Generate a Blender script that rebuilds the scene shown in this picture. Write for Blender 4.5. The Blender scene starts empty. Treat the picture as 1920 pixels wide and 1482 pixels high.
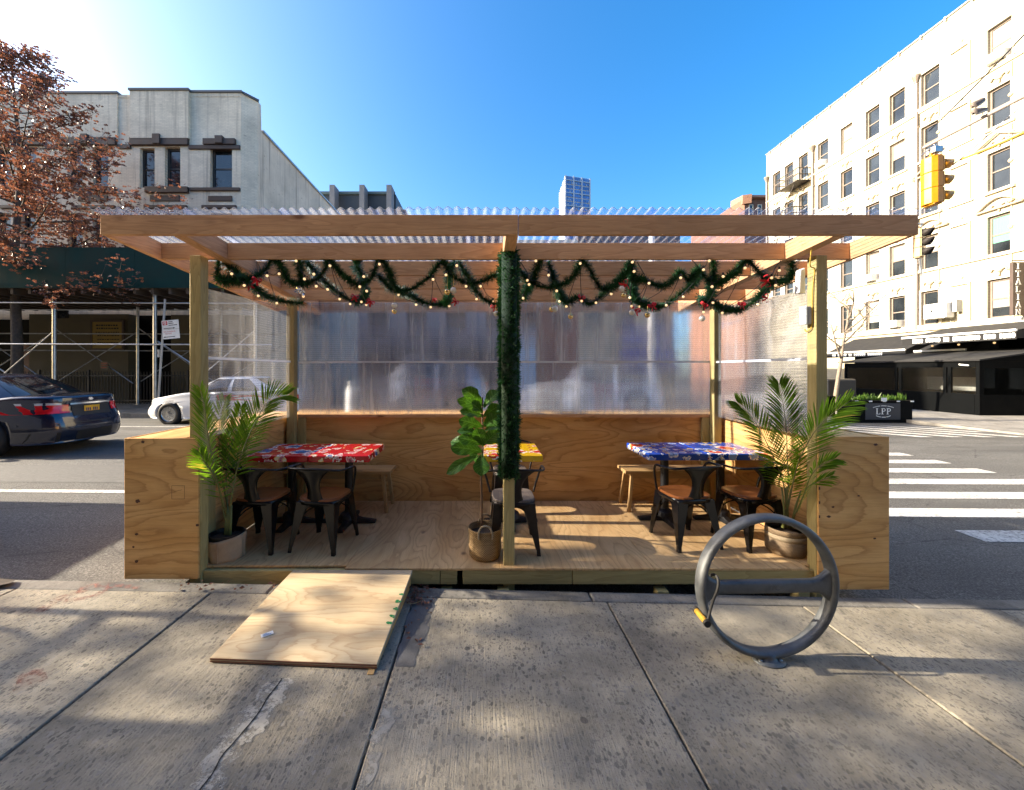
import bpy, math, random
from mathutils import Vector, Matrix, Quaternion
R = math.radians
rnd = random.Random(7)
scene = bpy.context.scene
COL = scene.collection
CAMZ, HZ, VX, F = 1.72, 692.0, 908.0, 742.0      # eye height, horizon row, vanishing column, focal length in px of the 1920 px photo

def P(px, py, y):
    """point seen at pixel (px, py) of the photo when it stands y metres away"""
    return Vector(((px - VX) * y / F, y, CAMZ + (HZ - py) * y / F))

def gz(x):
    return 0.033 - 0.12 * math.tanh(x / 4.8)
def sw(x, y):                     # near sidewalk
    return gz(x) + 0.02 * (2.95 - y)
def rz(x, y):                     # road surface
    c = max(0.0, 1 - ((y - 8.4) / 5.4) ** 2)
    return gz(x) - 0.14 + 0.10 * c

# ---------------------------------------------------------------- objects
ORG = {}
def tag(o, label=None, cat=None, group=None, kind=None):
    if label: o['label'] = label
    if cat: o['category'] = cat
    if group: o['group'] = group
    if kind: o['kind'] = kind
    return o
def thing(name, label, cat, loc=(0, 0, 0), group=None):
    o = bpy.data.objects.new(name, None); COL.objects.link(o)
    o.empty_display_size = 0.2
    o.location = loc; ORG[o.name] = Vector(loc)
    return tag(o, label, cat, group)

def frame_from(d):
    d = d.normalized()
    up = Vector((0, 0, 1)) if abs(d.z) < 0.95 else Vector((1, 0, 0))
    a = d.cross(up).normalized(); b = a.cross(d).normalized()
    return a, b

class MB:
    def __init__(s): s.v = []; s.f = []; s.m = []; s.uv = None
    def add(s, vs, fs, mi=0):
        n = len(s.v); s.v.extend([tuple(p) for p in vs])
        for f in fs: s.f.append(tuple(i + n for i in f)); s.m.append(mi)
        return s
    def box(s, x0, x1, y0, y1, z0, z1, mi=0):
        vs = [(x0,y0,z0),(x1,y0,z0),(x1,y1,z0),(x0,y1,z0),(x0,y0,z1),(x1,y0,z1),(x1,y1,z1),(x0,y1,z1)]
        return s.add(vs, [(3,2,1,0),(4,5,6,7),(0,1,5,4),(1,2,6,5),(2,3,7,6),(3,0,4,7)], mi)
    def hexa(s, lo, hi, mi=0):
        return s.add(list(lo) + list(hi), [(3,2,1,0),(4,5,6,7),(0,1,5,4),(1,2,6,5),(2,3,7,6),(3,0,4,7)], mi)
    def bar(s, p, q, w, h, up=None, mi=0):
        p = Vector(p); q = Vector(q); d = (q - p)
        if up is None: a, b = frame_from(d)
        else:
            a = d.cross(Vector(up)).normalized(); b = a.cross(d).normalized()
        a = a * w / 2; b = b * h / 2
        return s.hexa([p-a-b, p+a-b, p+a+b, p-a+b], [q-a-b, q+a-b, q+a+b, q-a+b], mi)
    def quad(s, a, b, c, d, mi=0): return s.add([a,b,c,d], [(0,1,2,3)], mi)
    def tri(s, a, b, c, mi=0): return s.add([a,b,c], [(0,1,2)], mi)
    def tube(s, pts, r, n=8, cap=True, mi=0, closed=False, flat=1.0):
        pts = [Vector(p) for p in pts]; m = len(pts)
        rs = r if isinstance(r, (list, tuple)) else [r] * m
        vs = []; a0 = None
        for i, p in enumerate(pts):
            if closed: d = pts[(i+1) % m] - pts[i-1]
            else: d = (pts[min(i+1, m-1)] - pts[max(i-1, 0)])
            if d.length < 1e-9: d = Vector((0,0,1))
            d.normalize()
            if a0 is None: a, b = frame_from(d)
            else:
                a = (a0 - d * a0.dot(d))
                a = a.normalized() if a.length > 1e-6 else frame_from(d)[0]
                b = d.cross(a).normalized() * 1.0
            a0 = a; bb = d.cross(a).normalized()
            for k in range(n):
                t = 2 * math.pi * k / n
                vs.append(p + a * math.cos(t) * rs[i] + bb * math.sin(t) * rs[i] * flat)
        fs = []
        segs = m if closed else m - 1
        for i in range(segs):
            j = (i + 1) % m
            for k in range(n):
                l = (k + 1) % n
                fs.append((i*n+k, i*n+l, j*n+l, j*n+k))
        if cap and not closed:
            fs.append(tuple(range(n-1, -1, -1))); fs.append(tuple(range((m-1)*n, m*n)))
        return s.add(vs, fs, mi)
    def lathe(s, prof, c=(0,0,0), n=24, mi=0, sx=1.0, sy=1.0):
        c = Vector(c); vs = []; fs = []
        for r, z in prof:
            for k in range(n):
                t = 2 * math.pi * k / n
                vs.append((c.x + r*sx*math.cos(t), c.y + r*sy*math.sin(t), c.z + z))
        for i in range(len(prof) - 1):
            for k in range(n):
                l = (k+1) % n
                fs.append((i*n+k, i*n+l, (i+1)*n+l, (i+1)*n+k))
        if prof[0][0] > 1e-5: fs.append(tuple(range(n-1, -1, -1)))
        if prof[-1][0] > 1e-5: fs.append(tuple(range((len(prof)-1)*n, len(prof)*n)))
        return s.add(vs, fs, mi)
    def sphere(s, c, r, n=10, m=7, mi=0, sz=1.0):
        prof = [(max(1e-6, r*math.sin(math.pi*i/m)), -r*sz*math.cos(math.pi*i/m)) for i in range(m+1)]
        return s.lathe(prof, c, n, mi)
    def prism(s, poly, o, u, w, t, mi=0):
        """polygon (2-D list) in plane o + a*u + b*w, extruded by vector t"""
        o = Vector(o); u = Vector(u); w = Vector(w); t = Vector(t); n = len(poly)
        vs = [o + u*a + w*b for a, b in poly] + [o + u*a + w*b + t for a, b in poly]
        fs = [tuple(range(n-1, -1, -1)), tuple(range(n, 2*n))] + [(i, (i+1) % n, n+(i+1) % n, n+i) for i in range(n)]
        return s.add(vs, fs, mi)
    def grid(s, fn, nu, nv, mi=0, closed_u=False):
        vs = [fn(i / nu, j / nv) for j in range(nv+1) for i in range(nu+1)]
        fs = [(j*(nu+1)+i, j*(nu+1)+i+1, (j+1)*(nu+1)+i+1, (j+1)*(nu+1)+i) for j in range(nv) for i in range(nu)]
        return s.add(vs, fs, mi)
    def xf(s, M):
        s.v = [tuple(M @ Vector(p)) for p in s.v]; return s
    def build(s, name, mats, parent=None, bevel=0, smooth=False, loc=None, label=None, cat=None, group=None, kind=None, sub=0, fixn=True, seg=2):
        me = bpy.data.meshes.new(name)
        if parent is not None: o0 = ORG[parent.name]
        else: o0 = Vector(loc) if loc is not None else Vector((0,0,0))
        me.from_pydata([(p[0]-o0.x, p[1]-o0.y, p[2]-o0.z) for p in s.v], [], s.f)
        if not isinstance(mats, (list, tuple)): mats = [mats]
        for m in mats: me.materials.append(m)
        if len(mats) > 1: me.polygons.foreach_set('material_index', s.m)
        if smooth: me.polygons.foreach_set('use_smooth', [True]*len(me.polygons))
        if s.uv:
            ul = me.uv_layers.new(name='UVMap')
            for lp in me.loops: ul.data[lp.index].uv = s.uv[lp.vertex_index]
        me.validate(); me.update()
        if fixn:
            import bmesh
            bm = bmesh.new(); bm.from_mesh(me); bmesh.ops.recalc_face_normals(bm, faces=bm.faces); bm.to_mesh(me); bm.free()
        o = bpy.data.objects.new(name, me); COL.objects.link(o)
        if parent is not None:
            o.parent = parent; ORG[o.name] = o0
        else:
            o.location = o0; ORG[o.name] = o0
        if bevel:
            b = o.modifiers.new('bevel', 'BEVEL'); b.width = bevel; b.segments = seg; b.limit_method = 'ANGLE'; b.angle_limit = R(40)
            b.harden_normals = False
        if sub:
            d = o.modifiers.new('sub', 'SUBSURF'); d.levels = sub; d.render_levels = sub
        tag(o, label, cat, group, kind)
        return o

def children_of(o): return [c for c in COL.objects if c.parent == o]
KIDS = {}
def copy_tree(o, parent=None):
    c = o.copy(); COL.objects.link(c); c.parent = parent
    for ch in list(o.children): copy_tree(ch, c)
    return c
def place(o, loc, rz_=0.0, scale=None):
    o.location = loc; o.rotation_euler = (0, 0, rz_)
    if scale: o.scale = scale
    return o

def bez(p, n=12):
    """smooth Catmull-Rom through the points"""
    p = [Vector(q) for q in p]; out = []
    for i in range(len(p)-1):
        a = p[max(i-1,0)]; b = p[i]; c = p[i+1]; d = p[min(i+2,len(p)-1)]
        for k in range(n):
            t = k / n
            out.append(0.5*((2*b) + (c-a)*t + (2*a-5*b+4*c-d)*t*t + (3*b-a-3*c+d)*t**3))
    out.append(p[-1]); return out

def text_mesh(mb, s, size, M, depth=0.0, align='CENTER', mi=0):
    cu = bpy.data.curves.new('txt', 'FONT'); cu.body = s; cu.size = size; cu.align_x = align; cu.align_y = 'CENTER'; cu.extrude = depth
    cu.resolution_u = 3
    o = bpy.data.objects.new('txt', cu); COL.objects.link(o)
    dg = bpy.context.evaluated_depsgraph_get()
    me = bpy.data.meshes.new_from_object(o.evaluated_get(dg))
    mb.add([M @ v.co for v in me.vertices], [tuple(p.vertices) for p in me.polygons], mi)
    bpy.data.objects.remove(o); bpy.data.curves.remove(cu); bpy.data.meshes.remove(me)

# serif letters from strokes: (x0,y0,x1,y1,thickness) in a 1 x 1.3 box
def arc(cx, cy, rx, ry, a0, a1, n=10): return [(cx + rx*math.cos(R(a0+(a1-a0)*i/n)), cy + ry*math.sin(R(a0+(a1-a0)*i/n))) for i in range(n+1)]
def letter_strokes(c):
    S = []
    def st(a, b, w): S.append((a, b, w))
    sf = 0.07
    if c == 'I': st((.5,0),(.5,1.3),.2); st((.22,.03),(.78,.03),sf); st((.22,1.27),(.78,1.27),sf)
    if c == 'T': st((.5,0),(.5,1.3),.2); st((.0,1.25),(1,1.25),.09); st((.25,.03),(.75,.03),sf); st((.04,1.3),(.04,1.02),sf); st((.96,1.3),(.96,1.02),sf)
    if c == 'L': st((.24,0),(.24,1.3),.2); st((.02,1.27),(.5,1.27),sf); st((.02,.04),(.9,.04),.09); st((.88,0),(.88,.32),sf)
    if c == 'A': st((.1,.02),(.52,1.3),.09); st((.9,.02),(.52,1.3),.2); st((.27,.45),(.78,.45),.08); st((-.06,.03),(.28,.03),sf); st((.66,.03),(1.1,.03),sf)
    if c == 'N': st((.14,0),(.14,1.3),.1); st((.86,0),(.86,1.3),.1); st((.16,1.25),(.84,.05),.2); st((-.04,.03),(.32,.03),sf); st((-.08,1.27),(.24,1.27),sf); st((.68,1.27),(1.04,1.27),sf)
    if c == 'P':
        st((.24,0),(.24,1.3),.2); st((.02,.03),(.5,.03),sf); st((.02,1.27),(.4,1.27),sf)
        q = [(.3,1.25)] + arc(.5,.95,.36,.3,90,-90,12) + [(.3,.65)]
        for a, b in zip(q, q[1:]): st(a, b, .12)
    return S
def letters(mb, word, o, u, w, size, t, vertical=False, adv=1.15, mi=0):
    o = Vector(o); u = Vector(u); w = Vector(w); t = Vector(t)
    for i, c in enumerate(word):
        oo = o + (-w*size*1.62*i if vertical else u*size*adv*i)
        for k, (a, b, th) in enumerate(letter_strokes(c)):
            a = Vector((a[0], a[1], 0)); b = Vector((b[0], b[1], 0)); d = (b-a).normalized(); n = Vector((-d.y, d.x, 0))*th/2
            q = [a-n, b-n, b+n, a+n]
            off = t * (1 + 0.03*(k % 7))
            mb.prism([(p.x*size, p.y*size) for p in q], oo, u, w, off, mi)

# ---------------------------------------------------------------- materials
def nt(name):
    m = bpy.data.materials.new(name); m.use_nodes = True
    t = m.node_tree; t.nodes.clear()
    out = t.nodes.new('ShaderNodeOutputMaterial')
    return m, t, out
def N(t, k, **kw):
    n = t.nodes.new('ShaderNode' + k)
    for a, v in kw.items():
        if a.startswith('i_'): n.inputs[a[2:].replace('_', ' ')].default_value = v
        else: setattr(n, a, v)
    return n
def L(t, a, b): t.links.new(a, b)
def ramp(t, stops, interp='LINEAR'):
    n = t.nodes.new('ShaderNodeValToRGB'); cr = n.color_ramp; cr.interpolation = interp
    while len(cr.elements) > 1: cr.elements.remove(cr.elements[0])
    for i, (p, c) in enumerate(stops):
        e = cr.elements[0] if i == 0 else cr.elements.new(p)
        e.position = p
        e.color = (c, c, c, 1) if isinstance(c, (int, float)) else (c[0], c[1], c[2], 1)
    return n
def math_(t, op, a=None, b=None, v1=0.5, v2=0.5):
    n = t.nodes.new('ShaderNodeMath'); n.operation = op
    if a is not None: L(t, a, n.inputs[0])
    else: n.inputs[0].default_value = v1
    if b is not None: L(t, b, n.inputs[1])
    else: n.inputs[1].default_value = v2
    return n.outputs[0]
def mix(t, fac, a, b, mode='MIX'):
    n = t.nodes.new('ShaderNodeMix'); n.data_type = 'RGBA'; n.blend_type = mode
    for s, v in ((n.inputs[0], fac), (n.inputs[6], a), (n.inputs[7], b)):
        if hasattr(v, 'is_output') or hasattr(v, 'links'): L(t, v, s)
        elif isinstance(v, (int, float)): s.default_value = v if s.type == 'VALUE' else (v, v, v, 1)
        else: s.default_value = (v[0], v[1], v[2], 1)
    return n.outputs[2]
def coords(t, scale=(1,1,1), rnd_off=True, kind='Object', loc=(0,0,0)):
    tc = t.nodes.new('ShaderNodeTexCoord'); mp = t.nodes.new('ShaderNodeMapping')
    src = tc.outputs[kind]
    if rnd_off:
        oi = t.nodes.new('ShaderNodeObjectInfo')
        vm = t.nodes.new('ShaderNodeVectorMath'); vm.operation = 'SCALE'; vm.inputs[0].default_value = (31.7, 17.3, 23.1); L(t, oi.outputs['Random'], vm.inputs['Scale'])
        va = t.nodes.new('ShaderNodeVectorMath'); va.operation = 'ADD'; L(t, src, va.inputs[0]); L(t, vm.outputs[0], va.inputs[1]); src = va.outputs[0]
    L(t, src, mp.inputs['Vector']); mp.inputs['Scale'].default_value = scale; mp.inputs['Location'].default_value = loc
    return mp.outputs[0]
def noise(t, vec, scale, detail=4, rough=0.55, dist=0.0):
    n = t.nodes.new('ShaderNodeTexNoise'); n.inputs['Scale'].default_value = scale; n.inputs['Detail'].default_value = detail
    n.inputs['Roughness'].default_value = rough; n.inputs['Distortion'].default_value = dist
    if vec is not None: L(t, vec, n.inputs['Vector'])
    return n.outputs['Fac']
def voro(t, vec, scale, feature='F1', rand=1.0):
    n = t.nodes.new('ShaderNodeTexVoronoi'); n.feature = feature; n.inputs['Scale'].default_value = scale; n.inputs['Randomness'].default_value = rand
    L(t, vec, n.inputs['Vector']); return n
def bsdf(t, out, color=None, rough=0.5, metal=0.0, spec=0.5, normal=None, coat=0.0):
    b = t.nodes.new('ShaderNodeBsdfPrincipled')
    if color is not None:
        if hasattr(color, 'links'): L(t, color, b.inputs['Base Color'])
        else: b.inputs['Base Color'].default_value = (*color, 1)
    if hasattr(rough, 'links'): L(t, rough, b.inputs['Roughness'])
    else: b.inputs['Roughness'].default_value = rough
    b.inputs['Metallic'].default_value = metal; b.inputs['Specular IOR Level'].default_value = spec
    b.inputs['Coat Weight'].default_value = coat; b.inputs['Coat Roughness'].default_value = 0.04
    if normal is not None: L(t, normal, b.inputs['Normal'])
    if out is not None: L(t, b.outputs[0], out.inputs['Surface'])
    return b
def bump(t, h, strength=0.3, dist=0.01):
    n = t.nodes.new('ShaderNodeBump'); n.inputs['Strength'].default_value = strength; n.inputs['Distance'].default_value = dist
    L(t, h, n.inputs['Height']); return n.outputs[0]

def simple(name, color, rough=0.5, metal=0.0, var=0.12, scale=3.0, bmp=0.0, bscale=60, spec=0.5, coat=0.0):
    """paint, metal, stone: a base colour with soft unevenness and wear"""
    m, t, out = nt(name)
    v = coords(t); n = noise(t, v, scale, 5, 0.6)
    lo = tuple(c*(1-var) for c in color); hi = tuple(min(1, c*(1+var)) for c in color)
    rp = ramp(t, [(0.3, lo), (0.7, hi)]); L(t, n, rp.inputs[0])
    nr = None
    if bmp: nr = bump(t, noise(t, v, bscale, 3), bmp, 0.004)
    rr = ramp(t, [(0.25, max(0.02, rough*0.8)), (0.75, min(1, rough*1.2))]); L(t, n, rr.inputs[0])
    bsdf(t, out, rp.outputs[0], rr.outputs[0], metal, spec, nr, coat)
    return m

GRAIN = {'x': (1,9,9), 'y': (9,1,9), 'z': (9,9,1)}
def lumber(name, axis, light, dark, tint=None, rough=0.65):
    """sawn timber: grain stretched along its length, growth-ring bands and a few knots"""
    m, t, out = nt(name)
    s = GRAIN[axis]
    v = coords(t, tuple(c*0.9 for c in s))
    n1 = noise(t, v, 1.1, 2, 0.5, 0.4)
    band = math_(t, 'FRACT', math_(t, 'MULTIPLY', n1, None, v2=9.0))
    rp = ramp(t, [(0.0, 0.0), (0.7, 0.55), (0.93, 1.0), (1.0, 0.1)]); L(t, band, rp.inputs[0])
    v2 = coords(t, tuple(1 if c == 1 else 14 for c in s)); fine = noise(t, v2, 9, 5, 0.65)
    fr = ramp(t, [(0.35, 0), (0.7, 1)]); L(t, fine, fr.inputs[0])
    c1 = mix(t, math_(t, 'MULTIPLY', rp.outputs[0], None, v2=0.55), light, dark)
    c2 = mix(t, math_(t, 'MULTIPLY', fr.outputs[0], None, v2=0.35), c1, tuple(c*0.72 for c in dark))
    v3 = coords(t, tuple(1.0 if c == 1 else 2.2 for c in s)); vo = voro(t, v3, 2.1)
    kn = ramp(t, [(0.05, 1), (0.10, 0.35), (0.16, 0)]); L(t, vo.outputs['Distance'], kn.inputs[0])
    c3 = mix(t, math_(t, 'MULTIPLY', kn.outputs[0], None, v2=0.8), c2, (dark[0]*0.35, dark[1]*0.27, dark[2]*0.22))
    big = noise(t, coords(t), 1.3, 3)
    br = ramp(t, [(0.3, 0.82), (0.7, 1.08)]); L(t, big, br.inputs[0])
    oi = t.nodes.new('ShaderNodeObjectInfo'); orr = ramp(t, [(0, 0.85), (1, 1.1)]); L(t, oi.outputs['Random'], orr.inputs[0])
    c4 = mix(t, 1.0, mix(t, 1.0, c3, br.outputs[0], 'MULTIPLY'), orr.outputs[0], 'MULTIPLY')
    bsdf(t, out, c4, rough, 0, 0.3, bump(t, fine, 0.25, 0.002))
    return m

def plywood(name, axis, light, mid, dark, k=9.0, rough=0.6, knots=0.75):
    """rotary-cut softwood veneer: cathedral contour lines, fine pores, football-shaped knots"""
    m, t, out = nt(name)
    g = {'x': (0.55,2.2,2.2), 'y': (2.2,0.55,2.2), 'z': (2.2,2.2,0.55)}[axis]
    v = coords(t, g)
    n1 = noise(t, v, 1.15, 1.5, 0.45, 0.6)
    wob = noise(t, coords(t, g), 6, 4, 0.6)
    h = math_(t, 'ADD', n1, math_(t, 'MULTIPLY', wob, None, v2=0.075))
    band = math_(t, 'FRACT', math_(t, 'MULTIPLY', h, None, v2=k*1.7))
    rp = ramp(t, [(0.0, 0.08), (0.35, 0.0), (0.74, 0.42), (0.92, 1.0), (1.0, 0.1)]); L(t, band, rp.inputs[0])
    patch = noise(t, v, 2.6, 3, 0.55); pr = ramp(t, [(0.38, light), (0.66, mid)]); L(t, patch, pr.inputs[0])
    c1 = mix(t, math_(t, 'MULTIPLY', rp.outputs[0], None, v2=0.62), pr.outputs[0], dark)
    gf = {'x': (1.2,30,30), 'y': (30,1.2,30), 'z': (30,30,1.2)}[axis]
    fine = noise(t, coords(t, gf), 5, 4, 0.7); fr = ramp(t, [(0.42, 0), (0.75, 1)]); L(t, fine, fr.inputs[0])
    c2 = mix(t, math_(t, 'MULTIPLY', fr.outputs[0], None, v2=0.3), c1, tuple(c*0.75 for c in dark))
    gk = {'x': (1,1.6,1.6), 'y': (1.6,1,1.6), 'z': (1.6,1.6,1)}[axis]
    vo = voro(t, coords(t, gk), 1.75)
    kn = ramp(t, [(0.018, 1), (0.045, 0.6), (0.075, 0)]); L(t, vo.outputs['Distance'], kn.inputs[0])
    c3 = mix(t, math_(t, 'MULTIPLY', kn.outputs[0], None, v2=knots), c2, (0.09, 0.035, 0.018))
    big = noise(t, coords(t), 0.9, 3); br = ramp(t, [(0.3, 0.86), (0.7, 1.06)]); L(t, big, br.inputs[0])
    c4 = mix(t, 1.0, c3, br.outputs[0], 'MULTIPLY')
    bsdf(t, out, c4, rough, 0, 0.3, bump(t, fine, 0.2, 0.0015))
    return m

M = {}
fir_l, fir_d = (0.66, 0.385, 0.195), (0.42, 0.205, 0.085)
pt_l, pt_d = (0.52, 0.42, 0.18), (0.30, 0.23, 0.085)
ply_l, ply_m, ply_d = (0.74, 0.455, 0.18), (0.63, 0.345, 0.11), (0.36, 0.165, 0.045)
for a in 'xyz':
    M['fir_'+a] = lumber('fir_'+a, a, fir_l, fir_d)
    M['pt_'+a] = lumber('treated_'+a, a, pt_l, pt_d)
    M['ply_'+a] = plywood('plywood_'+a, a, ply_l, ply_m, ply_d)
M['deck'] = plywood('deck_plywood', 'y', (0.72, 0.49, 0.24), (0.62, 0.385, 0.17), (0.40, 0.225, 0.09), k=10)
M['ramp'] = plywood('ramp_plywood', 'x', (0.60, 0.49, 0.32), (0.53, 0.41, 0.25), (0.40, 0.26, 0.145), k=15, knots=0.25)
M['birch'] = lumber('bench_wood_x', 'x', (0.55, 0.36, 0.16), (0.40, 0.24, 0.10))
M['birch_z'] = lumber('bench_wood_z', 'z', (0.55, 0.36, 0.16), (0.40, 0.24, 0.10))
M['seat'] = lumber('seat_wood', 'y', (0.25, 0.088, 0.026), (0.13, 0.04, 0.012), rough=0.3)
M['seat_grey'] = lumber('weathered_seat_wood', 'y', (0.22, 0.18, 0.15), (0.10, 0.08, 0.07), rough=0.5)
M['black_gloss'] = simple('black_gloss_paint', (0.004, 0.004, 0.005), 0.2, 0, 0.2, 4, spec=0.35)
M['gunmetal'] = simple('worn_gunmetal', (0.030, 0.025, 0.022), 0.38, 0.6, 0.4, 7)
M['black_iron'] = simple('black_cast_iron', (0.006, 0.006, 0.007), 0.45, 0, 0.2, 4)
M['rack'] = simple('cast_galvanised_iron', (0.12, 0.13, 0.14), 0.55, 0.6, 0.35, 9, 0.3, 50)
M['black_rubber'] = simple('black_rubber', (0.018, 0.018, 0.018), 0.7)
M['yellow_lock'] = simple('worn_yellow_lock', (0.42, 0.24, 0.03), 0.45, 0.2, 0.6, 22)
M['steel'] = simple('galvanised_steel', (0.42, 0.43, 0.44), 0.38, 0.85, 0.2, 6)
M['grey_paint'] = simple('grey_pole_paint', (0.36, 0.37, 0.37), 0.5)
M['white_paint'] = simple('white_road_paint', (0.78, 0.77, 0.73), 0.7, 0, 0.12, 6)
M['red_cloth'] = simple('red_velvet', (0.55, 0.01, 0.015), 0.7)
M['white'] = simple('white_enamel', (0.75, 0.75, 0.73), 0.4)
M['signal'] = simple('signal_yellow', (0.52, 0.215, 0.005), 0.42, 0, 0.12, 5)
M['dark'] = simple('dark_recess', (0.012, 0.012, 0.012), 0.8)
M['soil'] = simple('potting_soil', (0.035, 0.022, 0.015), 0.95, 0, 0.4, 40, 0.8, 60)
M['string'] = simple('gold_thread', (0.6, 0.42, 0.12), 0.4, 0.6)
M['gold'] = simple('gold_bauble', (0.72, 0.52, 0.22), 0.12, 1.0, 0.05)
M['pearl'] = simple('pearl_bauble', (0.72, 0.66, 0.56), 0.25, 0.1, 0.05)
M['tinsel'] = simple('silver_tinsel', (0.85, 0.86, 0.88), 0.12, 1.0)
M['cable'] = simple('black_cable', (0.015, 0.015, 0.015), 0.5)
M['orange_cable'] = simple('yellow_cable', (0.55, 0.36, 0.05), 0.5)

def glass_mat(name, col=(0.02,0.025,0.03), rough=0.06, spec=0.8):
    m, t, out = nt(name); n = noise(t, coords(t), 0.7, 2); rp = ramp(t, [(0.35, tuple(c*0.5 for c in col)), (0.7, tuple(c*1.6 for c in col))]); L(t, n, rp.inputs[0])
    bsdf(t, out, rp.outputs[0], rough, 0, spec, bump(t, noise(t, coords(t), 1.2, 1), 0.02, 0.05)); return m
M['glass'] = glass_mat('window_glass')
M['car_glass'] = glass_mat('car_glass', (0.012,0.014,0.016), 0.03, 0.9)

def leaf_mat(name, c1, c2, trans=0.35, rough=0.4, veins=False, tt=(1.0, 1.0, 0.35), dry=None):
    m, t, out = nt(name)
    v = coords(t); n = noise(t, v, 6, 3)
    geo = t.nodes.new('ShaderNodeNewGeometry')
    rr = math_(t, 'ADD', math_(t, 'MULTIPLY', n, None, v2=0.6), math_(t, 'MULTIPLY', geo.outputs['Random Per Island'], None, v2=0.5))
    rp = ramp(t, [(0.25, c1), (0.8, c2)] + ([(0.84, dry)] if dry else [])); L(t, rr, rp.inputs[0]); col = rp.outputs[0]; nr = None
    if veins:
        uv = t.nodes.new('ShaderNodeTexCoord'); sp = t.nodes.new('ShaderNodeSeparateXYZ'); L(t, uv.outputs['UV'], sp.inputs[0])
        ax = math_(t, 'ABSOLUTE', math_(t, 'SUBTRACT', sp.outputs[0], None, v2=0.5))
        ph = math_(t, 'FRACT', math_(t, 'MULTIPLY', math_(t, 'SUBTRACT', sp.outputs[1], math_(t, 'MULTIPLY', ax, None, v2=0.5)), None, v2=7.0))
        r2 = ramp(t, [(0.0, 1), (0.07, 0), (0.93, 0), (1.0, 1)]); L(t, ph, r2.inputs[0])
        r3 = ramp(t, [(0.0, 1), (0.035, 0)]); L(t, ax, r3.inputs[0])
        vn = math_(t, 'MAXIMUM', r2.outputs[0], r3.outputs[0])
        col = mix(t, math_(t, 'MULTIPLY', vn, None, v2=0.55), col, tuple(min(1, c*2.6+0.05) for c in c2)); nr = bump(t, vn, 0.5, 0.004)
    b = bsdf(t, None, col, rough, 0, 0.25, nr)
    tr = t.nodes.new('ShaderNodeBsdfTranslucent'); tc = mix(t, 1.0, col, tt, 'MULTIPLY'); tc2 = mix(t, 1.0, tc, (2.2, 2.2, 2.2), 'MULTIPLY'); L(t, tc2, tr.inputs['Color'])
    ms = t.nodes.new('ShaderNodeMixShader'); ms.inputs[0].default_value = trans
    L(t, b.outputs[0], ms.inputs[1]); L(t, tr.outputs[0], ms.inputs[2]); L(t, ms.outputs[0], out.inputs['Surface'])
    return m
M['palm'] = leaf_mat('palm_leaf', (0.05,0.12,0.012), (0.14,0.25,0.025), 0.48, dry=(0.30,0.26,0.07))
M['fig'] = leaf_mat('fig_leaf', (0.025,0.085,0.012), (0.065,0.16,0.022), 0.25, 0.32, True)
M['needle'] = leaf_mat('garland_needle', (0.008,0.042,0.014), (0.028,0.095,0.032), 0.15, 0.45)
M['brown_leaf'] = leaf_mat('dry_oak_leaf', (0.085,0.045,0.034), (0.20,0.112,0.08), 0.2, 0.26, tt=(1.0,0.68,0.5))
M['stalk'] = simple('palm_stalk', (0.16,0.17,0.05), 0.5)
M['bark'] = simple('tree_bark', (0.075,0.06,0.05), 0.9, 0, 0.4, 12, 0.8, 30)
M['twig'] = simple('fig_stem', (0.14,0.085,0.05), 0.75, 0, 0.3, 20)

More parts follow.
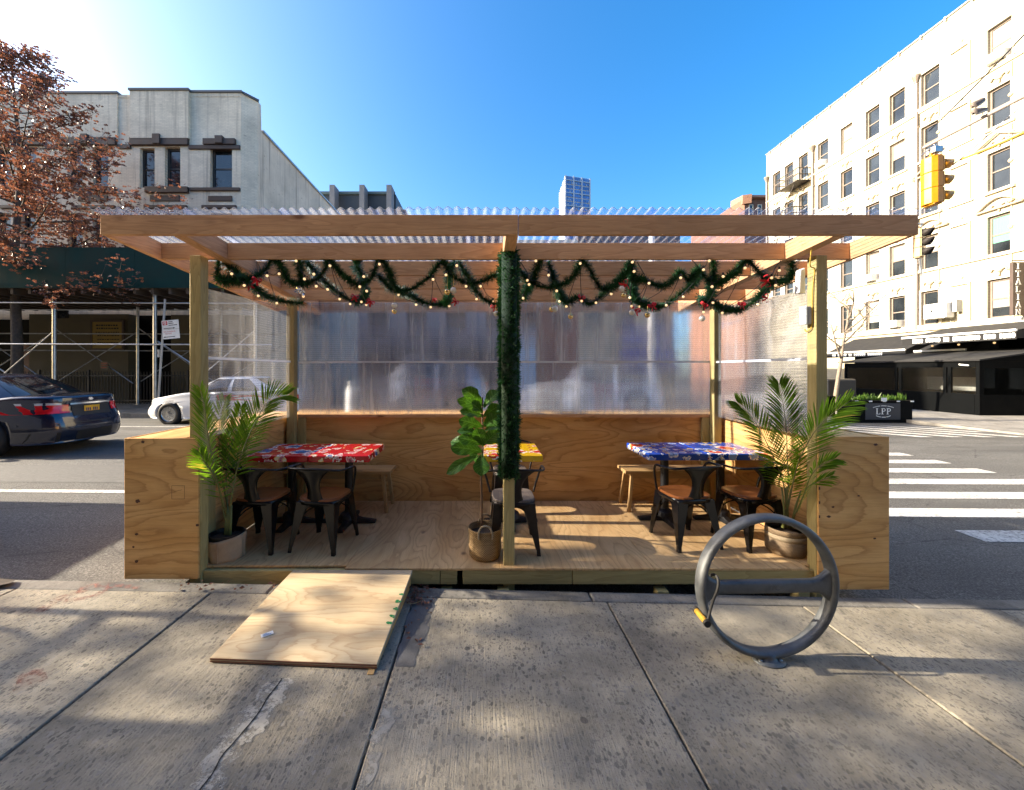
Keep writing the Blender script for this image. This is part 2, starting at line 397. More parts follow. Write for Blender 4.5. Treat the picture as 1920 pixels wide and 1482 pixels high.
def polycarb(name, clear, haze, period=0.011, k=1.6, ior=1.12, axis='z', tint=(0.93,0.95,1.0), rough=0.05):
    """twin-wall polycarbonate: every flute is a little lens, so the view behind smears across the flutes"""
    m, t, out = nt(name)
    tc = t.nodes.new('ShaderNodeTexCoord'); sp = t.nodes.new('ShaderNodeSeparateXYZ'); L(t, tc.outputs['Object'], sp.inputs[0])
    z = sp.outputs['Z']
    sn = math_(t, 'SUBTRACT', math_(t, 'MULTIPLY', math_(t, 'FRACT', math_(t, 'MULTIPLY', z, None, v2=1/period)), None, v2=2.0), None, v2=1.0)
    wv = noise(t, coords(t, (0.5, 0.5, 3.0)), 3.0, 2)
    sn = math_(t, 'MULTIPLY', sn, math_(t, 'ADD', wv, None, v2=0.5))
    geo = t.nodes.new('ShaderNodeNewGeometry')
    cv = t.nodes.new('ShaderNodeCombineXYZ'); L(t, math_(t, 'MULTIPLY', sn, None, v2=k), cv.inputs['Z'])
    wx = math_(t, 'MULTIPLY', math_(t, 'SUBTRACT', noise(t, coords(t, (1,1,1)), 4.0, 2), None, v2=0.5), None, v2=0.12); L(t, wx, cv.inputs['X'])
    va = t.nodes.new('ShaderNodeVectorMath'); va.operation = 'ADD'; L(t, geo.outputs['Normal'], va.inputs[0]); L(t, cv.outputs[0], va.inputs[1])
    vn = t.nodes.new('ShaderNodeVectorMath'); vn.operation = 'NORMALIZE'; L(t, va.outputs[0], vn.inputs[0])
    rf = t.nodes.new('ShaderNodeBsdfRefraction'); rf.inputs['IOR'].default_value = ior; rf.inputs['Roughness'].default_value = rough
    rib = ramp(t, [(0.0, tuple(c*0.84 for c in tint)), (0.4, tint), (1.0, tint)])
    L(t, math_(t, 'FRACT', math_(t, 'MULTIPLY', z, None, v2=1/(period*2.2))), rib.inputs[0])
    L(t, rib.outputs[0], rf.inputs['Color']); L(t, vn.outputs[0], rf.inputs['Normal'])
    tp = t.nodes.new('ShaderNodeBsdfTransparent'); L(t, rib.outputs[0], tp.inputs['Color'])
    m1 = t.nodes.new('ShaderNodeMixShader'); m1.inputs[0].default_value = clear; L(t, rf.outputs[0], m1.inputs[1]); L(t, tp.outputs[0], m1.inputs[2])
    tl = t.nodes.new('ShaderNodeBsdfTranslucent'); tl.inputs['Color'].default_value = (0.86,0.86,0.87,1)
    df = t.nodes.new('ShaderNodeBsdfDiffuse'); df.inputs['Color'].default_value = (0.84,0.84,0.85,1)
    m0 = t.nodes.new('ShaderNodeMixShader'); m0.inputs[0].default_value = 0.5; L(t, tl.outputs[0], m0.inputs[1]); L(t, df.outputs[0], m0.inputs[2])
    m2 = t.nodes.new('ShaderNodeMixShader'); sk_ = noise(t, coords(t, (7.0, 7.0, 0.35)), 1.6, 4, 0.7); skr = ramp(t, [(0.35, 0.35*haze), (0.6, 1.1*haze), (0.75, min(1, 2.6*haze))]); L(t, sk_, skr.inputs[0]); L(t, skr.outputs[0], m2.inputs[0]); L(t, m1.outputs[0], m2.inputs[1]); L(t, m0.outputs[0], m2.inputs[2])  # vertical streaks in the haze imitate glare and smeared lights
    gl = t.nodes.new('ShaderNodeBsdfGlossy'); gl.inputs['Roughness'].default_value = 0.08; gl.inputs['Color'].default_value = (0.9,0.9,0.95,1)
    lw = t.nodes.new("ShaderNodeLayerWeight"); fc = math_(t, 'ADD', math_(t, 'MULTIPLY', math_(t, 'POWER', lw.outputs['Facing'], None, v2=4.0), None, v2=0.45), None, v2=0.04)
    m3 = t.nodes.new('ShaderNodeMixShader'); L(t, fc, m3.inputs[0]); L(t, m2.outputs[0], m3.inputs[1]); L(t, gl.outputs[0], m3.inputs[2])
    L(t, m3.outputs[0], out.inputs['Surface'])
    return m
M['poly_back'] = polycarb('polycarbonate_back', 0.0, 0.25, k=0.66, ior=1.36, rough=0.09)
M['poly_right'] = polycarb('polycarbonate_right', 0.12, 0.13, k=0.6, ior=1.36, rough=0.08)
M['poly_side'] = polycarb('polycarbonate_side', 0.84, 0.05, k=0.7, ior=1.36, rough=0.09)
def clear_sheet(name):
    m, t, out = nt(name)
    tp = t.nodes.new('ShaderNodeBsdfTransparent'); tp.inputs['Color'].default_value = (0.80,0.86,1.0,1)
    tl = t.nodes.new('ShaderNodeBsdfTranslucent'); tl.inputs['Color'].default_value = (0.75,0.8,0.95,1)
    m1 = t.nodes.new('ShaderNodeMixShader'); m1.inputs[0].default_value = 0.12; L(t, tp.outputs[0], m1.inputs[1]); L(t, tl.outputs[0], m1.inputs[2])
    gl = t.nodes.new('ShaderNodeBsdfGlossy'); gl.inputs['Roughness'].default_value = 0.07
    lw = t.nodes.new('ShaderNodeLayerWeight'); fc = math_(t, 'ADD', math_(t, 'MULTIPLY', math_(t, 'POWER', lw.outputs['Facing'], None, v2=4.0), None, v2=0.5), None, v2=0.04)
    m2 = t.nodes.new('ShaderNodeMixShader'); L(t, fc, m2.inputs[0]); L(t, m1.outputs[0], m2.inputs[1]); L(t, gl.outputs[0], m2.inputs[2])
    L(t, m2.outputs[0], out.inputs['Surface']); return m
M['roof_sheet'] = clear_sheet('clear_corrugated_sheet')
def emit(name, col, s):
    m, t, out = nt(name); b = bsdf(t, out, (0.8,0.7,0.5), 0.1); b.inputs['Emission Color'].default_value = (*col, 1); b.inputs['Emission Strength'].default_value = s; return m
M['bulb'] = emit('lit_bulb', (1.0, 0.62, 0.28), 0.32)

def floral(name, base, c_a, c_b, c_c, seedoff):
    """printed oilcloth: big petalled flowers, small ones and leaves on a plain ground"""
    m, t, out = nt(name)
    col = None
    prev = base
    for i, (sc, cA, cB, rad, off) in enumerate([(9, c_b, (0.9,0.85,0.75), 0.42, 3.1), (4.6, c_a, (0.92,0.9,0.85), 0.44, 0.0), (13, c_c, (0.95,0.75,0.1), 0.30, 8.7)]):
        v = coords(t, (1,1,1), True, 'Object', (off+seedoff, off*1.7, 0.31*off))
        vo = voro(t, v, sc, 'F1', 0.75)
        wob = noise(t, v, sc*3.2, 2, 0.6)
        d = math_(t, 'ADD', vo.outputs['Distance'], math_(t, 'MULTIPLY', math_(t, 'SUBTRACT', wob, None, v2=0.5), None, v2=0.75))
        sep = t.nodes.new('ShaderNodeSeparateColor'); L(t, vo.outputs['Color'], sep.inputs[0])
        on = math_(t, 'GREATER_THAN', sep.outputs[0], None, v2=0.48)
        inside = math_(t, 'MULTIPLY', math_(t, 'LESS_THAN', d, None, v2=rad*0.8), on)
        edge = math_(t, 'MULTIPLY', math_(t, 'LESS_THAN', d, None, v2=rad), on)
        prev = mix(t, edge, prev, cB); prev = mix(t, inside, prev, cA)
        ctr = math_(t, 'MULTIPLY', math_(t, 'LESS_THAN', d, None, v2=rad*0.28), on)
        prev = mix(t, ctr, prev, tuple(c*0.35 for c in cA))
    bsdf(t, out, prev, 0.22, 0, 0.5, bump(t, noise(t, coords(t), 5, 2), 0.05, 0.02))
    return m
M['floral_red'] = floral('red_floral_oilcloth', (0.55,0.012,0.018), (0.03,0.14,0.42), (0.75,0.25,0.3), (0.85,0.75,0.6), 0)
M['floral_blue'] = floral('blue_floral_oilcloth', (0.012,0.07,0.42), (0.65,0.06,0.03), (0.25,0.4,0.75), (0.8,0.45,0.08), 5)
M['floral_yellow'] = floral('yellow_floral_oilcloth', (0.75,0.45,0.01), (0.6,0.04,0.02), (0.7,0.12,0.25), (0.7,0.1,0.05), 9)

def weave(name, c1, c2, su=40, sv=40):
    m, t, out = nt(name)
    v = coords(t, (1,1,1), False)
    sp = t.nodes.new('ShaderNodeSeparateXYZ'); L(t, v, sp.inputs[0])
    ang = math_(t, 'ARCTAN2', sp.outputs[1], sp.outputs[0])
    zz = math_(t, 'MULTIPLY', sp.outputs[2], None, v2=sv*6.0)
    a = math_(t, 'SINE', math_(t, 'MULTIPLY', ang, None, v2=su)); b = math_(t, 'SINE', zz)
    h = math_(t, 'MULTIPLY', a, b); n = noise(t, coords(t, (1,1,6)), 14, 4)
    hh = math_(t, 'ADD', math_(t, 'MULTIPLY', h, None, v2=0.35), n)
    rp = ramp(t, [(0.2, c2), (0.75, c1)]); L(t, hh, rp.inputs[0])
    bsdf(t, out, rp.outputs[0], 0.8, 0, 0.2, bump(t, hh, 0.6, 0.004)); return m
M['basket'] = weave('woven_seagrass', (0.40,0.27,0.13), (0.18,0.11,0.05), 46, 60)
M['basket_dull'] = weave('woven_jute', (0.30,0.22,0.13), (0.15,0.10,0.06), 60, 90)
M['basket_band'] = weave('woven_jute_pale', (0.40,0.32,0.21), (0.24,0.18,0.11), 60, 90)
M['canvas'] = simple('canvas_sack', (0.38,0.265,0.165), 0.85, 0, 0.2, 7, 0.4, 90)
# ================================================================ setting materials
def concrete(name, base=(0.385,0.345,0.268), pits=1.0, broom=True):
    m, t, out = nt(name)
    v = coords(t, (1,1,1), False)
    geo = t.nodes.new('ShaderNodeNewGeometry')
    big = noise(t, v, 1.1, 6, 0.68, 0.6); br = ramp(t, [(0.32, 0.52), (0.52, 0.95), (0.72, 1.18)]); L(t, big, br.inputs[0])
    isl = ramp(t, [(0, 0.78), (1, 1.12)]); L(t, geo.outputs['Random Per Island'], isl.inputs[0])
    mid = noise(t, v, 9, 5, 0.65); mr = ramp(t, [(0.3, 0.8), (0.7, 1.12)]); L(t, mid, mr.inputs[0])
    col = mix(t, 1.0, mix(t, 1.0, mix(t, 1.0, base, br.outputs[0], 'MULTIPLY'), isl.outputs[0], 'MULTIPLY'), mr.outputs[0], 'MULTIPLY')
    # exposed aggregate: stones of two sizes
    vs = coords(t, (1.25,0.8,1), False)
    d = noise(t, vs, 30, 2)
    va = t.nodes.new('ShaderNodeVectorMath'); va.operation = 'ADD'; L(t, vs, va.inputs[0])
    nn = t.nodes.new('ShaderNodeTexNoise'); nn.inputs['Scale'].default_value = 45; L(t, vs, nn.inputs['Vector'])
    sc = t.nodes.new('ShaderNodeVectorMath'); sc.operation = 'SCALE'; sc.inputs['Scale'].default_value = 0.018; L(t, nn.outputs['Color'], sc.inputs[0]); L(t, sc.outputs[0], va.inputs[1])
    v1 = voro(t, va.outputs[0], 46); v2 = voro(t, va.outputs[0], 105)
    zone = noise(t, v, 1.3, 3); zr = ramp(t, [(0.30, 0.25), (0.52, 1)]); L(t, zone, zr.inputs[0])
    s1 = t.nodes.new('ShaderNodeSeparateColor'); L(t, v1.outputs['Color'], s1.inputs[0])
    s2 = t.nodes.new('ShaderNodeSeparateColor'); L(t, v2.outputs['Color'], s2.inputs[0])
    k1 = math_(t, 'MULTIPLY', math_(t, 'LESS_THAN', v1.outputs['Distance'], math_(t, 'MULTIPLY', s1.outputs[1], None, v2=0.62)), math_(t, 'GREATER_THAN', s1.outputs[0], None, v2=0.45))
    k2 = math_(t, 'MULTIPLY', math_(t, 'LESS_THAN', v2.outputs['Distance'], math_(t, 'MULTIPLY', s2.outputs[1], None, v2=0.75)), math_(t, 'GREATER_THAN', s2.outputs[0], None, v2=0.4))
    kk = math_(t, 'MULTIPLY', math_(t, 'MAXIMUM', k1, math_(t, 'MULTIPLY', k2, None, v2=0.8)), zr.outputs[0])
    stone = ramp(t, [(0, (0.07,0.066,0.06)), (0.6, (0.13,0.12,0.11)), (1, (0.30,0.28,0.25))]); L(t, s1.outputs[2], stone.inputs[0])
    col = mix(t, math_(t, 'MULTIPLY', kk, None, v2=0.72*pits), col, stone.outputs[0])
    # old chewing gum
    g = voro(t, coords(t, (1,1,1), False), 4.2); gs = t.nodes.new('ShaderNodeSeparateColor'); L(t, g.outputs['Color'], gs.inputs[0])
    gd = math_(t, 'ADD', g.outputs['Distance'], math_(t, 'MULTIPLY', noise(t, v, 60, 2), None, v2=0.05))
    gm = math_(t, 'MULTIPLY', math_(t, 'LESS_THAN', gd, math_(t, 'ADD', math_(t, 'MULTIPLY', gs.outputs[1], None, v2=0.085), None, v2=0.025)), math_(t, 'GREATER_THAN', gs.outputs[0], None, v2=0.55))
    col = mix(t, math_(t, 'MULTIPLY', gm, None, v2=0.7), col, (0.055,0.053,0.052))
    # broom finish: ridges running towards the kerb
    bn = noise(t, coords(t, (26,0.9,1), False), 4.0, 4, 0.6)
    h = math_(t, 'ADD', math_(t, 'MULTIPLY', bn, None, v2=0.8 if broom else 0.3), math_(t, 'ADD', math_(t, 'MULTIPLY', kk, None, v2=-0.55), math_(t, 'MULTIPLY', noise(t, v, 160, 3), None, v2=0.4)))
    col = mix(t, 0.22, col, mix(t, 1.0, col, bn, 'MULTIPLY'))
    bsdf(t, out, col, 0.85, 0, 0.3, bump(t, h, 0.75, 0.006))
    return m
M['concrete'] = concrete('sidewalk_concrete')
M['concrete_far'] = concrete('far_sidewalk_concrete', (0.30,0.285,0.26), 0.6, False)
M['kerb'] = concrete('kerb_concrete', (0.22,0.21,0.19), 0.7, False)
def broken_cement():
    m, t, out = nt('cement_repair'); v = coords(t, (1,1,1), False); n = noise(t, v, 13, 6, 0.8); r = ramp(t, [(0.42, 0), (0.54, 0.85)]); L(t, n, r.inputs[0])
    c = noise(t, v, 5, 5, 0.7); cr = ramp(t, [(0.3, (0.27,0.25,0.21)), (0.7, (0.50,0.47,0.40))]); L(t, c, cr.inputs[0])
    d = bsdf(t, None, cr.outputs[0], 0.9, normal=bump(t, noise(t, v, 60, 4), 0.5, 0.004)); tp = t.nodes.new('ShaderNodeBsdfTransparent'); ms = t.nodes.new('ShaderNodeMixShader'); L(t, r.outputs[0], ms.inputs[0]); L(t, tp.outputs[0], ms.inputs[1]); L(t, d.outputs[0], ms.inputs[2]); L(t, ms.outputs[0], out.inputs['Surface']); return m
M['repair'] = broken_cement()
M['tar'] = simple('dark_cement_patch', (0.085,0.085,0.088), 0.85, 0, 0.35, 8, 0.6, 70)
def asphalt():
    m, t, out = nt('asphalt')
    v = coords(t, (1,1,1), False)
    a = noise(t, v, 70, 4, 0.75); ar = ramp(t, [(0.36, 0.30), (0.55, 1.0), (0.70, 2.2)]); L(t, a, ar.inputs[0])
    b = noise(t, coords(t, (0.25,1,1), False), 0.55, 5, 0.6); brr = ramp(t, [(0.3, (0.085,0.084,0.082)), (0.7, (0.175,0.17,0.158))]); L(t, b, brr.inputs[0])
    c = noise(t, coords(t, (0.06,1.6,1), False), 0.8, 3); cr = ramp(t, [(0.4, 1.0), (0.65, 0.75)]); L(t, c, cr.inputs[0])
    col = mix(t, 1.0, mix(t, 1.0, brr.outputs[0], ar.outputs[0], 'MULTIPLY'), cr.outputs[0], 'MULTIPLY')
    ck = voro(t, coords(t, (0.55,0.9,1), False), 0.8, 'DISTANCE_TO_EDGE'); ckd = math_(t, 'ADD', ck.outputs['Distance'], math_(t, 'MULTIPLY', noise(t, v, 5, 4, 0.7), None, v2=0.06))
    ckr = ramp(t, [(0.028, 1), (0.036, 0)]); L(t, ckd, ckr.inputs[0]); col = mix(t, math_(t, 'MULTIPLY', ckr.outputs[0], None, v2=0.7), col, (0.025,0.025,0.026))
    oil = noise(t, coords(t, (0.5,1.3,1), False), 1.7, 4, 0.6); olr = ramp(t, [(0.54, 0), (0.70, 0.6)]); L(t, oil, olr.inputs[0]); col = mix(t, olr.outputs[0], col, (0.045,0.044,0.043))
    bsdf(t, out, col, 0.8, 0, 0.35, bump(t, a, 0.6, 0.006)); return m
M['asphalt'] = asphalt()
M['patch_asphalt'] = simple('patched_asphalt', (0.085,0.084,0.082), 0.85, 0, 0.4, 22, 0.6, 90)
def roadpaint():
    m, t, out = nt('worn_road_paint'); v = coords(t, (1,1,1), False)
    n = noise(t, v, 30, 5, 0.7); w = noise(t, v, 1.2, 3)
    s = math_(t, 'ADD', n, math_(t, 'MULTIPLY', w, None, v2=0.35)); rp = ramp(t, [(0.52, (0.14,0.135,0.125)), (0.61, (0.36,0.35,0.325)), (0.74, (0.60,0.585,0.54))]); L(t, s, rp.inputs[0])
    bsdf(t, out, rp.outputs[0], 0.75, 0, 0.3, bump(t, n, 0.4, 0.004)); return m
M['roadpaint'] = roadpaint()
def masonry(name, base, mortar=None, bw=0.21, bh=0.068, streak=0.5, dirt=(0.12,0.11,0.10), brick=True, bmp=0.5, top=13.0, axis='xz'):
    """painted or bare brick with rain streaks; axis picks the wall plane"""
    m, t, out = nt(name)
    tc = t.nodes.new('ShaderNodeTexCoord'); sp = t.nodes.new('ShaderNodeSeparateXYZ'); L(t, tc.outputs['Object'], sp.inputs[0])
    cv = t.nodes.new('ShaderNodeCombineXYZ'); L(t, sp.outputs['X' if axis == 'xz' else 'Y'], cv.inputs['X']); L(t, sp.outputs['Z'], cv.inputs['Y'])
    br = t.nodes.new('ShaderNodeTexBrick'); br.inputs['Scale'].default_value = 1.0; br.inputs['Brick Width'].default_value = bw; br.inputs['Row Height'].default_value = bh
    br.inputs['Mortar Size'].default_value = 0.008; br.inputs['Color1'].default_value = (*base, 1); br.inputs['Color2'].default_value = (*[c*0.88 for c in base], 1)
    br.inputs['Mortar'].default_value = (*(mortar or [c*0.8 for c in base]), 1); L(t, cv.outputs[0], br.inputs['Vector'])
    v = coords(t, (1,1,1), False)
    n = noise(t, v, 0.6, 6, 0.65); rp = ramp(t, [(0.35, 0.78), (0.65, 1.06)]); L(t, n, rp.inputs[0])
    base_c = br.outputs['Color'] if brick else base
    col = mix(t, 1.0, base_c, rp.outputs[0], 'MULTIPLY')
    st = noise(t, coords(t, (2.2,2.2,0.10), False), 1.6, 5, 0.65); sr = ramp(t, [(0.53, 0), (0.72, 1)]); L(t, st, sr.inputs[0])
    col = mix(t, math_(t, 'MULTIPLY', sr.outputs[0], None, v2=streak), col, dirt)
    chip = noise(t, coords(t, (1,1,2.5), False), 3.5, 6, 0.75); cr = ramp(t, [(0.61, 0), (0.66, 1)]); L(t, chip, cr.inputs[0])
    col = mix(t, math_(t, 'MULTIPLY', cr.outputs[0], None, v2=streak*0.8), col, dirt)
    h = br.outputs['Fac'] if brick else noise(t, v, 12, 4)
    bsdf(t, out, col, 0.85, 0, 0.2, bump(t, h, -bmp if brick else bmp*0.5, 0.012)); return m
M['left_wall'] = masonry('white_painted_brick', (0.85,0.755,0.60), streak=0.5, dirt=(0.20,0.17,0.14))
M['left_side'] = masonry('grey_stucco', (0.60,0.55,0.45), brick=False, streak=0.8, dirt=(0.14,0.13,0.12), axis='yz')
M['brown_trim'] = simple('brown_painted_stone', (0.055,0.035,0.028), 0.6, 0, 0.25, 3, 0.3, 20)
M['dark_sash'] = simple('dark_brown_sash', (0.045,0.035,0.03), 0.5)
M['right_wall'] = masonry('cream_painted_wall', (0.52,0.475,0.36), streak=0.55, dirt=(0.5,0.36,0.16), bmp=0.25, axis='yz')
M['right_trim'] = simple('cream_trim', (0.64,0.60,0.49), 0.7, 0, 0.08, 2)
M['right_orn'] = simple('aged_cream_ornament', (0.46,0.385,0.27), 0.7, 0, 0.3, 8, 0.4, 20)
M['right_sash'] = simple('taupe_window_frame', (0.19,0.155,0.13), 0.5)
M['green_ply'] = simple('green_painted_plywood', (0.003,0.034,0.034), 0.7, 0, 0.22, 1.2, spec=0.12)
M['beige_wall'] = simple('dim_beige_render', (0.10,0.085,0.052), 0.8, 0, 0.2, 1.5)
M['iron'] = simple('black_iron_fence', (0.015,0.015,0.017), 0.5)
M['yellow_board'] = simple('faded_yellow_board', (0.24,0.16,0.03), 0.7, 0, 0.15, 3)
M['awning'] = simple('charcoal_awning_cloth', (0.011,0.011,0.012), 0.9, 0, 0.2, 2)
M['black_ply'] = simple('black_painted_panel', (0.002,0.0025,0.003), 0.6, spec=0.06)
M['red_brick'] = masonry('red_brick', (0.26,0.085,0.055), (0.35,0.3,0.26), streak=0.2)
M['tan_brick'] = masonry('tan_brick', (0.62,0.52,0.38), streak=0.3)
M['slate_brick'] = masonry('slate_brick', (0.30,0.31,0.35), streak=0.2)
M['brown_brick'] = masonry('brown_brick', (0.23,0.12,0.085), streak=0.25)
M['dark_clad'] = simple('slate_cladding', (0.035,0.045,0.058), 0.55, 0, 0.1, 0.3)
M['tower_glass'] = simple('blue_tower_glass', (0.10,0.22,0.48), 0.2, 0.2, 0.35, 0.12)
M['tower_band'] = simple('pale_tower_band', (0.42,0.50,0.60), 0.5)
M['tower_white'] = simple('pale_tower_wall', (0.66,0.64,0.60), 0.6)
M['blue_awning'] = simple('blue_awning_cloth', (0.03,0.08,0.35), 0.7)
def clear_vinyl():
    m, t, out = nt('clear_vinyl'); tp = t.nodes.new('ShaderNodeBsdfTransparent'); tp.inputs['Color'].default_value = (0.75,0.76,0.76,1)
    gl = t.nodes.new('ShaderNodeBsdfGlossy'); gl.inputs['Roughness'].default_value = 0.05; fr = t.nodes.new('ShaderNodeFresnel'); fr.inputs['IOR'].default_value = 1.5
    ms = t.nodes.new('ShaderNodeMixShader'); L(t, fr.outputs[0], ms.inputs[0]); L(t, tp.outputs[0], ms.inputs[1]); L(t, gl.outputs[0], ms.inputs[2]); L(t, ms.outputs[0], out.inputs['Surface']); return m
M['vinyl'] = clear_vinyl()

M['dark_clad2'] = simple('weathered_coping_metal', (0.10,0.105,0.11), 0.6)
def wall_holes(mb, a0, a1, z0, z1, holes, fn, depth, mi=0):
    """wall sheet a0..a1 x z0..z1 with real openings; fn(a, z, d) maps to space, d = depth into the wall"""
    A = sorted({a0, a1} | {h[0] for h in holes} | {h[1] for h in holes}); Z = sorted({z0, z1} | {h[2] for h in holes} | {h[3] for h in holes})
    for i in range(len(A)-1):
        for j in range(len(Z)-1):
            ca, cz = (A[i]+A[i+1])/2, (Z[j]+Z[j+1])/2
            if any(h[0] < ca < h[1] and h[2] < cz < h[3] for h in holes): continue
            mb.quad(fn(A[i],Z[j],0), fn(A[i+1],Z[j],0), fn(A[i+1],Z[j+1],0), fn(A[i],Z[j+1],0), mi)
    for b0, b1, c0, c1 in holes:
        mb.quad(fn(b0,c0,0), fn(b0,c1,0), fn(b0,c1,depth), fn(b0,c0,depth), mi); mb.quad(fn(b1,c0,0), fn(b1,c0,depth), fn(b1,c1,depth), fn(b1,c1,0), mi)
        mb.quad(fn(b0,c0,0), fn(b0,c0,depth), fn(b1,c0,depth), fn(b1,c0,0), mi); mb.quad(fn(b0,c1,0), fn(b1,c1,0), fn(b1,c1,depth), fn(b0,c1,depth), mi)

def abox(mb, fn, a0, a1, z0, z1, d0, d1, mi=0):
    p = [fn(a0,z0,d0), fn(a1,z0,d0), fn(a1,z0,d1), fn(a0,z0,d1)]; q = [fn(a0,z1,d0), fn(a1,z1,d0), fn(a1,z1,d1), fn(a0,z1,d1)]
    return mb.hexa(p, q, mi)

def window(parent, fn, a0, a1, z0, z1, d, frame_m, glass_m, bw=0.06, sash=True, curtain=None):
    """double-hung sash set in an opening: frame part with the pane (and curtain) below it"""
    mb = MB()
    abox(mb, fn, a0, a0+bw, z0, z1, d, d+0.08); abox(mb, fn, a1-bw, a1, z0, z1, d, d+0.08)
    abox(mb, fn, a0+bw, a1-bw, z0, z0+bw, d, d+0.08); abox(mb, fn, a0+bw, a1-bw, z1-bw, z1, d, d+0.08)
    if sash: zm = (z0+z1)/2; abox(mb, fn, a0+bw, a1-bw, zm-0.03, zm+0.03, d+0.012, d+0.07)
    w = mb.build('window', frame_m, parent)
    g = MB(); abox(g, fn, a0+bw*0.5, a1-bw*0.5, z0+bw*0.5, z1-bw*0.5, d+0.045, d+0.055); g.build('pane', glass_m, w)
    if curtain:
        c = MB(); n = 14; zc0, zc1 = curtain[0], curtain[1]
        f2 = lambda u, v: fn(a0+bw+(a1-a0-2*bw)*u, zc0+(zc1-zc0)*v, d+0.038-0.004*math.sin(u*40))
        c.grid(lambda u, v: f2(u, v), 24, 1); c.build('blind', curtain[2], w)
    return w

# ---------------------------------------------------------------- ground, roads, pavements
def sheet(name, x0, x1, y0, y1, nx, ny, zf, mat):
    mb = MB(); mb.grid(lambda u, v: (x0+(x1-x0)*u, y0+(y1-y0)*v, zf(x0+(x1-x0)*u, y0+(y1-y0)*v)), nx, ny)
    return mb.build(name, mat, None, smooth=True, kind='structure')
gnd = MB(); gnd.quad((-3000,-3000,-0.42), (3000,-3000,-0.42), (3000,3000,-0.42), (-3000,3000,-0.42))
gnd.build('ground', M['asphalt'], kind='structure')
sheet('road', -90, 15.2, 3.04, 13.85, 120, 22, rz, M['asphalt'])
sheet('avenue_road', 9.5, 15.2, 13.85, 300, 6, 20, lambda x, y: rz(x, 13.85), M['asphalt'])
sheet('side_road', 9.5, 15.2, -60, 3.04, 6, 20, lambda x, y: rz(x, 3.05), M['asphalt'])
# near pavement: separate slabs with open joints over a dark bed
sheet('sidewalk_bed', -40, 9.4, -14, 2.93, 80, 8, lambda x, y: sw(x, y)-0.025, M['tar'])
slabs = MB()
jx = [-2.0-1.43*k for k in range(24, 0, -1)] + [-2.0, -0.512, 0.90, 2.33, 3.76, 5.2, 6.6, 8.0, 9.4]
jy = [-9.5, -7.6, -5.7, -3.8, -1.9, 0.05, 2.905]
rs = random.Random(3)
for i in range(len(jx)-1):
    for j in range(len(jy)-1):
        x0, x1, y0, y1 = jx[i]+0.006, jx[i+1]-0.006, jy[j]+0.006, jy[j+1]-0.006
        dz = rs.uniform(-0.003, 0.004); e = 0.005
        f = lambda x, y, k: (x, y, sw(x, y)+dz-k)
        o = [f(x0,y0,0.03), f(x1,y0,0.03), f(x1,y1,0.03), f(x0,y1,0.03), f(x0,y0,0.005), f(x1,y0,0.005), f(x1,y1,0.005), f(x0,y1,0.005), f(x0+e,y0+e,0), f(x1-e,y0+e,0), f(x1-e,y1-e,0), f(x0+e,y1-e,0)]
        slabs.add(o, [(8,9,10,11)] + [(a, (a+1)%4, (a+1)%4+4, a+4) for a in range(4)] + [(a+4, (a+1)%4+4, (a+1)%4+8, a+8) for a in range(4)])
slabs.build('sidewalk', M['concrete'], kind='structure', fixn=False)
kb = MB(); kx = -40.0
while kx < 9.4:
    x1 = min(kx+2.4, 9.4)
    kb.hexa([(kx+.004,2.91,sw(kx,2.93)-.25), (x1-.004,2.91,sw(x1,2.93)-.25), (x1-.004,3.045,sw(x1,2.93)-.25), (kx+.004,3.045,sw(kx,2.93)-.25)],
            [(kx+.004,2.91,sw(kx,2.93)), (x1-.004,2.91,sw(x1,2.93)), (x1-.004,3.045,sw(x1,2.93)-.006), (kx+.004,3.045,sw(kx,2.93)-.006)])
    kx = x1
kb.build('kerb', M['kerb'], kind='structure', bevel=0.014)
# dark cement patch along the joint by the ramp, pale repair with a crack
def ragged(pts, j, sd):
    r = random.Random(sd); out = []
    for a, b in zip(pts, pts[1:] + pts[:1]):
        a = Vector((*a, 0)); b = Vector((*b, 0)); n = max(1, int((b-a).length/0.035))
        for k in range(n):
            p = a.lerp(b, k/n); q = j*(math.sin(p.y*23+sd)+.6*math.sin(p.y*57+p.x*31)+.5*r.uniform(-1,1)); out.append((p.x + q, p.y + q*.6))
    return out
def decal(name, poly, mat, lift=0.002):
    mb = MB(); mb.add([(x, y, sw(x, y)+lift) for x, y in poly], [tuple(range(len(poly)))]); return mb.build(name, mat, kind='structure')
decal('sidewalk_patch', ragged([(-0.50,2.20),(-0.40,2.2),(-0.36,2.55),(-0.37,2.88),(-0.52,2.88)], 0.008, 1), M['tar'])
decal('sidewalk_repair', ragged([(-0.44,1.2),(-0.46,1.55),(-0.44,1.80),(-0.40,1.9),(-0.47,1.98),(-0.505,1.98),(-0.505,1.2)], 0.016, 2), M['repair'])
cp = [(1345/2.547, 900+950/2.547), (1325/2.547,900+985/2.547), (1275/2.547, 900+1045/2.547), (1240/2.547,900+1110/2.547), (1190/2.547,900+1170/2.547), (1120/2.547, 900+1255/2.547), (1060/2.547, 900+1320/2.547), (1020/2.547, 900+1400/2.547), (955/2.547, 1482), (890/2.547,1530), (850/2.547, 1590)]
def ground_hit(px, py):
    y = 2.2
    for _ in range(20):
        x = (px-VX)*y/F; y = F*(CAMZ - sw(x, y))/(py-HZ)
    return ((px-VX)*y/F, y)
cw = [ground_hit(*q) for q in cp]
rr_ = random.Random(5)
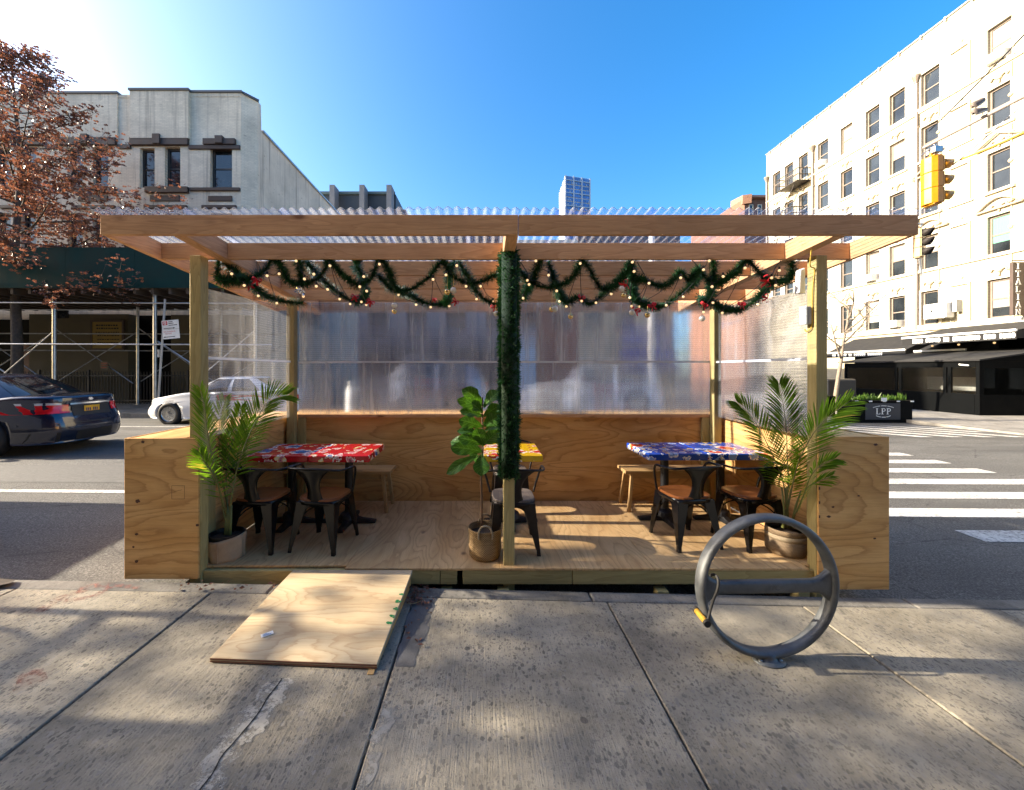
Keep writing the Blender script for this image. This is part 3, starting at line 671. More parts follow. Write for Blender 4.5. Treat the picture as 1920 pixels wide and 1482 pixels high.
def strip_poly(pts, w0, w1):
    lft = []; rgt = []
    fine = bez([(a, b, 0) for a, b in pts], 6)
    for i, p in enumerate(fine):
        d = (fine[min(i+1, len(fine)-1)] - fine[max(i-1, 0)]).normalized(); n = Vector((-d.y, d.x, 0))
        wv = lambda s: w0+(w1-w0)*(.5+.3*math.sin(i*.55+s)+.15*math.sin(i*1.7+2*s)+.12*rr_.uniform(-1,1)); lft.append(p + n*wv(1)); rgt.append(p - n*wv(4))
    return lft, rgt
for nm, w0, w1, mat, lift in (('sidewalk_repair', 0.045, 0.10, M['repair'], 0.0015), ('sidewalk_crack', 0.001, 0.006, M['dark'], 0.003)):
    a, b = strip_poly(cw, w0, w1); mb = MB(); n = len(a)
    mb.add([(p.x, p.y, sw(p.x, p.y)+lift) for p in a+b], [(i, i+1, n+i+1, n+i) for i in range(n-1)]); mb.build(nm, mat, kind='structure')
# faded red spray marks at the left
def spray():
    m, t, out = nt('faded_red_spray'); v = coords(t, (1,1,1), False); n = noise(t, v, 26, 5, 0.75); r = ramp(t, [(0.46, 0), (0.62, 0.55)]); L(t, n, r.inputs[0])
    d = bsdf(t, None, (0.30,0.07,0.05), 0.9); tp = t.nodes.new('ShaderNodeBsdfTransparent'); ms = t.nodes.new('ShaderNodeMixShader'); L(t, r.outputs[0], ms.inputs[0]); L(t, tp.outputs[0], ms.inputs[1]); L(t, d.outputs[0], ms.inputs[2]); L(t, ms.outputs[0], out.inputs['Surface']); return m
M['spray'] = spray()
for path, w0, w1 in (([(215,1096),(168,1100),(150,1110),(112,1124),(70,1148)], .02, .05), ([(262,1102),(215,1100),(175,1118),(120,1128)], .015, .035), ([(85,1262),(60,1272),(30,1282)], .05, .09)):
    a, b = strip_poly([ground_hit(*q) for q in path], w0, w1); mb = MB(); n = len(a)
    mb.add([(p.x, p.y, sw(p.x, p.y)+.0035) for p in a+b], [(i, i+1, n+i+1, n+i) for i in range(n-1)]); mb.build('sidewalk_paint_mark', M['spray'], kind='structure')
# far pavements
def kerbed(name, x0, x1, y0, y1, nx, ny, zf, mat):
    mb = MB(); mb.grid(lambda u, v: (x0+(x1-x0)*u, y0+(y1-y0)*v, zf(x0+(x1-x0)*u, y0+(y1-y0)*v)), nx, ny)
    xs = [x0+(x1-x0)*i/nx for i in range(nx+1)]; ys = [y0+(y1-y0)*i/ny for i in range(ny+1)]
    for a, b in zip(xs, xs[1:]): mb.quad((a,y0,zf(a,y0)-.3), (b,y0,zf(b,y0)-.3), (b,y0,zf(b,y0)), (a,y0,zf(a,y0)))
    for a, b in zip(ys, ys[1:]):
        for x in (x0, x1): mb.quad((x,a,zf(x,a)-.3), (x,b,zf(x,b)-.3), (x,b,zf(x,b)), (x,a,zf(x,a)))
    return mb.build(name, mat, kind='structure')
kerbed('far_sidewalk', -90, 9.5, 13.85, 19.2, 100, 5, lambda x, y: gz(x)+0.01, M['concrete_far'])
kerbed('corner_sidewalk', 15.2, 40, 9.2, 120, 8, 24, lambda x, y: gz(15)-0.02, M['concrete_far'])
kerbed('near_corner_sidewalk', 15.2, 40, -60, 3.0, 8, 12, lambda x, y: gz(15)-0.02, M['concrete_far'])
kerbed('far_lot', -40, 9.5, 19.2, 90, 30, 10, lambda x, y: gz(x)-0.02, M['concrete_far'])
# painted markings
def mark(name, x0, x1, y0, y1, nx=24, zf=rz, lift=0.005):
    mb = MB(); mb.grid(lambda u, v: (x0+(x1-x0)*u, y0+(y1-y0)*v, zf(x0+(x1-x0)*u, y0+(y1-y0)*v)+lift), nx, 2); return mb.build(name, M['roadpaint'], kind='structure')
mark('lane_line', -60, 3.2, 5.30, 5.42, 60)
mark('lane_line', -60, 3.2, 11.15, 11.27, 60)
for x0, x1, y0, y1 in ((-9.2, -5.2, 5.75, 6.7), (5.0, 9.6, 9.3, 10.6), (-7.5, -3.4, 9.4, 10.3)):
    mb = MB(); mb.grid(lambda u, v: (x0+(x1-x0)*u, y0+(y1-y0)*v, rz(x0+(x1-x0)*u, y0+(y1-y0)*v)+.003), 24, 4); mb.build('road_patch', M['patch_asphalt'], kind='structure')
yy = 3.62
for k in range(14):
    mark('crosswalk_stripe', 5.45 if k < 2 else 4.75, 9.1, yy, yy+0.29, 8); yy += 0.68
zr_ = lambda x, y: rz(15, 13.85)
cs = MB()
for k in range(7):
    x = 9.9 + k*0.86; y = 13.4
    q = [(x, y), (x+0.36, y), (x+0.36+2.0, y-2.6), (x+2.0, y-2.6)]
    for i in range(8):
        a = [Vector((*q[0],0)).lerp(Vector((*q[3],0)), t_/8) for t_ in (i, i+1)]; b = [Vector((*q[1],0)).lerp(Vector((*q[2],0)), t_/8) for t_ in (i, i+1)]
        if max(p.x for p in b) > 15.1: continue
        cs.quad(*[(p.x, p.y, rz(p.x, p.y)+0.006) for p in (a[0], b[0], b[1], a[1])])
cs.build('avenue_crosswalk', M['roadpaint'], kind='structure')

# ---------------------------------------------------------------- left building
LY = 18.5
def lx(px): return (px-VX)*LY/F
def lz(py): return CAMZ + (HZ-py)*LY/F
lb = thing('white_brick_building', 'weathered white painted brick building with dark brown lintels and sills behind the brown-leaved tree', 'building', (lx(452), LY, 0))
fL = lambda a, z, d: (a, LY + d, z)
xe = lx(452); per = lx(357) - lx(222)
wins = []       # (px0, px1, py0, py1)
for off in (0, -135, -270, -405):
    wins += [(262+off, 290+off, 278, 352), (309+off, 338+off, 276, 352)]
wins.append((394, 435, 276, 352))
lows = [(w[0], w[1], 400, 470) for w in wins]
wall = MB(); holes = []
for w in wins + lows: holes.append((lx(w[0]), lx(w[1]), lz(w[3]), lz(w[2])))
x_left = lx(-420)
wall_holes(wall, x_left, xe, -0.1, lz(178), holes, fL, 0.28)
gf = (x_left, xe)
ch = (xe+0.52, LY+0.42)
wall.quad((xe,LY,0), (ch[0],ch[1],0), (ch[0],ch[1],lz(178)), (xe,LY,lz(178)))
wall.quad((x_left,LY+.1,lz(178)-2.2), (xe,LY+.1,lz(178)-2.2), (ch[0]-.05,LY+40,lz(178)-2.2), (x_left,LY+40,lz(178)-2.2))
wall.build('wall', M['left_wall'], lb)
par = MB()          # parapet and projecting piers
for a, b, top, d in ((-420,-318,180,.10), (-288,-183,178,.14), (-152,-47,178,.14), (-22,222,178,.06), (248,357,174,.14)):
    abox(par, fL, lx(a), lx(b), lz(262), lz(top), -d, 0.22)
abox(par, fL, lx(357), xe, lz(182), lz(175), -0.02, 0.3); abox(par, fL, x_left, lx(357), lz(184), lz(180), -0.02, 0.3)
par.quad((xe,LY-.02,lz(178)), (ch[0],ch[1],lz(178)), (ch[0],ch[1],lz(182)+.12), (xe,LY-.02,lz(170)))
par.build('parapet', M['left_wall'], lb)
cop = MB()
for a, b, top, d in ((-420,-318,180,.15), (-288,-183,178,.19), (-152,-47,178,.19), (-22,222,178,.11), (248,357,174,.19), (357,453,175,.07)):
    abox(cop, fL, lx(a)-.04, lx(b)+.04, lz(top), lz(top)+.10, -d, 0.30)
cop.bar((xe,LY+.1,lz(175)+.03), (ch[0],ch[1]+.1,lz(182)+.1), 0.3, 0.1, (0,0,1)); cop.build('coping', M['dark_clad2'], lb)
def trim(*a):
    q = MB(); abox(q, fL, *a); q.build('stone_trim', M['brown_trim'], lb, bevel=.015)
for off in (0, -135, -270, -405):
    trim(lx(246+off), lx(355+off), lz(274), lz(260), -.13, 0.05); trim(lx(291+off), lx(305+off), lz(273), lz(255), -.20, 0.05)
    trim(lx(275+off), lx(355+off), lz(363), lz(352), -.14, 0.05); trim(lx(282+off), lx(338+off), lz(378), lz(367), -.05, 0.05)
    trim(lx(272+off), lx(352+off), lz(392), lz(386), -.10, 0.05)
    trim(lx(222+off), lx(246+off), lz(280), lz(272), -.07, 0.05)
trim(lx(383), lx(443), lz(273), lz(262), -.13, 0.05); trim(lx(407), lx(421), lz(272), lz(258), -.19, 0.05)
trim(lx(355), lx(451), lz(281), lz(273.4), -.08, 0.05); trim(lx(357), lx(451), lz(359), lz(353), -.09, 0.05)
trim(lx(391), lx(436), lz(378), lz(368), -.05, 0.05); trim(lx(380), lx(444), lz(392), lz(386), -.10, 0.05)
for w in wins + lows:
    window(lb, fL, lx(w[0])+.012, lx(w[1])-.012, lz(w[3])+.012, lz(w[2])-.012, 0.16, M['dark_sash'], M['glass'], 0.09)
side = MB(); sx = ch[0]; zt0 = lz(178)-1.25
side.add([(sx,ch[1],0), (sx,60,0), (sx,60,zt0-.3), (sx,ch[1]+.9,zt0), (sx,ch[1]+.9,zt0), (sx,ch[1]+.35,zt0+.05), (sx,ch[1]+.3,lz(182)+.1), (sx,ch[1],lz(182)+.1)], [(0,1,2,3,5,6,7)])
side.build('side_wall', M['left_side'], lb)
cop2 = MB(); cop2.bar((sx-.08,ch[1]+.4,zt0+.04), (sx-.08,60,zt0-.26), 0.34, 0.09, (0,0,1)); cop2.build('coping', M['steel'], lb)
# shaded ground storey behind the scaffold shed
gs = MB()
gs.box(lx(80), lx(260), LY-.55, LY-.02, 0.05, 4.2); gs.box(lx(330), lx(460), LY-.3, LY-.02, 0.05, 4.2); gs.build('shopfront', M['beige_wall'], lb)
for a, b in ((124, 134), (136, 152)):
    gg = MB(); gg.box(lx(a), lx(b), LY-.60, LY-.55, lz(600), lz(582)); gg.build('vent_window', M['dark'] if a == 124 else M['glass'], lb)
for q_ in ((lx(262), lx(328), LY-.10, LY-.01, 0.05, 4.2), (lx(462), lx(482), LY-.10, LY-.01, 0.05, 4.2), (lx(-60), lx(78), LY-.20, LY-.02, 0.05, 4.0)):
    dw = MB(); dw.box(*q_); dw.build('dark_infill', M['black_ply'], lb)  # black infill; the first box paints the shade of an opening
dr = MB(); dr.box(lx(46), lx(74), LY-.24, LY-.205, 0.2, 2.9); dr.build('door', simple('dark_red_door', (0.09,0.018,0.012), 0.5), lb)

# notice board, iron fence
nb = thing('notice_board', 'faded yellow notice board with rows of dark lettering under the green scaffold shed', 'sign', (lx(226), LY-.62, lz(640)))
b_ = MB(); b_.box(lx(199), lx(253), LY-.66, LY-.60, lz(655), lz(607)); b_.build('panel', M['yellow_board'], nb, bevel=.01)
b_ = MB()
for a, b, c, d in ((196,199,604,658), (253,256,604,658)): b_.box(lx(a), lx(b), LY-.68, LY-.59, lz(d), lz(c))
b_.box(lx(199), lx(253), LY-.68, LY-.59, lz(607), lz(604)); b_.box(lx(199), lx(253), LY-.68, LY-.59, lz(658), lz(655)); b_.build('frame', M['brown_trim'], nb)
b_ = MB(); rt = random.Random(8)
for row, (yr, hh) in enumerate(((612,2.6), (617.5,2.6), (625,1.6), (631,1.6), (638,1.6), (644,1.6))):
    a = 205 + rt.uniform(0, 4)
    while a < 246:
        wd = rt.uniform(1.6, 5); b_.box(lx(a), lx(min(248, a+wd)), LY-.664, LY-.659, lz(yr+hh), lz(yr)); a += wd + 1.2
b_.build('lettering', M['dark'], nb)
fe = thing('iron_fence', 'black iron railing with pointed bars in the shade of the scaffold shed', 'fence', (lx(230), 17.55, 0.15))
fb = MB(); x = lx(-60)
while x < lx(470): fb.bar((x,17.55,gz(x)), (x,17.55,1.45+gz(x)), .022, .022, (0,1,0)); x += 0.135
fb.build('bars', M['iron'], fe)
fb = MB()
for z in (0.18, 1.28): fb.bar((lx(-60),17.55,z+.14), (lx(470),17.55,z+.14), .04, .05, (0,0,1))
x = lx(-60)
while x < lx(470): fb.box(x-.035, x+.035, 17.51, 17.59, .1, 1.68); x += 2.2
fb.build('rails', M['iron'], fe)

# ---------------------------------------------------------------- sidewalk shed
SH = 14.25
sh = thing('scaffold_shed', 'steel pipe scaffold shed with dark green plywood parapet along the far pavement', 'scaffold', ((120-VX)*SH/F, SH, 0.15))
zx = lambda py, y: CAMZ + (HZ-py)*y/F
xl, xr = -44.0, -7.6
mb = MB(); x = xl
while x < xr-.1:
    x1 = min(x+2.44, xr); mb.box(x+.004, x1-.004, 13.90, 13.93, zx(540,13.9), zx(464,13.9)); x = x1
mb.box(xr-.02, xr+.01, 13.94, 18.2, zx(540,13.9), zx(464,13.9)); mb.box(xl-.03, xl, 13.94, 18.3, .05, zx(464,13.9)); mb.build('parapet', M['green_ply'], sh)  # last box: unseen end wall added to keep sun from under the shed
mb = MB(); mb.box(xl, xr-.03, 13.95, 18.1, zx(540,13.9)+.02, zx(540,13.9)+.10)
x = xl
while x < xr: mb.box(x, x+.1, 13.96, 18.05, zx(540,13.9)-.2, zx(540,13.9)+.015); x += 0.62
mb.build('deck', simple('dark_scaffold_timber', (0.07,0.05,0.035), 0.8), sh)
px_poles = [-40.82+3.62*k for k in range(10)]
ztop = zx(548, SH)
for yb, zt in ((SH, ztop), (17.2, ztop)):
    for x in px_poles:
        x = x + 0.42 if yb > 15 else x
        m_ = MB(); m_.tube([(x,yb,gz(x)-.02), (x,yb,zt)], .062 if yb < 15 else .055, 10); m_.box(x-.13, x+.13, yb-.1, yb+.1, zt, zt+.05)
        m_.box(x-.1, x+.1, yb-.1, yb+.1, gz(x), gz(x)+.03)
        m_.build('pole', M['steel'], sh, smooth=False)
for yb, rows in ((SH-.07, (566, 643)), (17.2, (556, 610, 648))):
    for r in rows:
        z = zx(r, SH); m_ = MB(); m_.tube([(xl,yb,z+.05), (xr,yb,z-.08)], .026, 7); m_.build('rail', M['steel'], sh)
for i, x in enumerate(px_poles[:-1]):
    if i % 2 == 0:
        m_ = MB(); m_.tube([(x+.05,SH+.07,zx(640,SH)), (x+1.8,SH+.07,zx(700,SH))], .022, 6); m_.tube([(x+3.55,SH+.07,zx(620,SH)), (x+1.75,SH+.07,zx(700,SH))], .022, 6); m_.build('brace', M['steel'], sh)
    m_ = MB(); m_.tube([(x+.5,17.13,zx(600,SH)), (x+3.9,17.13,zx(725,SH))], .022, 6); m_.tube([(x+3.9,17.27,zx(610,SH)), (x+.5,17.27,zx(720,SH))], .022, 6); m_.build('brace', M['steel'], sh)
# small papers
def tile_sign(name, c, w, h, label, cat, mat, marks):
    r_ = thing(name, label, cat, c)
    a = MB(); a.box(c[0]-w/2, c[0]+w/2, c[1]-.012, c[1], c[2]-h/2, c[2]+h/2); a.build('plate', mat, r_)
    b = MB()
    for (u0,u1,v0,v1) in marks: b.box(c[0]+u0*w, c[0]+u1*w, c[1]-.016, c[1]-.0125, c[2]+v0*h, c[2]+v1*h)
    b.build('lettering', simple(name+'_ink', (0.25,0.06,0.03), 0.7), r_)
    return r_
tile_sign('paper_notice', (P(196,686,17.0)), .34, .36, 'small pale notice with reddish print tied to the crossed scaffold braces', 'notice', M['beige_wall'], [(-.38,.38,.2,.36), (-.38,.38,-.02,.1), (-.38,.3,-.3,-.16)])
tile_sign('paper_notice', (P(294,663,15.6)), .22, .30, 'small white paper notice hanging beside the leaning post near the street sign', 'notice', M['white'], [(-.3,.3,.1,.2), (-.3,.3,-.1,0)])

# street sign
YS = 14.02
sp_ = P(319, 745, YS); tilt = R(5)
sg = thing('parking_sign', 'white parking regulation sign with red print and two arrows on a grey post', 'street sign', (sp_.x, YS, gz(-11)))
m_ = MB(); m_.bar((P(300,610,YS).x+.15, YS+.04, 4.2), (P(312,750,YS).x-.35, YS+.04, gz(-11)), .055, .04, (0,1,0)); m_.build('post', M['grey_paint'], sg)
cpl = P(320, 618, YS); wS, hS = 0.60, 0.66
MT = Matrix.Translation(cpl) @ Matrix.Rotation(-tilt, 4, 'Y')
def sbox(mb, u0, u1, v0, v1, d0, d1):
    b = MB(); b.box(u0, u1, d0, d1, v0, v1); b.xf(MT); mb.v, n = mb.v + b.v, len(mb.v); mb.f += [tuple(i+n for i in f) for f in b.f]; mb.m += b.m
m_ = MB(); sbox(m_, -wS/2, wS/2, .012, hS/2, 0, .006); sbox(m_, -wS/2, wS/2, -hS/2, .004, 0, .006); m_.build('plate', M['white'], sg)
red = simple('sign_red', (0.55,0.03,0.04), 0.5); blk = simple('sign_black', (0.02,0.02,0.025), 0.5)
m_ = MB(); RX = MT @ Matrix.Rotation(R(90), 4, 'X')
for k, (s_, v, sz) in enumerate((('NO STANDING', -.075, .062), ('ANYTIME', -.15, .055))): text_mesh(m_, s_, sz, RX @ Matrix.Translation((-.05 if k == 0 else -.09, v, .004)))
sbox(m_, -.27,-.10,.165,.30,-.003,-.0005); m_.build('lettering', red, sg)
m_ = MB()
for v, a in ((.045, 1), (-.26, -1)):
    sbox(m_, -.24, .13, v-.011, v+.011, -.004, -.001)
    tip = .17 if a > 0 else -.28; base = .10 if a > 0 else -.21
    b = MB(); b.add([(tip,-.0045,v), (base,-.0045,v+.028), (base,-.0045,v-.028)], [(0,1,2)]); b.xf(MT); m_.add(b.v, b.f)
for u0, u1, v in ((-.06,.09,.27), (-.06,.12,.215), (-.06,.24,.15)):
    sbox(m_, u0, u1, v-.012, v+.012, -.004, -.001)
m_.build('arrow', blk, sg)
m_ = MB(); C_ = (-.185, .232)
for k in range(24):
    a, b = 2*math.pi*k/24, 2*math.pi*(k+1)/24
    q = [(C_[0]+r*math.cos(t_), -.005, C_[1]+r*math.sin(t_)) for r, t_ in ((.035,a), (.052,a), (.052,b), (.035,b))]
    m_.add([MT @ Vector(p) for p in q], [(0,1,2,3)])
b = MB(); b.bar((C_[0]-.04,-.006,C_[1]+.04), (C_[0]+.04,-.006,C_[1]-.04), .014, .003, (0,1,0)); b.xf(MT); m_.add(b.v, b.f); m_.build('emblem', M['white'], sg)
# ================================================================ right apartment building
RX_ = 24.0
fR = lambda a, z, d: (RX_ + d, a, z)           # a runs along y
ycol = lambda px: RX_*F/(px-VX)
rb = thing('apartment_building', 'tall sunlit cream painted apartment building with rows of sash windows and black awnings', 'building', (RX_, 22, 0))
cols = [1875, 1745, 1683, 1637, 1588, 1544, 1507, 1480, 1457]
extra = [14.9, 12.4]                               # beyond the picture's edge
sills = [16.0, 13.08, 10.1, 7.1, 4.1]
ycs = [ycol(p) for p in cols] + extra
yf = 33.66; top = 19.9
holes = []; W = []
for zi, z in enumerate(sills):
    for ci, y in enumerate(ycs):
        h = (y-.44, y+.44, z, z+1.82); holes.append(h); W.append((h, zi, ci))
wl = MB(); wall_holes(wl, 9.0, yf, -.3, top, holes, fR, 0.24)
wl.quad((RX_,yf,-.3), (RX_+14,yf,-.3), (RX_+14,yf,top), (RX_,yf,top)); wl.quad((RX_,9,-.3), (RX_+14,9,-.3), (RX_+14,9,top), (RX_,9,top))
wl.quad((RX_,9,top-.4), (RX_+14,9,top-.4), (RX_+14,yf,top-.4), (RX_,yf,top-.4)); wl.build('wall', M['right_wall'], rb)
cp_ = MB(); cp_.box(RX_-.07, RX_+.3, 8.95, yf+.05, top, top+.07)
yy = 9.0
while yy < yf: cp_.box(RX_-.10, RX_-.02, yy, yy+.09, top-.12, top+.10); yy += 1.15
cp_.build('coping', M['steel'], rb)
pale_blind = simple('pale_window_blind', (0.34,0.34,0.31), 0.8); green_blind = simple('green_window_blind', (0.10,0.30,0.20), 0.8); grey_cur = simple('grey_curtain', (0.22,0.22,0.215), 0.9)
rw = random.Random(21); WO = {}
for (a0,a1,z0,z1), zi, ci in W:
    cur = None; q = rw.random()
    if ci == 0 and zi == 3: cur = (z0+.55, z1-.07, green_blind)
    elif ci == 0 and zi == 4: cur = (z0+.5, z1-.07, grey_cur)
    elif q < .15: cur = (z0+rw.choice((.95,1.0,.5)), z1-.07, pale_blind)
    elif q < .30: cur = (z0+.07, z1-.07, grey_cur)
    WO[(zi,ci)] = window(rb, fR, a0+.01, a1-.01, z0+.01, z1-.01, 0.10, M['right_sash'], M['glass'], 0.075, True, cur)
bt = MB()
for z, d, h in ((6.98,.10,.14), (15.77,.08,.12), (3.80,.12,.22), (4.02,.05,.06), (12.86,.04,.06)):
    abox(bt, fR, 9.0, yf, z, z+h, -d, .02)
bt.build('belt_course', M['right_trim'], rb, bevel=.015)
for (a0,a1,z0,z1), zi, ci in W:                     # plaster surround, sill and scrolls of each window
    sl = MB(); c = (a0+a1)/2; zz = z1+.40; w_ = WO[(zi,ci)]
    if zi != 3: abox(sl, fR, a0-.12, a1+.12, z0-.12, z0-.005, -.13, .10)
    abox(sl, fR, a0-.09, a0-.002, z0, z1+.09, -.045, .02); abox(sl, fR, a1+.002, a1+.09, z0, z1+.09, -.045, .02); abox(sl, fR, a0-.002, a1+.002, z1+.003, z1+.09, -.05, .02)
    sl.build('surround', M['right_trim'], w_, bevel=.01)
    if zi == 0: continue
    orn = MB(); orn.sphere((RX_-.03, c, zz), .12, 8, 6); orn.tube([(RX_-.05,c,zz-.30), (RX_-.05,c,zz-.08)], .035, 6)
    for s in (-1, 1):
        orn.tube(bez([(RX_-.04,c+s*.08,zz+.02), (RX_-.05,c+s*.22,zz+.10), (RX_-.05,c+s*.30,zz-.02), (RX_-.04,c+s*.36,zz+.05)], 4), [.05]*5+[.04]*4+[.02]*4, 6)
    if ci in (0, 1) and zi in (2, 3):             # pediments on the two grand bays
        zb = z1+.30
        orn.tube([(RX_-.10, c-.85, zb), (RX_-.10, c+.85, zb)], .05, 6)
        if zi == 2: orn.tube([(RX_-.10, c-.85, zb+.03), (RX_-.12, c, zb+.52), (RX_-.10, c+.85, zb+.03)], .05, 6)
        else: orn.tube([(RX_-.10, c-.85+1.7*k/12, zb+.5*math.sin(math.pi*k/12)) for k in range(13)], .05, 6)
    orn.build('plaster_ornament', M['right_orn'], w_, smooth=True)
bl = MB()                                         # blind window recesses between the bays
for z in sills:
    y = ycol(1803)
    abox(bl, fR, y-.40, y-.34, z, z+1.85, -.10, .02); abox(bl, fR, y+.42, y+.46, z, z+1.85, -.03, .02); abox(bl, fR, y-.40, y+.46, z+1.85, z+1.93, -.10, .02); abox(bl, fR, y-.5, y+.55, z-.10, z-.02, -.09, .02)
    bl.sphere((RX_-.02, y, z+2.25), .10, 8, 5); bl.tube([(RX_-.03,y,z+1.95), (RX_-.03,y,z+2.2)], .03, 6)
bl.build('blind_window', M['right_trim'], rb)
for px in (1722, 1526, 1440):
    y = ycol(px); m_ = MB(); m_.tube([(RX_-.10,y,3.9), (RX_-.10,y,17.6)], .075, 8); m_.lathe([(.08,0),(.10,.1),(.18,.32),(.20,.42)], (RX_-.12,y,17.5), 10)
    for z in (5,7.5,10,12.5,15): m_.box(RX_-.12, RX_, y-.11, y+.11, z, z+.06)
    m_.build('drainpipe', M['right_sash'], rb)
# decorative bay edge left of the pilaster
m_ = MB()
for y in (ycol(1762), ycol(1898)):
    m_.box(RX_-.05, RX_, y-.02, y+.03, 4.0, 15.7)
    for z in (5, 6.3, 8.2, 9.4, 11.2, 12.5, 14.2): m_.sphere((RX_-.05, y, z), .10, 8, 5)
m_.build('pilaster_strip', M['right_orn'], rb)
# fire escape
fe2 = MB(); y0, y1 = ycol(1512), ycol(1452)
for zb, ya, yb in ((15.6, y0-.4, y0+1.6), (13.0, y0+.2, y1)):
    fe2.box(RX_-1.0, RX_, ya, yb, zb, zb+.04)
    for k in range(2):
        for q in ((RX_-1.0,ya,RX_-1.0,yb), (RX_-1.0,ya,RX_,ya), (RX_-1.0,yb,RX_,yb)): fe2.tube([(q[0],q[1],zb+.45+.45*k), (q[2],q[3],zb+.45+.45*k)], .038, 5)
    n = int((yb-ya)/.16)
    for k in range(n+1): y = ya+(yb-ya)*k/n; fe2.tube([(RX_-1.0,y,zb), (RX_-1.0,y,zb+.9)], .024, 4)
    for k in range(6): fe2.tube([(RX_-1.0+k*.2,ya,zb), (RX_-1.0+k*.2,ya,zb+.9)], .024, 4)
for s in (-.28, .28): fe2.tube([(RX_-.5+s,y0+.1,15.6), (RX_-.5+s,y0+2.2,13.0)], .03, 5)
for k in range(11): t_ = k/11; fe2.tube([(RX_-.78,y0+.1+2.1*t_,15.6-2.6*t_), (RX_-.22,y0+.1+2.1*t_,15.6-2.6*t_)], .02, 4)
fe2.build('fire_escape', simple('dark_iron_paint', (0.05,0.042,0.038), 0.5), rb)
# dark shopfront behind the awnings
m_ = MB(); m_.box(RX_-.04, RX_-.005, 10, 25.6, .1, 3.6); m_.build('shopfront', M['black_ply'], rb)
m_ = MB()
for k in range(7): y = 11+2*k; m_.box(RX_-.07, RX_-.045, y, y+1.5, .8, 2.6)
m_.build('shop_window', M['glass'], rb)
# vertical ITALIAN sign at the picture's edge
ys = 17.54
vs_ = thing('vertical_sign', 'tall dark vertical blade sign with white serif letters reading ITALIAN', 'sign', (RX_-.5, ys, 6.1))
m_ = MB(); zt = CAMZ+(HZ-492)*ys/F; zb = CAMZ+(HZ-592)*ys/F; m_.box(RX_-.62, RX_-.02, ys-.04, ys+.08, zb, zt); m_.build('board', M['brown_trim'], vs_, bevel=.01)
m_ = MB(); hh = (zt-zb)/7
letters(m_, 'ITALIAN', (RX_-.52, ys-.05, zt-hh*.95), (1,0,0), (0,0,1), hh/1.62*1.0, (0,-.02,0), vertical=True); m_.build('lettering', M['white'], vs_)
m_ = MB(); m_.box(RX_-.6, RX_+.05, ys-.02, ys+.02, zt+.05, zt+.09); m_.build('bracket', M['iron'], vs_)

# air conditioners
def aircon(px, zi, w=.62, h=.40, d=.5):
    y = ycol(px); z = sills[zi]
    a = thing('air_conditioner', '', 'air conditioner', (RX_, y, z))
    m_ = MB(); m_.box(RX_-d+.1, RX_+.2, y-w/2, y+w/2, z+.02, z+.02+h); m_.build('casing', M['white'], a, bevel=.02)
    m_ = MB()
    for k in range(6): m_.box(RX_-d+.085, RX_-d+.098, y-w/2+.05, y+w/2-.05, z+.08+k*.055, z+.105+k*.055)
    m_.build('grille', M['right_sash'], a); return a
g_ = 'air conditioners in the cream building windows'
for args, lab in (((1875, 0), 'white window air conditioner in the top-floor window nearest the picture edge'),
                  ((1683, 4), 'white window air conditioner in the lowest window row above the long black awning'),
                  ((1637, 3), 'small white window air conditioner one storey above the lowest windows, beside the shelter roof edge'),
                  ((1544, 0), 'window air conditioner in the top row beside the thin drainpipe and fire escape')):
    tag(aircon(*args), lab, None, g_)
y = ycol(1772); sp = thing('split_air_conditioner', 'large white outdoor split unit with round fan bracketed to the cream wall', 'air conditioner', (RX_, y, 4.3))
m_ = MB(); m_.box(RX_-.55, RX_-.12, y-.52, y+.52, 4.35, 5.12); m_.build('casing', M['white'], sp, bevel=.03)
m_ = MB(); m_.xf(Matrix.Identity(4))
q = MB(); q.lathe([(.27,0),(.27,.015),(.20,.02),(.05,.02),(.05,0)], (0,0,0), 24); q.xf(Matrix.Translation((RX_-.55,y+.12,4.74)) @ Matrix.Rotation(R(-90),4,'Y')); q.build('fan_grille', M['grey_paint'], sp)
m_ = MB(); m_.bar((RX_-.55,y-.4,4.33), (RX_,y-.4,4.33), .04, .04, (0,0,1)); m_.bar((RX_-.55,y+.4,4.33), (RX_,y+.4,4.33), .04, .04, (0,0,1)); m_.box(RX_-.3, RX_-.02, y-.75, y-.58, 4.6, 5.2); m_.build('bracket', M['grey_paint'], sp)

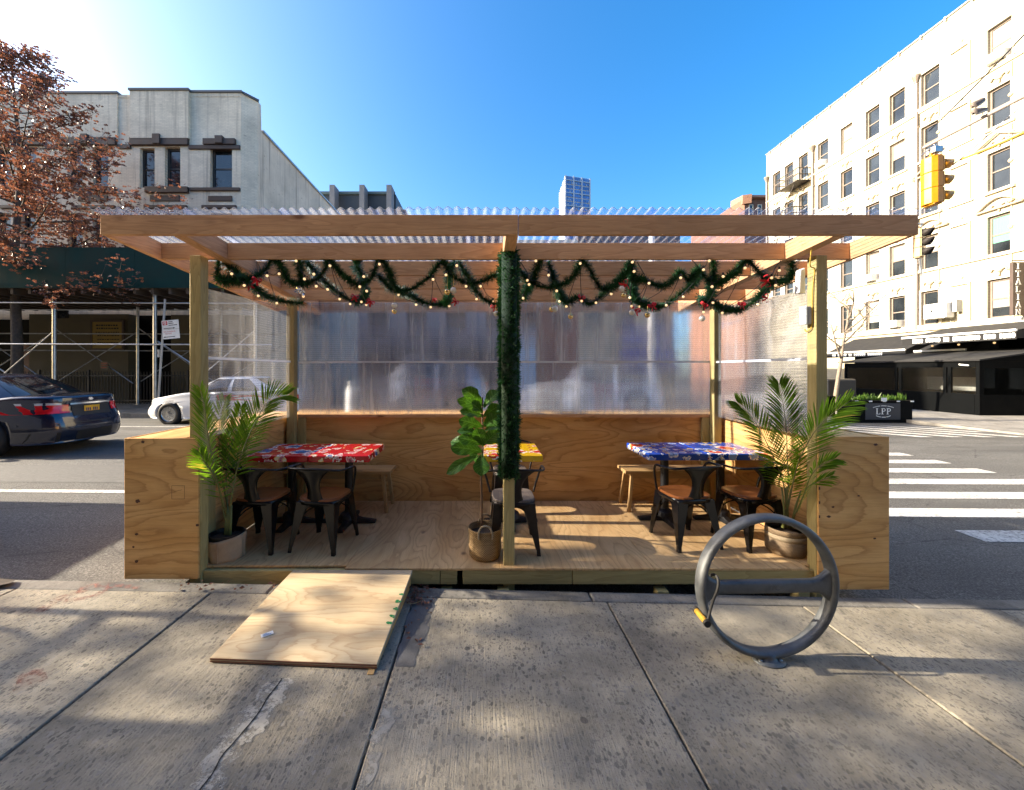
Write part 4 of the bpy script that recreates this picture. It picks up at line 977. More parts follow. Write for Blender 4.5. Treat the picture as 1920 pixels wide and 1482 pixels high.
# awnings
def awning(name, label, y0, y1, zt, zf, out_, val, text, lighter=None):
    a = thing(name, label, 'awning', (RX_, (y0+y1)/2, zt))
    m_ = MB(); x1 = RX_-out_
    m_.add([(RX_-.06,y0,zt), (RX_-.06,y1,zt), (x1,y1,zf), (x1,y0,zf), (RX_-.06,y0,zt-.03), (RX_-.06,y1,zt-.03), (x1,y1,zf-.03), (x1,y0,zf-.03)], [(0,1,2,3), (7,6,5,4), (0,4,5,1), (1,5,6,2), (2,6,7,3), (3,7,4,0)])
    m_.add([(RX_-.06,y0,zt), (x1,y0,zf), (x1,y0,zf-val*.9), (RX_-.06,y0,zf-val*.6)], [(0,1,2,3)]); m_.add([(RX_-.06,y1,zt), (x1,y1,zf), (x1,y1,zf-val*.9), (RX_-.06,y1,zf-val*.6)], [(0,1,2,3)])
    m_.build('canopy', M['awning'], a)
    m_ = MB(); m_.box(x1-.02, x1, y0, y1, zf-val, zf-.04); m_.build('valance', M['awning'], a)
    m_ = MB(); m_.box(x1-.05, x1+.02, y0-.01, y1+.01, zf-.035, zf+.055); m_.build('front_bar', M['white'], a)
    if text:
        m_ = MB(); rt = random.Random(int(y0*10)); y = y1-.5
        for wl_ in text:
            for k in range(wl_):
                w = rt.uniform(.07,.12); h0 = zf-val*.82; h1 = zf-.10
                m_.box(x1-.026, x1-.0205, y-w, y, h0, h1)
                if rt.random() < .5: m_.box(x1-.0262, x1-.0207, y-w-.02, y, h0+(h1-h0)*rt.choice((0,.4,.8)), h0+(h1-h0)*rt.choice((.2,.6,1)))
                y -= w+.028
            y -= .12
            if y < y0+.2: break
        m_.build('lettering', M['white'], a)
    return a
awning('awning', 'long black retractable awning with white lettered valance, shaded by bare twigs', 20.75, 25.6, 3.63, 2.72, 1.9, .30, (2,5,2,6,7))
awning('awning', 'upper black awning with a bright white front bar at the edge of the picture', 15.9, 20.25, 3.84, 3.28, 2.6, .36, (4,5,2,9,3,4))
awning('awning', 'small plain black awning tucked between the two long lettered awnings', 18.4, 20.6, 3.3, 2.62, 1.6, .32, None)
tag(COL.objects[-1])

# ---------------------------------------------------------------- restaurant dining enclosure
gR = gz(15)-.02
ds = thing('dining_enclosure', 'black sidewalk dining enclosure with clear vinyl windows and sloping dark roof', 'dining shed', (20.4, 18, gR))
X0, X1, Y0, Y1, ZE = 19.4, 21.6, 15.5, 21.3, 2.02
m_ = MB()
m_.box(X0, X0+.06, Y0, Y1, gR, .72); m_.box(X0+.06, X1, Y0, Y0+.06, gR, .70)
for y in (Y0, Y0+.95, Y0+1.12, Y0+2.9, Y0+3.1, Y1-.1): m_.box(X0-.005, X0+.09, y, y+.12, .72, ZE)
m_.box(X0, X0+.08, Y0+.13, Y1, ZE-.24, ZE-.005); m_.box(X0+.10, X1, Y0-.003, Y0+.07, 1.75, 2.0); m_.box(X1-.14, X1, Y0-.003, Y0+.07, .70, 1.75); m_.box(X0+.09, X0+.16, Y0-.003, Y0+.07, .70, 1.75)
m_.box(X1, X1+.05, Y0, Y1, gR, 2.4)
m_.add([(X0,Y0-.01,2.0), (X1+.6,Y0-.01,2.0), (X1+.6,Y0-.01,2.50), (X0,Y0-.01,2.03)], [(0,1,2,3)])
m_.build('frame', M['black_ply'], ds, bevel=.008)
m_ = MB(); m_.hexa([(X0-.10,Y0-.08,2.03), (X1+1.4,Y0-.08,2.55), (X1+1.4,Y1+.3,2.55), (X0-.10,Y1+.3,2.03)], [(X0-.10,Y0-.08,2.09), (X1+1.4,Y0-.08,2.61), (X1+1.4,Y1+.3,2.61), (X0-.10,Y1+.3,2.09)]); m_.build('roof', M['awning'], ds)
m_ = MB(); m_.box(X0+.02, X0+.03, Y0+.12, Y1-.1, .72, ZE-.24); m_.box(X0+.16, X1-.14, Y0+.02, Y0+.03, .70, 1.75); m_.build('vinyl_window', M['vinyl'], ds)
m_ = MB(); m_.box(X0-.01, X0+.01, Y0+.16, Y0+.92, gR+.05, .70); m_.build('door', M['black_ply'], ds)
m_ = MB(); m_.tube([(X0-.05,Y0+.3,1.86), (X0-.06,Y0+.5,1.88), (X0-.05,Y0+.62,1.90)], .03, 6); m_.build('door_closer', M['white'], ds)
m_ = MB()                                        # furniture seen through the vinyl
for k in range(3):
    y = Y0+1.4+k*1.6; m_.box(X0+.7, X0+1.5, y-.4, y+.4, gR+.70, gR+.74); m_.box(X0+1.05, X0+1.15, y-.05, y+.05, gR, gR+.70)
m_.build('inside_table', M['birch'], ds)
m_ = MB(); m_.box(X1-.2, X1-.15, Y0+.3, Y1-.3, .75, 1.35); m_.build('inner_screen', M['white'], ds)
hl = MB()
for y in (17.3, 18.6, 19.7): hl.sphere((22.3, y, 2.86), .045, 8, 5)
tag(hl.build('string_lamp', M['bulb'], None, loc=(22.3,18.5,2.86)), 'row of tiny lit lamps under the long black awning', 'lamp')

# planter with LPP
PX0, PX1, PY = 13.25, 15.42, 14.25
pl = thing('black_planter', 'black planter box lettered LPP with low green plants at the street corner', 'planter', (14.35, PY, gz(14.3)-.13))
zp0, zp1 = gz(14.3)-.14, .58
m_ = MB(); m_.box(PX0, PX1, PY, PY+.62, zp0, zp1); m_.build('box', M['black_ply'], pl, bevel=.012)
m_ = MB(); m_.box(PX0+.46, PX0+1.72, PY-.02, PY-.001, zp0+.12, zp1-.10); m_.build('panel', simple('navy_sign_panel', (0.008,0.010,0.022), 0.4), pl, bevel=.006)
cx = PX0+1.10; cz = (zp0+zp1)/2+.02
m_ = MB(); letters(m_, 'LPP', (cx-.27, PY-.022, cz-.11), (1,0,0), (0,0,1), .165, (0,-.005,0)); m_.build('lettering', M['white'], pl)
m_ = MB()
for sgn, zz in ((1, cz+.135), (-1, cz-.155)):
    for k in range(26):
        if k in (9, 17): continue
        t_ = (k-12.5)/12.5; wd = .36 if sgn > 0 else .27
        if sgn < 0 and abs(t_) > .95: continue
        x = cx+wd*t_; z = zz + sgn*(.06*(1-t_*t_)); m_.box(x-.009, x+.007, PY-.026, PY-.0205, z-.013, z+.013)
m_.build('small_lettering', M['white'], pl)
m_ = MB(); m_.box(PX0+1.02, PX0+1.22, PY-.03, PY-.021, zp1-.02, zp1+.10); m_.build('sticker', M['white'], pl)
m_ = MB()
for k in range(5):
    m_.box(PX0+.1+k*.5, PX0+.22+k*.5, PY-.006, PY-.001, zp1-.05, zp1-.005)
m_.build('reflector_tape', M['white'], pl)
def tuft(mb, c, r, h, n, rr, w=.02):
    for _ in range(n):
        a = rr.uniform(0, 6.28); d = r*math.sqrt(rr.random()); b = Vector((c[0]+d*math.cos(a), c[1]+d*math.sin(a), c[2]))
        tip = b + Vector((rr.uniform(-.4,.4)*h, rr.uniform(-.4,.4)*h, h*rr.uniform(.5,1.1))); s = Vector((math.cos(a*3), math.sin(a*3), 0))*w
        mb.add([b-s*.3, b+s*.3, b.lerp(tip,.55)+s, tip, b.lerp(tip,.55)-s], [(0,1,2,3,4)])
tp = random.Random(9); m_ = MB()
for k in range(15): tuft(m_, (PX0+.15+k*.14, PY+.3, zp1-.03), .14, tp.uniform(.12,.30), 30, tp, .022)
pf = m_.build('planter_plant', leaf_mat('planter_green', (0.03,0.08,0.015), (0.09,0.15,0.03)), None, loc=(14.3,PY+.3,zp1)); tag(pf, 'low bushy green plants growing along the top of the black LPP planter', 'plant')
pl2 = thing('black_planter', 'second black planter behind the LPP planter, mostly hidden by the palm and the corner post', 'planter', (13.2, 16.3, gz(14.3)-.1))
m_ = MB(); m_.box(12.35, 14.2, 16.0, 16.6, gz(13)-.1, .62); m_.build('box', M['black_ply'], pl2, bevel=.012)
m_ = MB()
for k in range(12): tuft(m_, (12.45+k*.14, 16.3, .58), .14, tp.uniform(.12,.34), 24, tp, .022)
tag(m_.build('planter_plant', leaf_mat('planter_green_dark', (0.02,0.06,0.012), (0.06,0.11,0.025)), None, loc=(13.2,16.3,.6)), 'dark green bushy plants in the rear planter near the thin bare tree', 'plant')
cbn = thing('utility_cabinet', 'low dark rounded cabinet at the foot of the thin bare tree', 'cabinet', (15.6, 17.6, gR)); m_ = MB(); m_.box(15.0, 16.3, 17.3, 17.9, gR, 1.28); m_.build('body', M['iron'], cbn, bevel=.08, seg=3)

# ---------------------------------------------------------------- traffic signals
def signal_head(root, cen, yaw, paint=None, s=1.0, tilt=0.0, visor=None):
    paint = paint or M['signal']
    """three-section head: curved-back housing, doors, visors"""
    Mx = Matrix.Translation(cen) @ Matrix.Rotation(tilt, 4, 'X') @ Matrix.Rotation(yaw, 4, 'Z') @ Matrix.Scale(s, 4)
    m_ = MB()
    for k in (-1, 0, 1):
        z = k*.355
        prof = [(-.17,-.02), (-.17,.10), (-.12,.19), (0,.225), (.12,.19), (.17,.10), (.17,-.02)]
        m_.prism(prof, (0,0,z-.174), (1,0,0), (0,1,0), (0,0,.348))
    m_.box(-.15,.15,-.005,.16,-.56,-.53); m_.box(-.15,.15,-.005,.16,.53,.56); m_.lathe([(.03,.56),(.03,.66)], (0,.08,0), 8)
    m_.xf(Mx); m_.build('housing', paint, root, bevel=.02)
    for k in (-1, 0, 1):
        z = k*.355; d = MB(); d.box(-.165,.165,-.055,-.022,z-.168,z+.168)
        d.xf(Mx); d.build('lens_door', paint, root, bevel=.012)
        v = MB(); n = 16; vs = []; fs = []
        for i in range(n+1):
            a = R(-45)+R(270)*i/n; c_, s_ = math.cos(a), math.sin(a); ln = .30
            for rr_, yy_ in ((.150,-.05), (.142,-.05-ln*(.75+.25*s_))): vs.append((rr_*c_, yy_, z+rr_*s_))
            for rr_, yy_ in ((.138,-.05-ln*(.75+.25*s_)), (.146,-.05)): vs.append((rr_*c_, yy_, z+rr_*s_))
        for i in range(n):
            for q in range(4): fs.append((i*4+q, i*4+(q+1)%4, (i+1)*4+(q+1)%4, (i+1)*4+q))
        v.add(vs, fs); v.xf(Mx); v.build('visor', visor or paint, root, smooth=True)
        l = MB(); l.lathe([(1e-6,0),(.08,.018),(.135,0)], (0,0,0), 16); l.xf(Mx @ Matrix.Translation((0,-.056,z)) @ Matrix.Rotation(R(90),4,'X')); l.build('lens', simple('dark_lens_%d' % (k+1), ((0.03,0.10,0.06),(0.12,0.07,0.01),(0.10,0.01,0.01))[k+1], 0.15), root, smooth=True)
C1 = P(1752, 341, 9.3)
s1 = thing('traffic_signal', 'yellow three-section traffic signal hanging from the long mast arm in the sky', 'traffic light', C1)
signal_head(s1, C1, R(88), tilt=R(0), s=1.03)
m_ = MB(); az_ = CAMZ+(HZ-272)*9.3/F
m_.tube([C1+Vector((0,0,.6)), (C1.x,9.3,az_)], .035, 8); m_.box(C1.x-.09, C1.x+.09, 9.2, 9.4, C1.z+.66, C1.z+.80)
m_.tube([(C1.x-.28,9.34,C1.z+.62), (C1.x,9.3,az_)], .016, 6); m_.tube([(C1.x+.12,9.2,C1.z+.72), (C1.x-.10,9.35,az_-.1)], .03, 6); m_.build('hanger', M['steel'], s1)
AX = C1.x-.12
ma = thing('signal_mast_arm', 'long grey steel mast arm slanting out over the street with sneakers on it', 'mast arm', (AX, .6, gz(10)))
m_ = MB(); m_.tube([(AX,9.42,az_), (AX,5,az_+.04), (AX,.6,az_+.15)], [.032,.05,.075], 10); m_.build('arm', simple('mast_arm_paint', (0.30,0.26,0.25), 0.5), ma)
m_ = MB(); m_.tube([(AX,.6,gz(10)), (AX,.6,az_+1.2)], [.13,.10], 12); m_.tube([(AX,.6,az_+1.1), (AX,4.8,az_+.1)], .02, 6); m_.build('pole', M['grey_paint'], ma)
C2 = P(1727, 456, 13.8)
s2 = thing('traffic_signal', 'smaller traffic signal beyond the roof corner, seen side-on with black visors to the right', 'traffic light', C2)
signal_head(s2, C2, R(30), s=.92, paint=simple('glare_signal_paint', (0.42,0.29,0.15), 0.5), visor=simple('black_visor', (0.012,0.008,0.007), 0.7))  # housing paled from signal yellow to imitate blown-out sunlight
m_ = MB(); z2 = CAMZ+(HZ-420)*13.8/F
m_.tube([C2+Vector((0,0,.55)), (C2.x,13.8,z2)], .03, 8); m_.build('hanger', M['steel'], s2); m_ = MB(); m_.tube([(C2.x-.05,13.8,C2.z-.55), (C2.x,13.8,C2.z-.9), (C2.x,13.8,C2.z-1.15)], [.04,.03,.02], 6); m_.build('drop_rod', M['steel'], s2)
sp2 = thing('signal_pole', 'pale steel signal pole behind the frosted back panel carrying an arm past the roof', 'pole', (6.1, 14.4, gz(6)))
m_ = MB(); m_.tube([(6.1,14.4,gz(6)), (6.1,14.4,z2+.3)], [.14,.10], 12); m_.lathe([(.25,0),(.22,.25),(.15,.4)], (6.1,14.4,gz(6)), 12); m_.build('pole', simple('pale_pole_paint', (0.6,0.6,0.6), 0.5), sp2)
m_ = MB(); m_.tube([(6.1,14.4,z2), (C2.x+.05,13.8,z2)], [.07,.035], 8); m_.build('arm', M['grey_paint'], sp2)
# sneakers over the arm
ARM = MB()
snk_u = simple('grey_sneaker_upper', (0.14,0.115,0.10), 0.8); snk_s = simple('pale_sneaker_sole', (0.45,0.42,0.36), 0.7)
for i, (px, py, ang, lab) in enumerate(((1836, 196, R(-52), 'dark sneaker hanging by its laces over the mast arm, upper one of the pair'), (1838, 212, R(-30), 'pale-soled sneaker lying along the mast arm, lower one of the pair'))):
    c = P(px, py, 8.36-.1*i)
    r_ = thing('sneaker', lab, 'shoe', c, 'sneakers thrown over the mast arm')
    Mx = Matrix.Translation(c) @ Matrix.Rotation(R(8), 4, 'Z') @ Matrix.Rotation(ang*.7, 4, 'Y') @ Matrix.Scale(1.15, 4)
    def sec(x):      # half width, top height along the shoe (heel -.15 to toe .15)
        u = (x+.15)/.30; w = .034+.014*math.sin(math.pi*min(1,u*1.05)**1.3); h = .095-.045*max(0,(u-.28)/.72)**.8 - .03*max(0, u-.9)*8; return w, max(.02, h)
    m_ = MB()
    def shoe(u, v):
        x = .15-.30*u; w, h = sec(x); a = math.pi*v; e = 1 if 0.02 < u < .98 else .4
        return (x, w*e*math.cos(a), .012+(h*e)*math.sin(a)**.7)
    m_.grid(shoe, 14, 10); m_.xf(Mx); m_.build('upper', snk_u, r_, smooth=True)
    m_ = MB(); poly = [(.152*math.cos(2*math.pi*k/20), .050*math.sin(2*math.pi*k/20)*(1+.15*math.cos(2*math.pi*k/20))) for k in range(20)]
    m_.prism(poly, (0,0,-.012), (1,0,0), (0,1,0), (0,0,.026)); m_.xf(Mx); m_.build('sole', snk_s, r_)
    m_ = MB(); m_.tube(bez([c+Vector((0,0,.06)), c+Vector((.04,.02,.16)), (AX,8.3+.1*i,az_+.05)], 5), .006, 4); m_.build('lace', M['white'], r_)
# overhead cables
for i, (a, b, sag, lab) in enumerate((((1742,246,9.6), (1990,-10,7.0), .05, 'thin dark cable rising steeply from the near signal to the top corner'),
                                      ((1786,310,9.2), (1990,128,7.6), .04, 'pale thin cable running above the mast arm beside the signal'),
                                      ((1800,300,9.1), (1990,215,7.4), .03, 'yellowish thin guy wire running from the signal to the picture edge'))):
    p, q = P(*a), P(*b); pts = [p.lerp(q, k/12) - Vector((0,0,sag*4*(k/12)*(1-k/12))) for k in range(13)]
    m_ = MB(); m_.tube(pts, .013 if i < 2 else .02, 6); tag(m_.build('overhead_cable', [M['iron'], M['grey_paint'], M['orange_cable']][i], None, loc=p, smooth=True), lab, 'cable')

# ---------------------------------------------------------------- far buildings
def block(name, label, x0, x1, y0, y1, z1, mat, wins_, trim, win_w=1.0, win_h=1.7, floor_h=3.2, first=4.4, group=None):
    b = thing(name, label, 'building', ((x0+x1)/2, y0, 0), group)
    f = lambda a, z, d: (a, y0+d, z); hs = []
    n = wins_; zz = first
    while zz+win_h < z1-.6:
        for k in range(n): c = x0+(x1-x0)*(k+.5)/n; hs.append((c-win_w/2, c+win_w/2, zz, zz+win_h))
        zz += floor_h
    m_ = MB(); wall_holes(m_, x0, x1, -.2, z1, hs, f, .2); m_.quad((x0,y0,-.2), (x0,y1,-.2), (x0,y1,z1), (x0,y0,z1)); m_.quad((x1,y0,-.2), (x1,y1,-.2), (x1,y1,z1), (x1,y0,z1)); m_.quad((x0,y0,z1-.1), (x1,y0,z1-.1), (x1,y1,z1-.1), (x0,y1,z1-.1)); m_.build('wall', mat, b)
    for h in hs: window(b, f, h[0]+.01, h[1]-.01, h[2]+.01, h[3]-.01, .1, trim, M['glass'], .07)
    m_ = MB(); m_.box(x0-.1, x1+.1, y0-.3, y0+.15, z1-.25, z1+.12); m_.build('cornice', trim, b); return b
b1 = block('shop_building', 'low slate grey shop building seen blurred behind the left half of the frosted back panel', -6.2, 1.5, 19.3, 30, 8.2, M['slate_brick'], 4, M['dark_sash'])
b2 = block('brick_building', 'low bright red brick shop building blurred behind the panel right of the garland post', 1.5, 4.6, 19.3, 30, 7.8, M['red_brick'], 2, M['right_trim'])
b3 = block('brick_building', 'low tan brick building blurred behind the right half of the frosted back panel', 4.6, 9.3, 19.3, 34, 8.0, M['tan_brick'], 3, M['dark_sash'])
m_ = MB(); m_.box(-6.0, 1.3, 19.2, 19.28, .2, 3.4); m_.build('shopfront', M['dark_clad'], b1)
m_ = MB(); m_.box(1.7, 2.5, 19.2, 19.28, .2, 3.6); m_.build('shopfront', simple('pale_blue_shopfront', (0.35,0.5,0.62), 0.6), b2)
m_ = MB(); m_.hexa([(6.6,18.2,2.4), (9.0,18.2,2.4), (9.0,19.28,2.4), (6.6,19.28,2.4)], [(6.6,18.2,2.75), (9.0,18.2,2.75), (9.0,19.28,3.7), (6.6,19.28,3.7)]); m_.build('blue_awning', M['blue_awning'], b3)
# building row on the viewer's side of the street
b4 = block('brick_building', 'plain brown brick walk-up on the viewer side of the street, behind the near pavement', -44, 8.6, -17, -5.2, 14.5, M['brown_brick'], 2, M['dark_sash'])
# dark slate building with pale ribs
db = thing('slate_building', 'dark slate clad building with projecting pale-capped piers behind the grey side wall', 'building', (-12, 42, 0))
YD = 42.0; dx = lambda px: (px-VX)*YD/F; dz = lambda py: CAMZ+(HZ-py)*YD/F
m_ = MB(); m_.box(dx(540), dx(742), YD, YD+14, 0, dz(365)); m_.box(dx(742), dx(754), YD+2, YD+12, 0, dz(379)); m_.build('wall', M['dark_clad'], db)
m_ = MB(); m_.box(dx(540), dx(741), YD-.25, YD, dz(365.5), dz(361)); m_.build('cornice', simple('slate_cornice', (0.07,0.11,0.12), 0.5), db)
for px in (628, 682, 731):
    m_ = MB(); m_.box(dx(px), dx(px+9), YD-1.5, YD-.26, 0, dz(359)); m_.build('pier', simple('pier_stone', (0.16,0.17,0.19), 0.7), db)
# tower
YT = 330.0; tx = lambda px: (px-VX)*YT/F; tz = lambda py: CAMZ+(HZ-py)*YT/F
tw = thing('glass_tower', 'tall distant blue glass tower with a pale side rising above the roof', 'tower', (tx(1083), YT, 0))
tA = Vector((tx(1059.5), YT, 0)); tB = Vector((tx(1109), YT+6, 0)); tC = Vector((tx(1048.5)*1.10, YT*1.10, 0)); tD = tB + (tC-tA)
zt_ = tz(329.5)
up = lambda p, z: (p.x, p.y, z)
m_ = MB(); m_.hexa([up(p,0) for p in (tA,tB,tD,tC)], [up(p,zt_) for p in (tA,tB,tD,tC)])
m_.build('wall', M['tower_white'], tw)
n_ = (tB-tA).cross(Vector((0,0,1))).normalized()
g = MB(); bd = MB(); rg = random.Random(2); nf, nc = 46, 12; e = n_*1.0 if n_.y < 0 else -n_
for c in range(nc):
    a = tA.lerp(tB, (c+.06)/nc); b = tA.lerp(tB, (c+.94)/nc)
    for f_ in range(nf):
        z0, z1 = zt_*(f_+.12)/nf, zt_*(f_+.92)/nf
        ee = e*(.25 if rg.random() < .7 else .5)
        g.quad(up(a+ee,z0), up(b+ee,z0), up(b+ee,z1), up(a+ee,z1))
        if rg.random() < .16: bd.quad(up(a+e*.6,z0), up(a.lerp(b,.5)+e*.6,z0), up(a.lerp(b,.5)+e*.6,z0+(z1-z0)*.5), up(a+e*.6,z0+(z1-z0)*.5))
g.build('curtain_wall', M['tower_glass'], tw); 
for c in (0, 4, 8, 12):
    p = tA.lerp(tB, c/nc); bd.bar(up(p+e*.8,0), up(p+e*.8,zt_), 1.0, .4, (0,1,0))
for f_ in range(0, nf, 3):
    z = zt_*f_/nf; bd.bar(up(tA+e*.7,z), up(tB+e*.7,z), .3, .8, (0,0,1))
bd.build('mullion', M['tower_band'], tw)
g = MB(); d_ = (tC-tA); e2 = Vector((-d_.y, d_.x, 0)).normalized(); e2 = e2 if e2.x < 0 else -e2
for f_ in range(20, nf):
    for c in range(3):
        if rg.random() < .6: a = tA+d_*((c+.3)/3)+e2*.3; b = tA+d_*((c+.55)/3)+e2*.3; g.quad(up(a,zt_*(f_+.2)/nf), up(b,zt_*(f_+.2)/nf), up(b,zt_*(f_+.8)/nf), up(a,zt_*(f_+.8)/nf))
g.build('side_window', M['glass'], tw)
# brick building with corner turret roof beyond the cream block
YB = 62.0; bx = lambda px: (px-VX)*YB/F; bz = lambda py: CAMZ+(HZ-py)*YB/F
bb = thing('brick_building', 'distant brown brick building with a sloping cornice peeking beside the cream apartment block', 'building', (bx(1405), YB, 0))
m_ = MB(); m_.box(bx(1396), bx(1450), YB, YB+16, 0, bz(372)); xb_ = (1374-VX)*(YB+10)/F; zb2 = CAMZ+(HZ-386)*(YB+10)/F; m_.add([(xb_,YB+10,0), (bx(1396),YB,0), (bx(1396),YB,bz(378)), (xb_,YB+10,zb2)], [(0,1,2,3)]); m_.build('wall', M['brown_brick'], bb)
m_ = MB(); m_.bar((xb_,YB+9.5,zb2), (bx(1397),YB-.5,bz(376)), 1.2, 1.3, (0,0,1)); m_.box(bx(1396), bx(1450), YB-.6, YB+.3, bz(373), bz(369)); m_.build('cornice', simple('terracotta_cornice', (0.32,0.17,0.11), 0.7), bb)
for k in range(3):
    z = bz(384)-k*3; f = lambda a, zz, d: (a, YB-.02+d, zz)
    window(bb, f, bx(1404), bx(1412), z-1.8, z, -.05, M['right_trim'], M['glass'], .1); window(bb, f, bx(1420), bx(1428), z-1.8, z, -.05, M['right_trim'], M['glass'], .1)
# ================================================================ the dining shelter
FZ = 0.148            # deck height
slope = 0.085
zb_ = lambda y: 2.66 - slope*(y-2.77)       # underside of the roof timbers
st_ = thing('dining_shelter', 'open timber street dining shelter with plywood walls, frosted panels and clear corrugated roof', 'shelter', (0.2, 3.9, 0))
IL, IR, BY = -2.34, 2.80, 4.72               # inner faces of side and back walls
# posts
posts = [(-2.31, 3.10, 'front'), (0.1535, 3.162, 'mid'), (2.60, 3.10, 'front'), (-2.30, 4.60, 'back'), (2.67, 4.60, 'back')]
for x, y, k in posts:
    m_ = MB(); g0 = rz(x, y); m_.box(x, x+.089, y, y+.089, g0, zb_(y+.09)-.012 if k != 'mid' else zb_(y+.09)-.002); m_.build('post', M['pt_z'], st_, bevel=.006)
# roof timbers
m_ = MB(); m_.box(-2.69, 0.238, 2.77, 2.808, zb_(2.77), zb_(2.77)+.14); m_.build('front_beam', M['fir_x'], st_, bevel=.004)
m_ = MB(); m_.box(0.241, 3.04, 2.77, 2.808, zb_(2.77), zb_(2.77)+.14); m_.build('front_beam', M['fir_x'], st_, bevel=.004)
raf = [(-2.69,-2.652), (-2.20,-2.11), (0.152,0.24), (2.47,2.56), (3.002,3.04)]
for a, b in raf:
    m_ = MB(); y0, y1 = 2.81, 5.12
    m_.hexa([(a,y0,zb_(y0)), (b,y0,zb_(y0)), (b,y1,zb_(y1)), (a,y1,zb_(y1))], [(a,y0,zb_(y0)+.138), (b,y0,zb_(y0)+.138), (b,y1,zb_(y1)+.138), (a,y1,zb_(y1)+.138)])
    m_.build('rafter', M['fir_y'], st_, bevel=.004)
for y in (3.25, 3.67, 4.10, 4.55, 5.05):
    for (a, b), (c, d) in zip(raf, raf[1:]):
        m_ = MB(); z = zb_(y); m_.box(b+.001, c-.001, y, y+.038, z+.003, z+.136); m_.build('purlin', M['fir_x'], st_, bevel=.003)
# clear corrugated roof, three overlapping runs
def corr(x0, x1, lift, amp=.0098, per=.0665):
    m_ = MB(); n = int((x1-x0)/per*8); ys = [2.71, 3.25, 3.8, 4.4, 5.18]
    vs = []
    for y in ys:
        for i in range(n+1):
            x = x0+(x1-x0)*i/n; w = 2*math.pi*x/per
            vs.append((x, y, zb_(y)+0.1505+lift+amp*math.sin(w)+.002*math.sin(x*5+y*3)))
    m_.add(vs, [(j*(n+1)+i, j*(n+1)+i+1, (j+1)*(n+1)+i+1, (j+1)*(n+1)+i) for j in range(len(ys)-1) for i in range(n)])
    return m_
for k in range(9):
    x0 = -2.715+k*.642; m_ = corr(x0, min(x0+.70, 3.06), .0012*(k % 2)+ (.004 if k == 3 else 0)); m_.build('roof_sheet', M['roof_sheet'], st_, smooth=True, fixn=False)
edge_m = simple('milky_sheet_edge', (0.55,0.58,0.64), 0.4)
for k in range(9):
    x0 = -2.715+k*.642; x1 = min(x0+.642, 3.06); n = int((x1-x0)/.0665*9); m_ = MB()
    for yv in (2.709,):
        m_.tube([(x0+(x1-x0)*i/n, yv, zb_(yv)+.1505+.0012*(k % 2)+(.004 if k == 3 else 0)+.0098*math.sin(2*math.pi*(x0+(x1-x0)*i/n)/.0665)+.002*math.sin((x0+(x1-x0)*i/n)*5+yv*3)) for i in range(n+1)], .0017, 4, flat=1.0)
    m_.build('sheet_edge', edge_m, st_)
# deck with sheet joints and a framed edge
m_ = MB(); jx_ = [-2.33, -1.10, 0.12, 1.34, 2.56, 2.79]
for a, b in zip(jx_, jx_[1:]): m_.box(a+.0015, b-.0015, 3.165 if a < -2 or b > 2.6 else 3.118, 4.715, FZ-.018, FZ)
m_.build('floor_deck', M['deck'], st_, bevel=.002)
m_ = MB()
for k, x in enumerate((-2.2,-1.55,-.9,-.3,.35,.95,1.6,2.2,2.7)): m_.box(x, x+.038, 3.18, 4.70, FZ-.16, FZ-.0195)
m_.build('joist', M['pt_y'], st_)
for a, b in ((-2.218,-.35), (-.345,-.215), (-.17,.692), (.697,2.598)):
    m_ = MB(); m_.box(a, b, 3.121, 3.159, FZ-.128, FZ-.0195); m_.build('rim_board', M['pt_x'], st_, bevel=.004)
for x in (-1.9, .15, 1.40, 2.50, 2.72, -.3):
    m_ = MB(); m_.box(x-.045, x+.044, 3.09+.01*(x > 2.6), 3.18, rz(x,3.1), FZ-.17); m_.build('foot_block', M['pt_x'], st_, bevel=.004)
m_ = MB()
for x in (-1.5,-.4,.8,1.9): m_.box(x, x+.09, 3.9, 4.0, rz(x,4), FZ-.17)
m_.build('rear_foot', M['pt_x'], st_)
# walls: plywood boxes along three sides
WT = 1.18; XL, XRr = -2.80, 3.15; BY2 = 5.02
zgl = lambda x: rz(x, 3.1)+.02
def panel(name, x0, x1, y0, y1, z0, z1, mat, **k):
    m_ = MB(); m_.box(x0, x1, y0, y1, z0, z1); return m_.build(name, mat, st_, bevel=.0025, **k)
panel('front_panel', XL, -2.226, 3.078, 3.096, .085, WT, M['ply_x'])
panel('front_panel', 2.602, XRr, 3.078, 3.096, .003, WT+.012, M['ply_x'])
panel('side_panel', XL, XL+.018, 3.098, BY2, .10, WT, M['ply_y']); panel('side_panel', XRr-.018, XRr, 3.098, BY2, 0.0, WT+.010, M['ply_y'])
panel('side_panel', IL-.018, IL, 3.192, BY, FZ-.0, WT, M['ply_y']); panel('side_panel', IR, IR+.018, 3.192, BY, FZ, WT, M['ply_y'])
panel('back_panel', IL+.002, 0.33, BY, BY+.018, FZ-.05, WT-.002, M['ply_x']); panel('back_panel', 0.333, IR-.002, BY, BY+.018, FZ-.05, WT-.002, M['ply_x'])
panel('back_panel', XL, XRr, BY2+.002, BY2+.02, .02, WT, M['ply_x'])
panel('top_board', XL+.019, IL-.0185, 3.10, BY2, WT-.020, WT-.004, M['ply_y']); panel('top_board', IR+.019, XRr-.0185, 3.10, BY2, WT-.012, WT+.004, M['ply_y'])
panel('top_board', IL, IR, BY+.019, BY2, WT-.02, WT-.004, M['ply_x'])
panel('back_rail', -2.205, 2.668, BY-.045, BY-.001, WT-.034, WT+.002, M['fir_x'])
for x0, y0 in ((IL+.001, 3.30), (IR-.04, 3.30)): panel('wall_stud', x0, x0+.039, y0, y0+.089, FZ+.001, WT-.01, M['pt_z'])
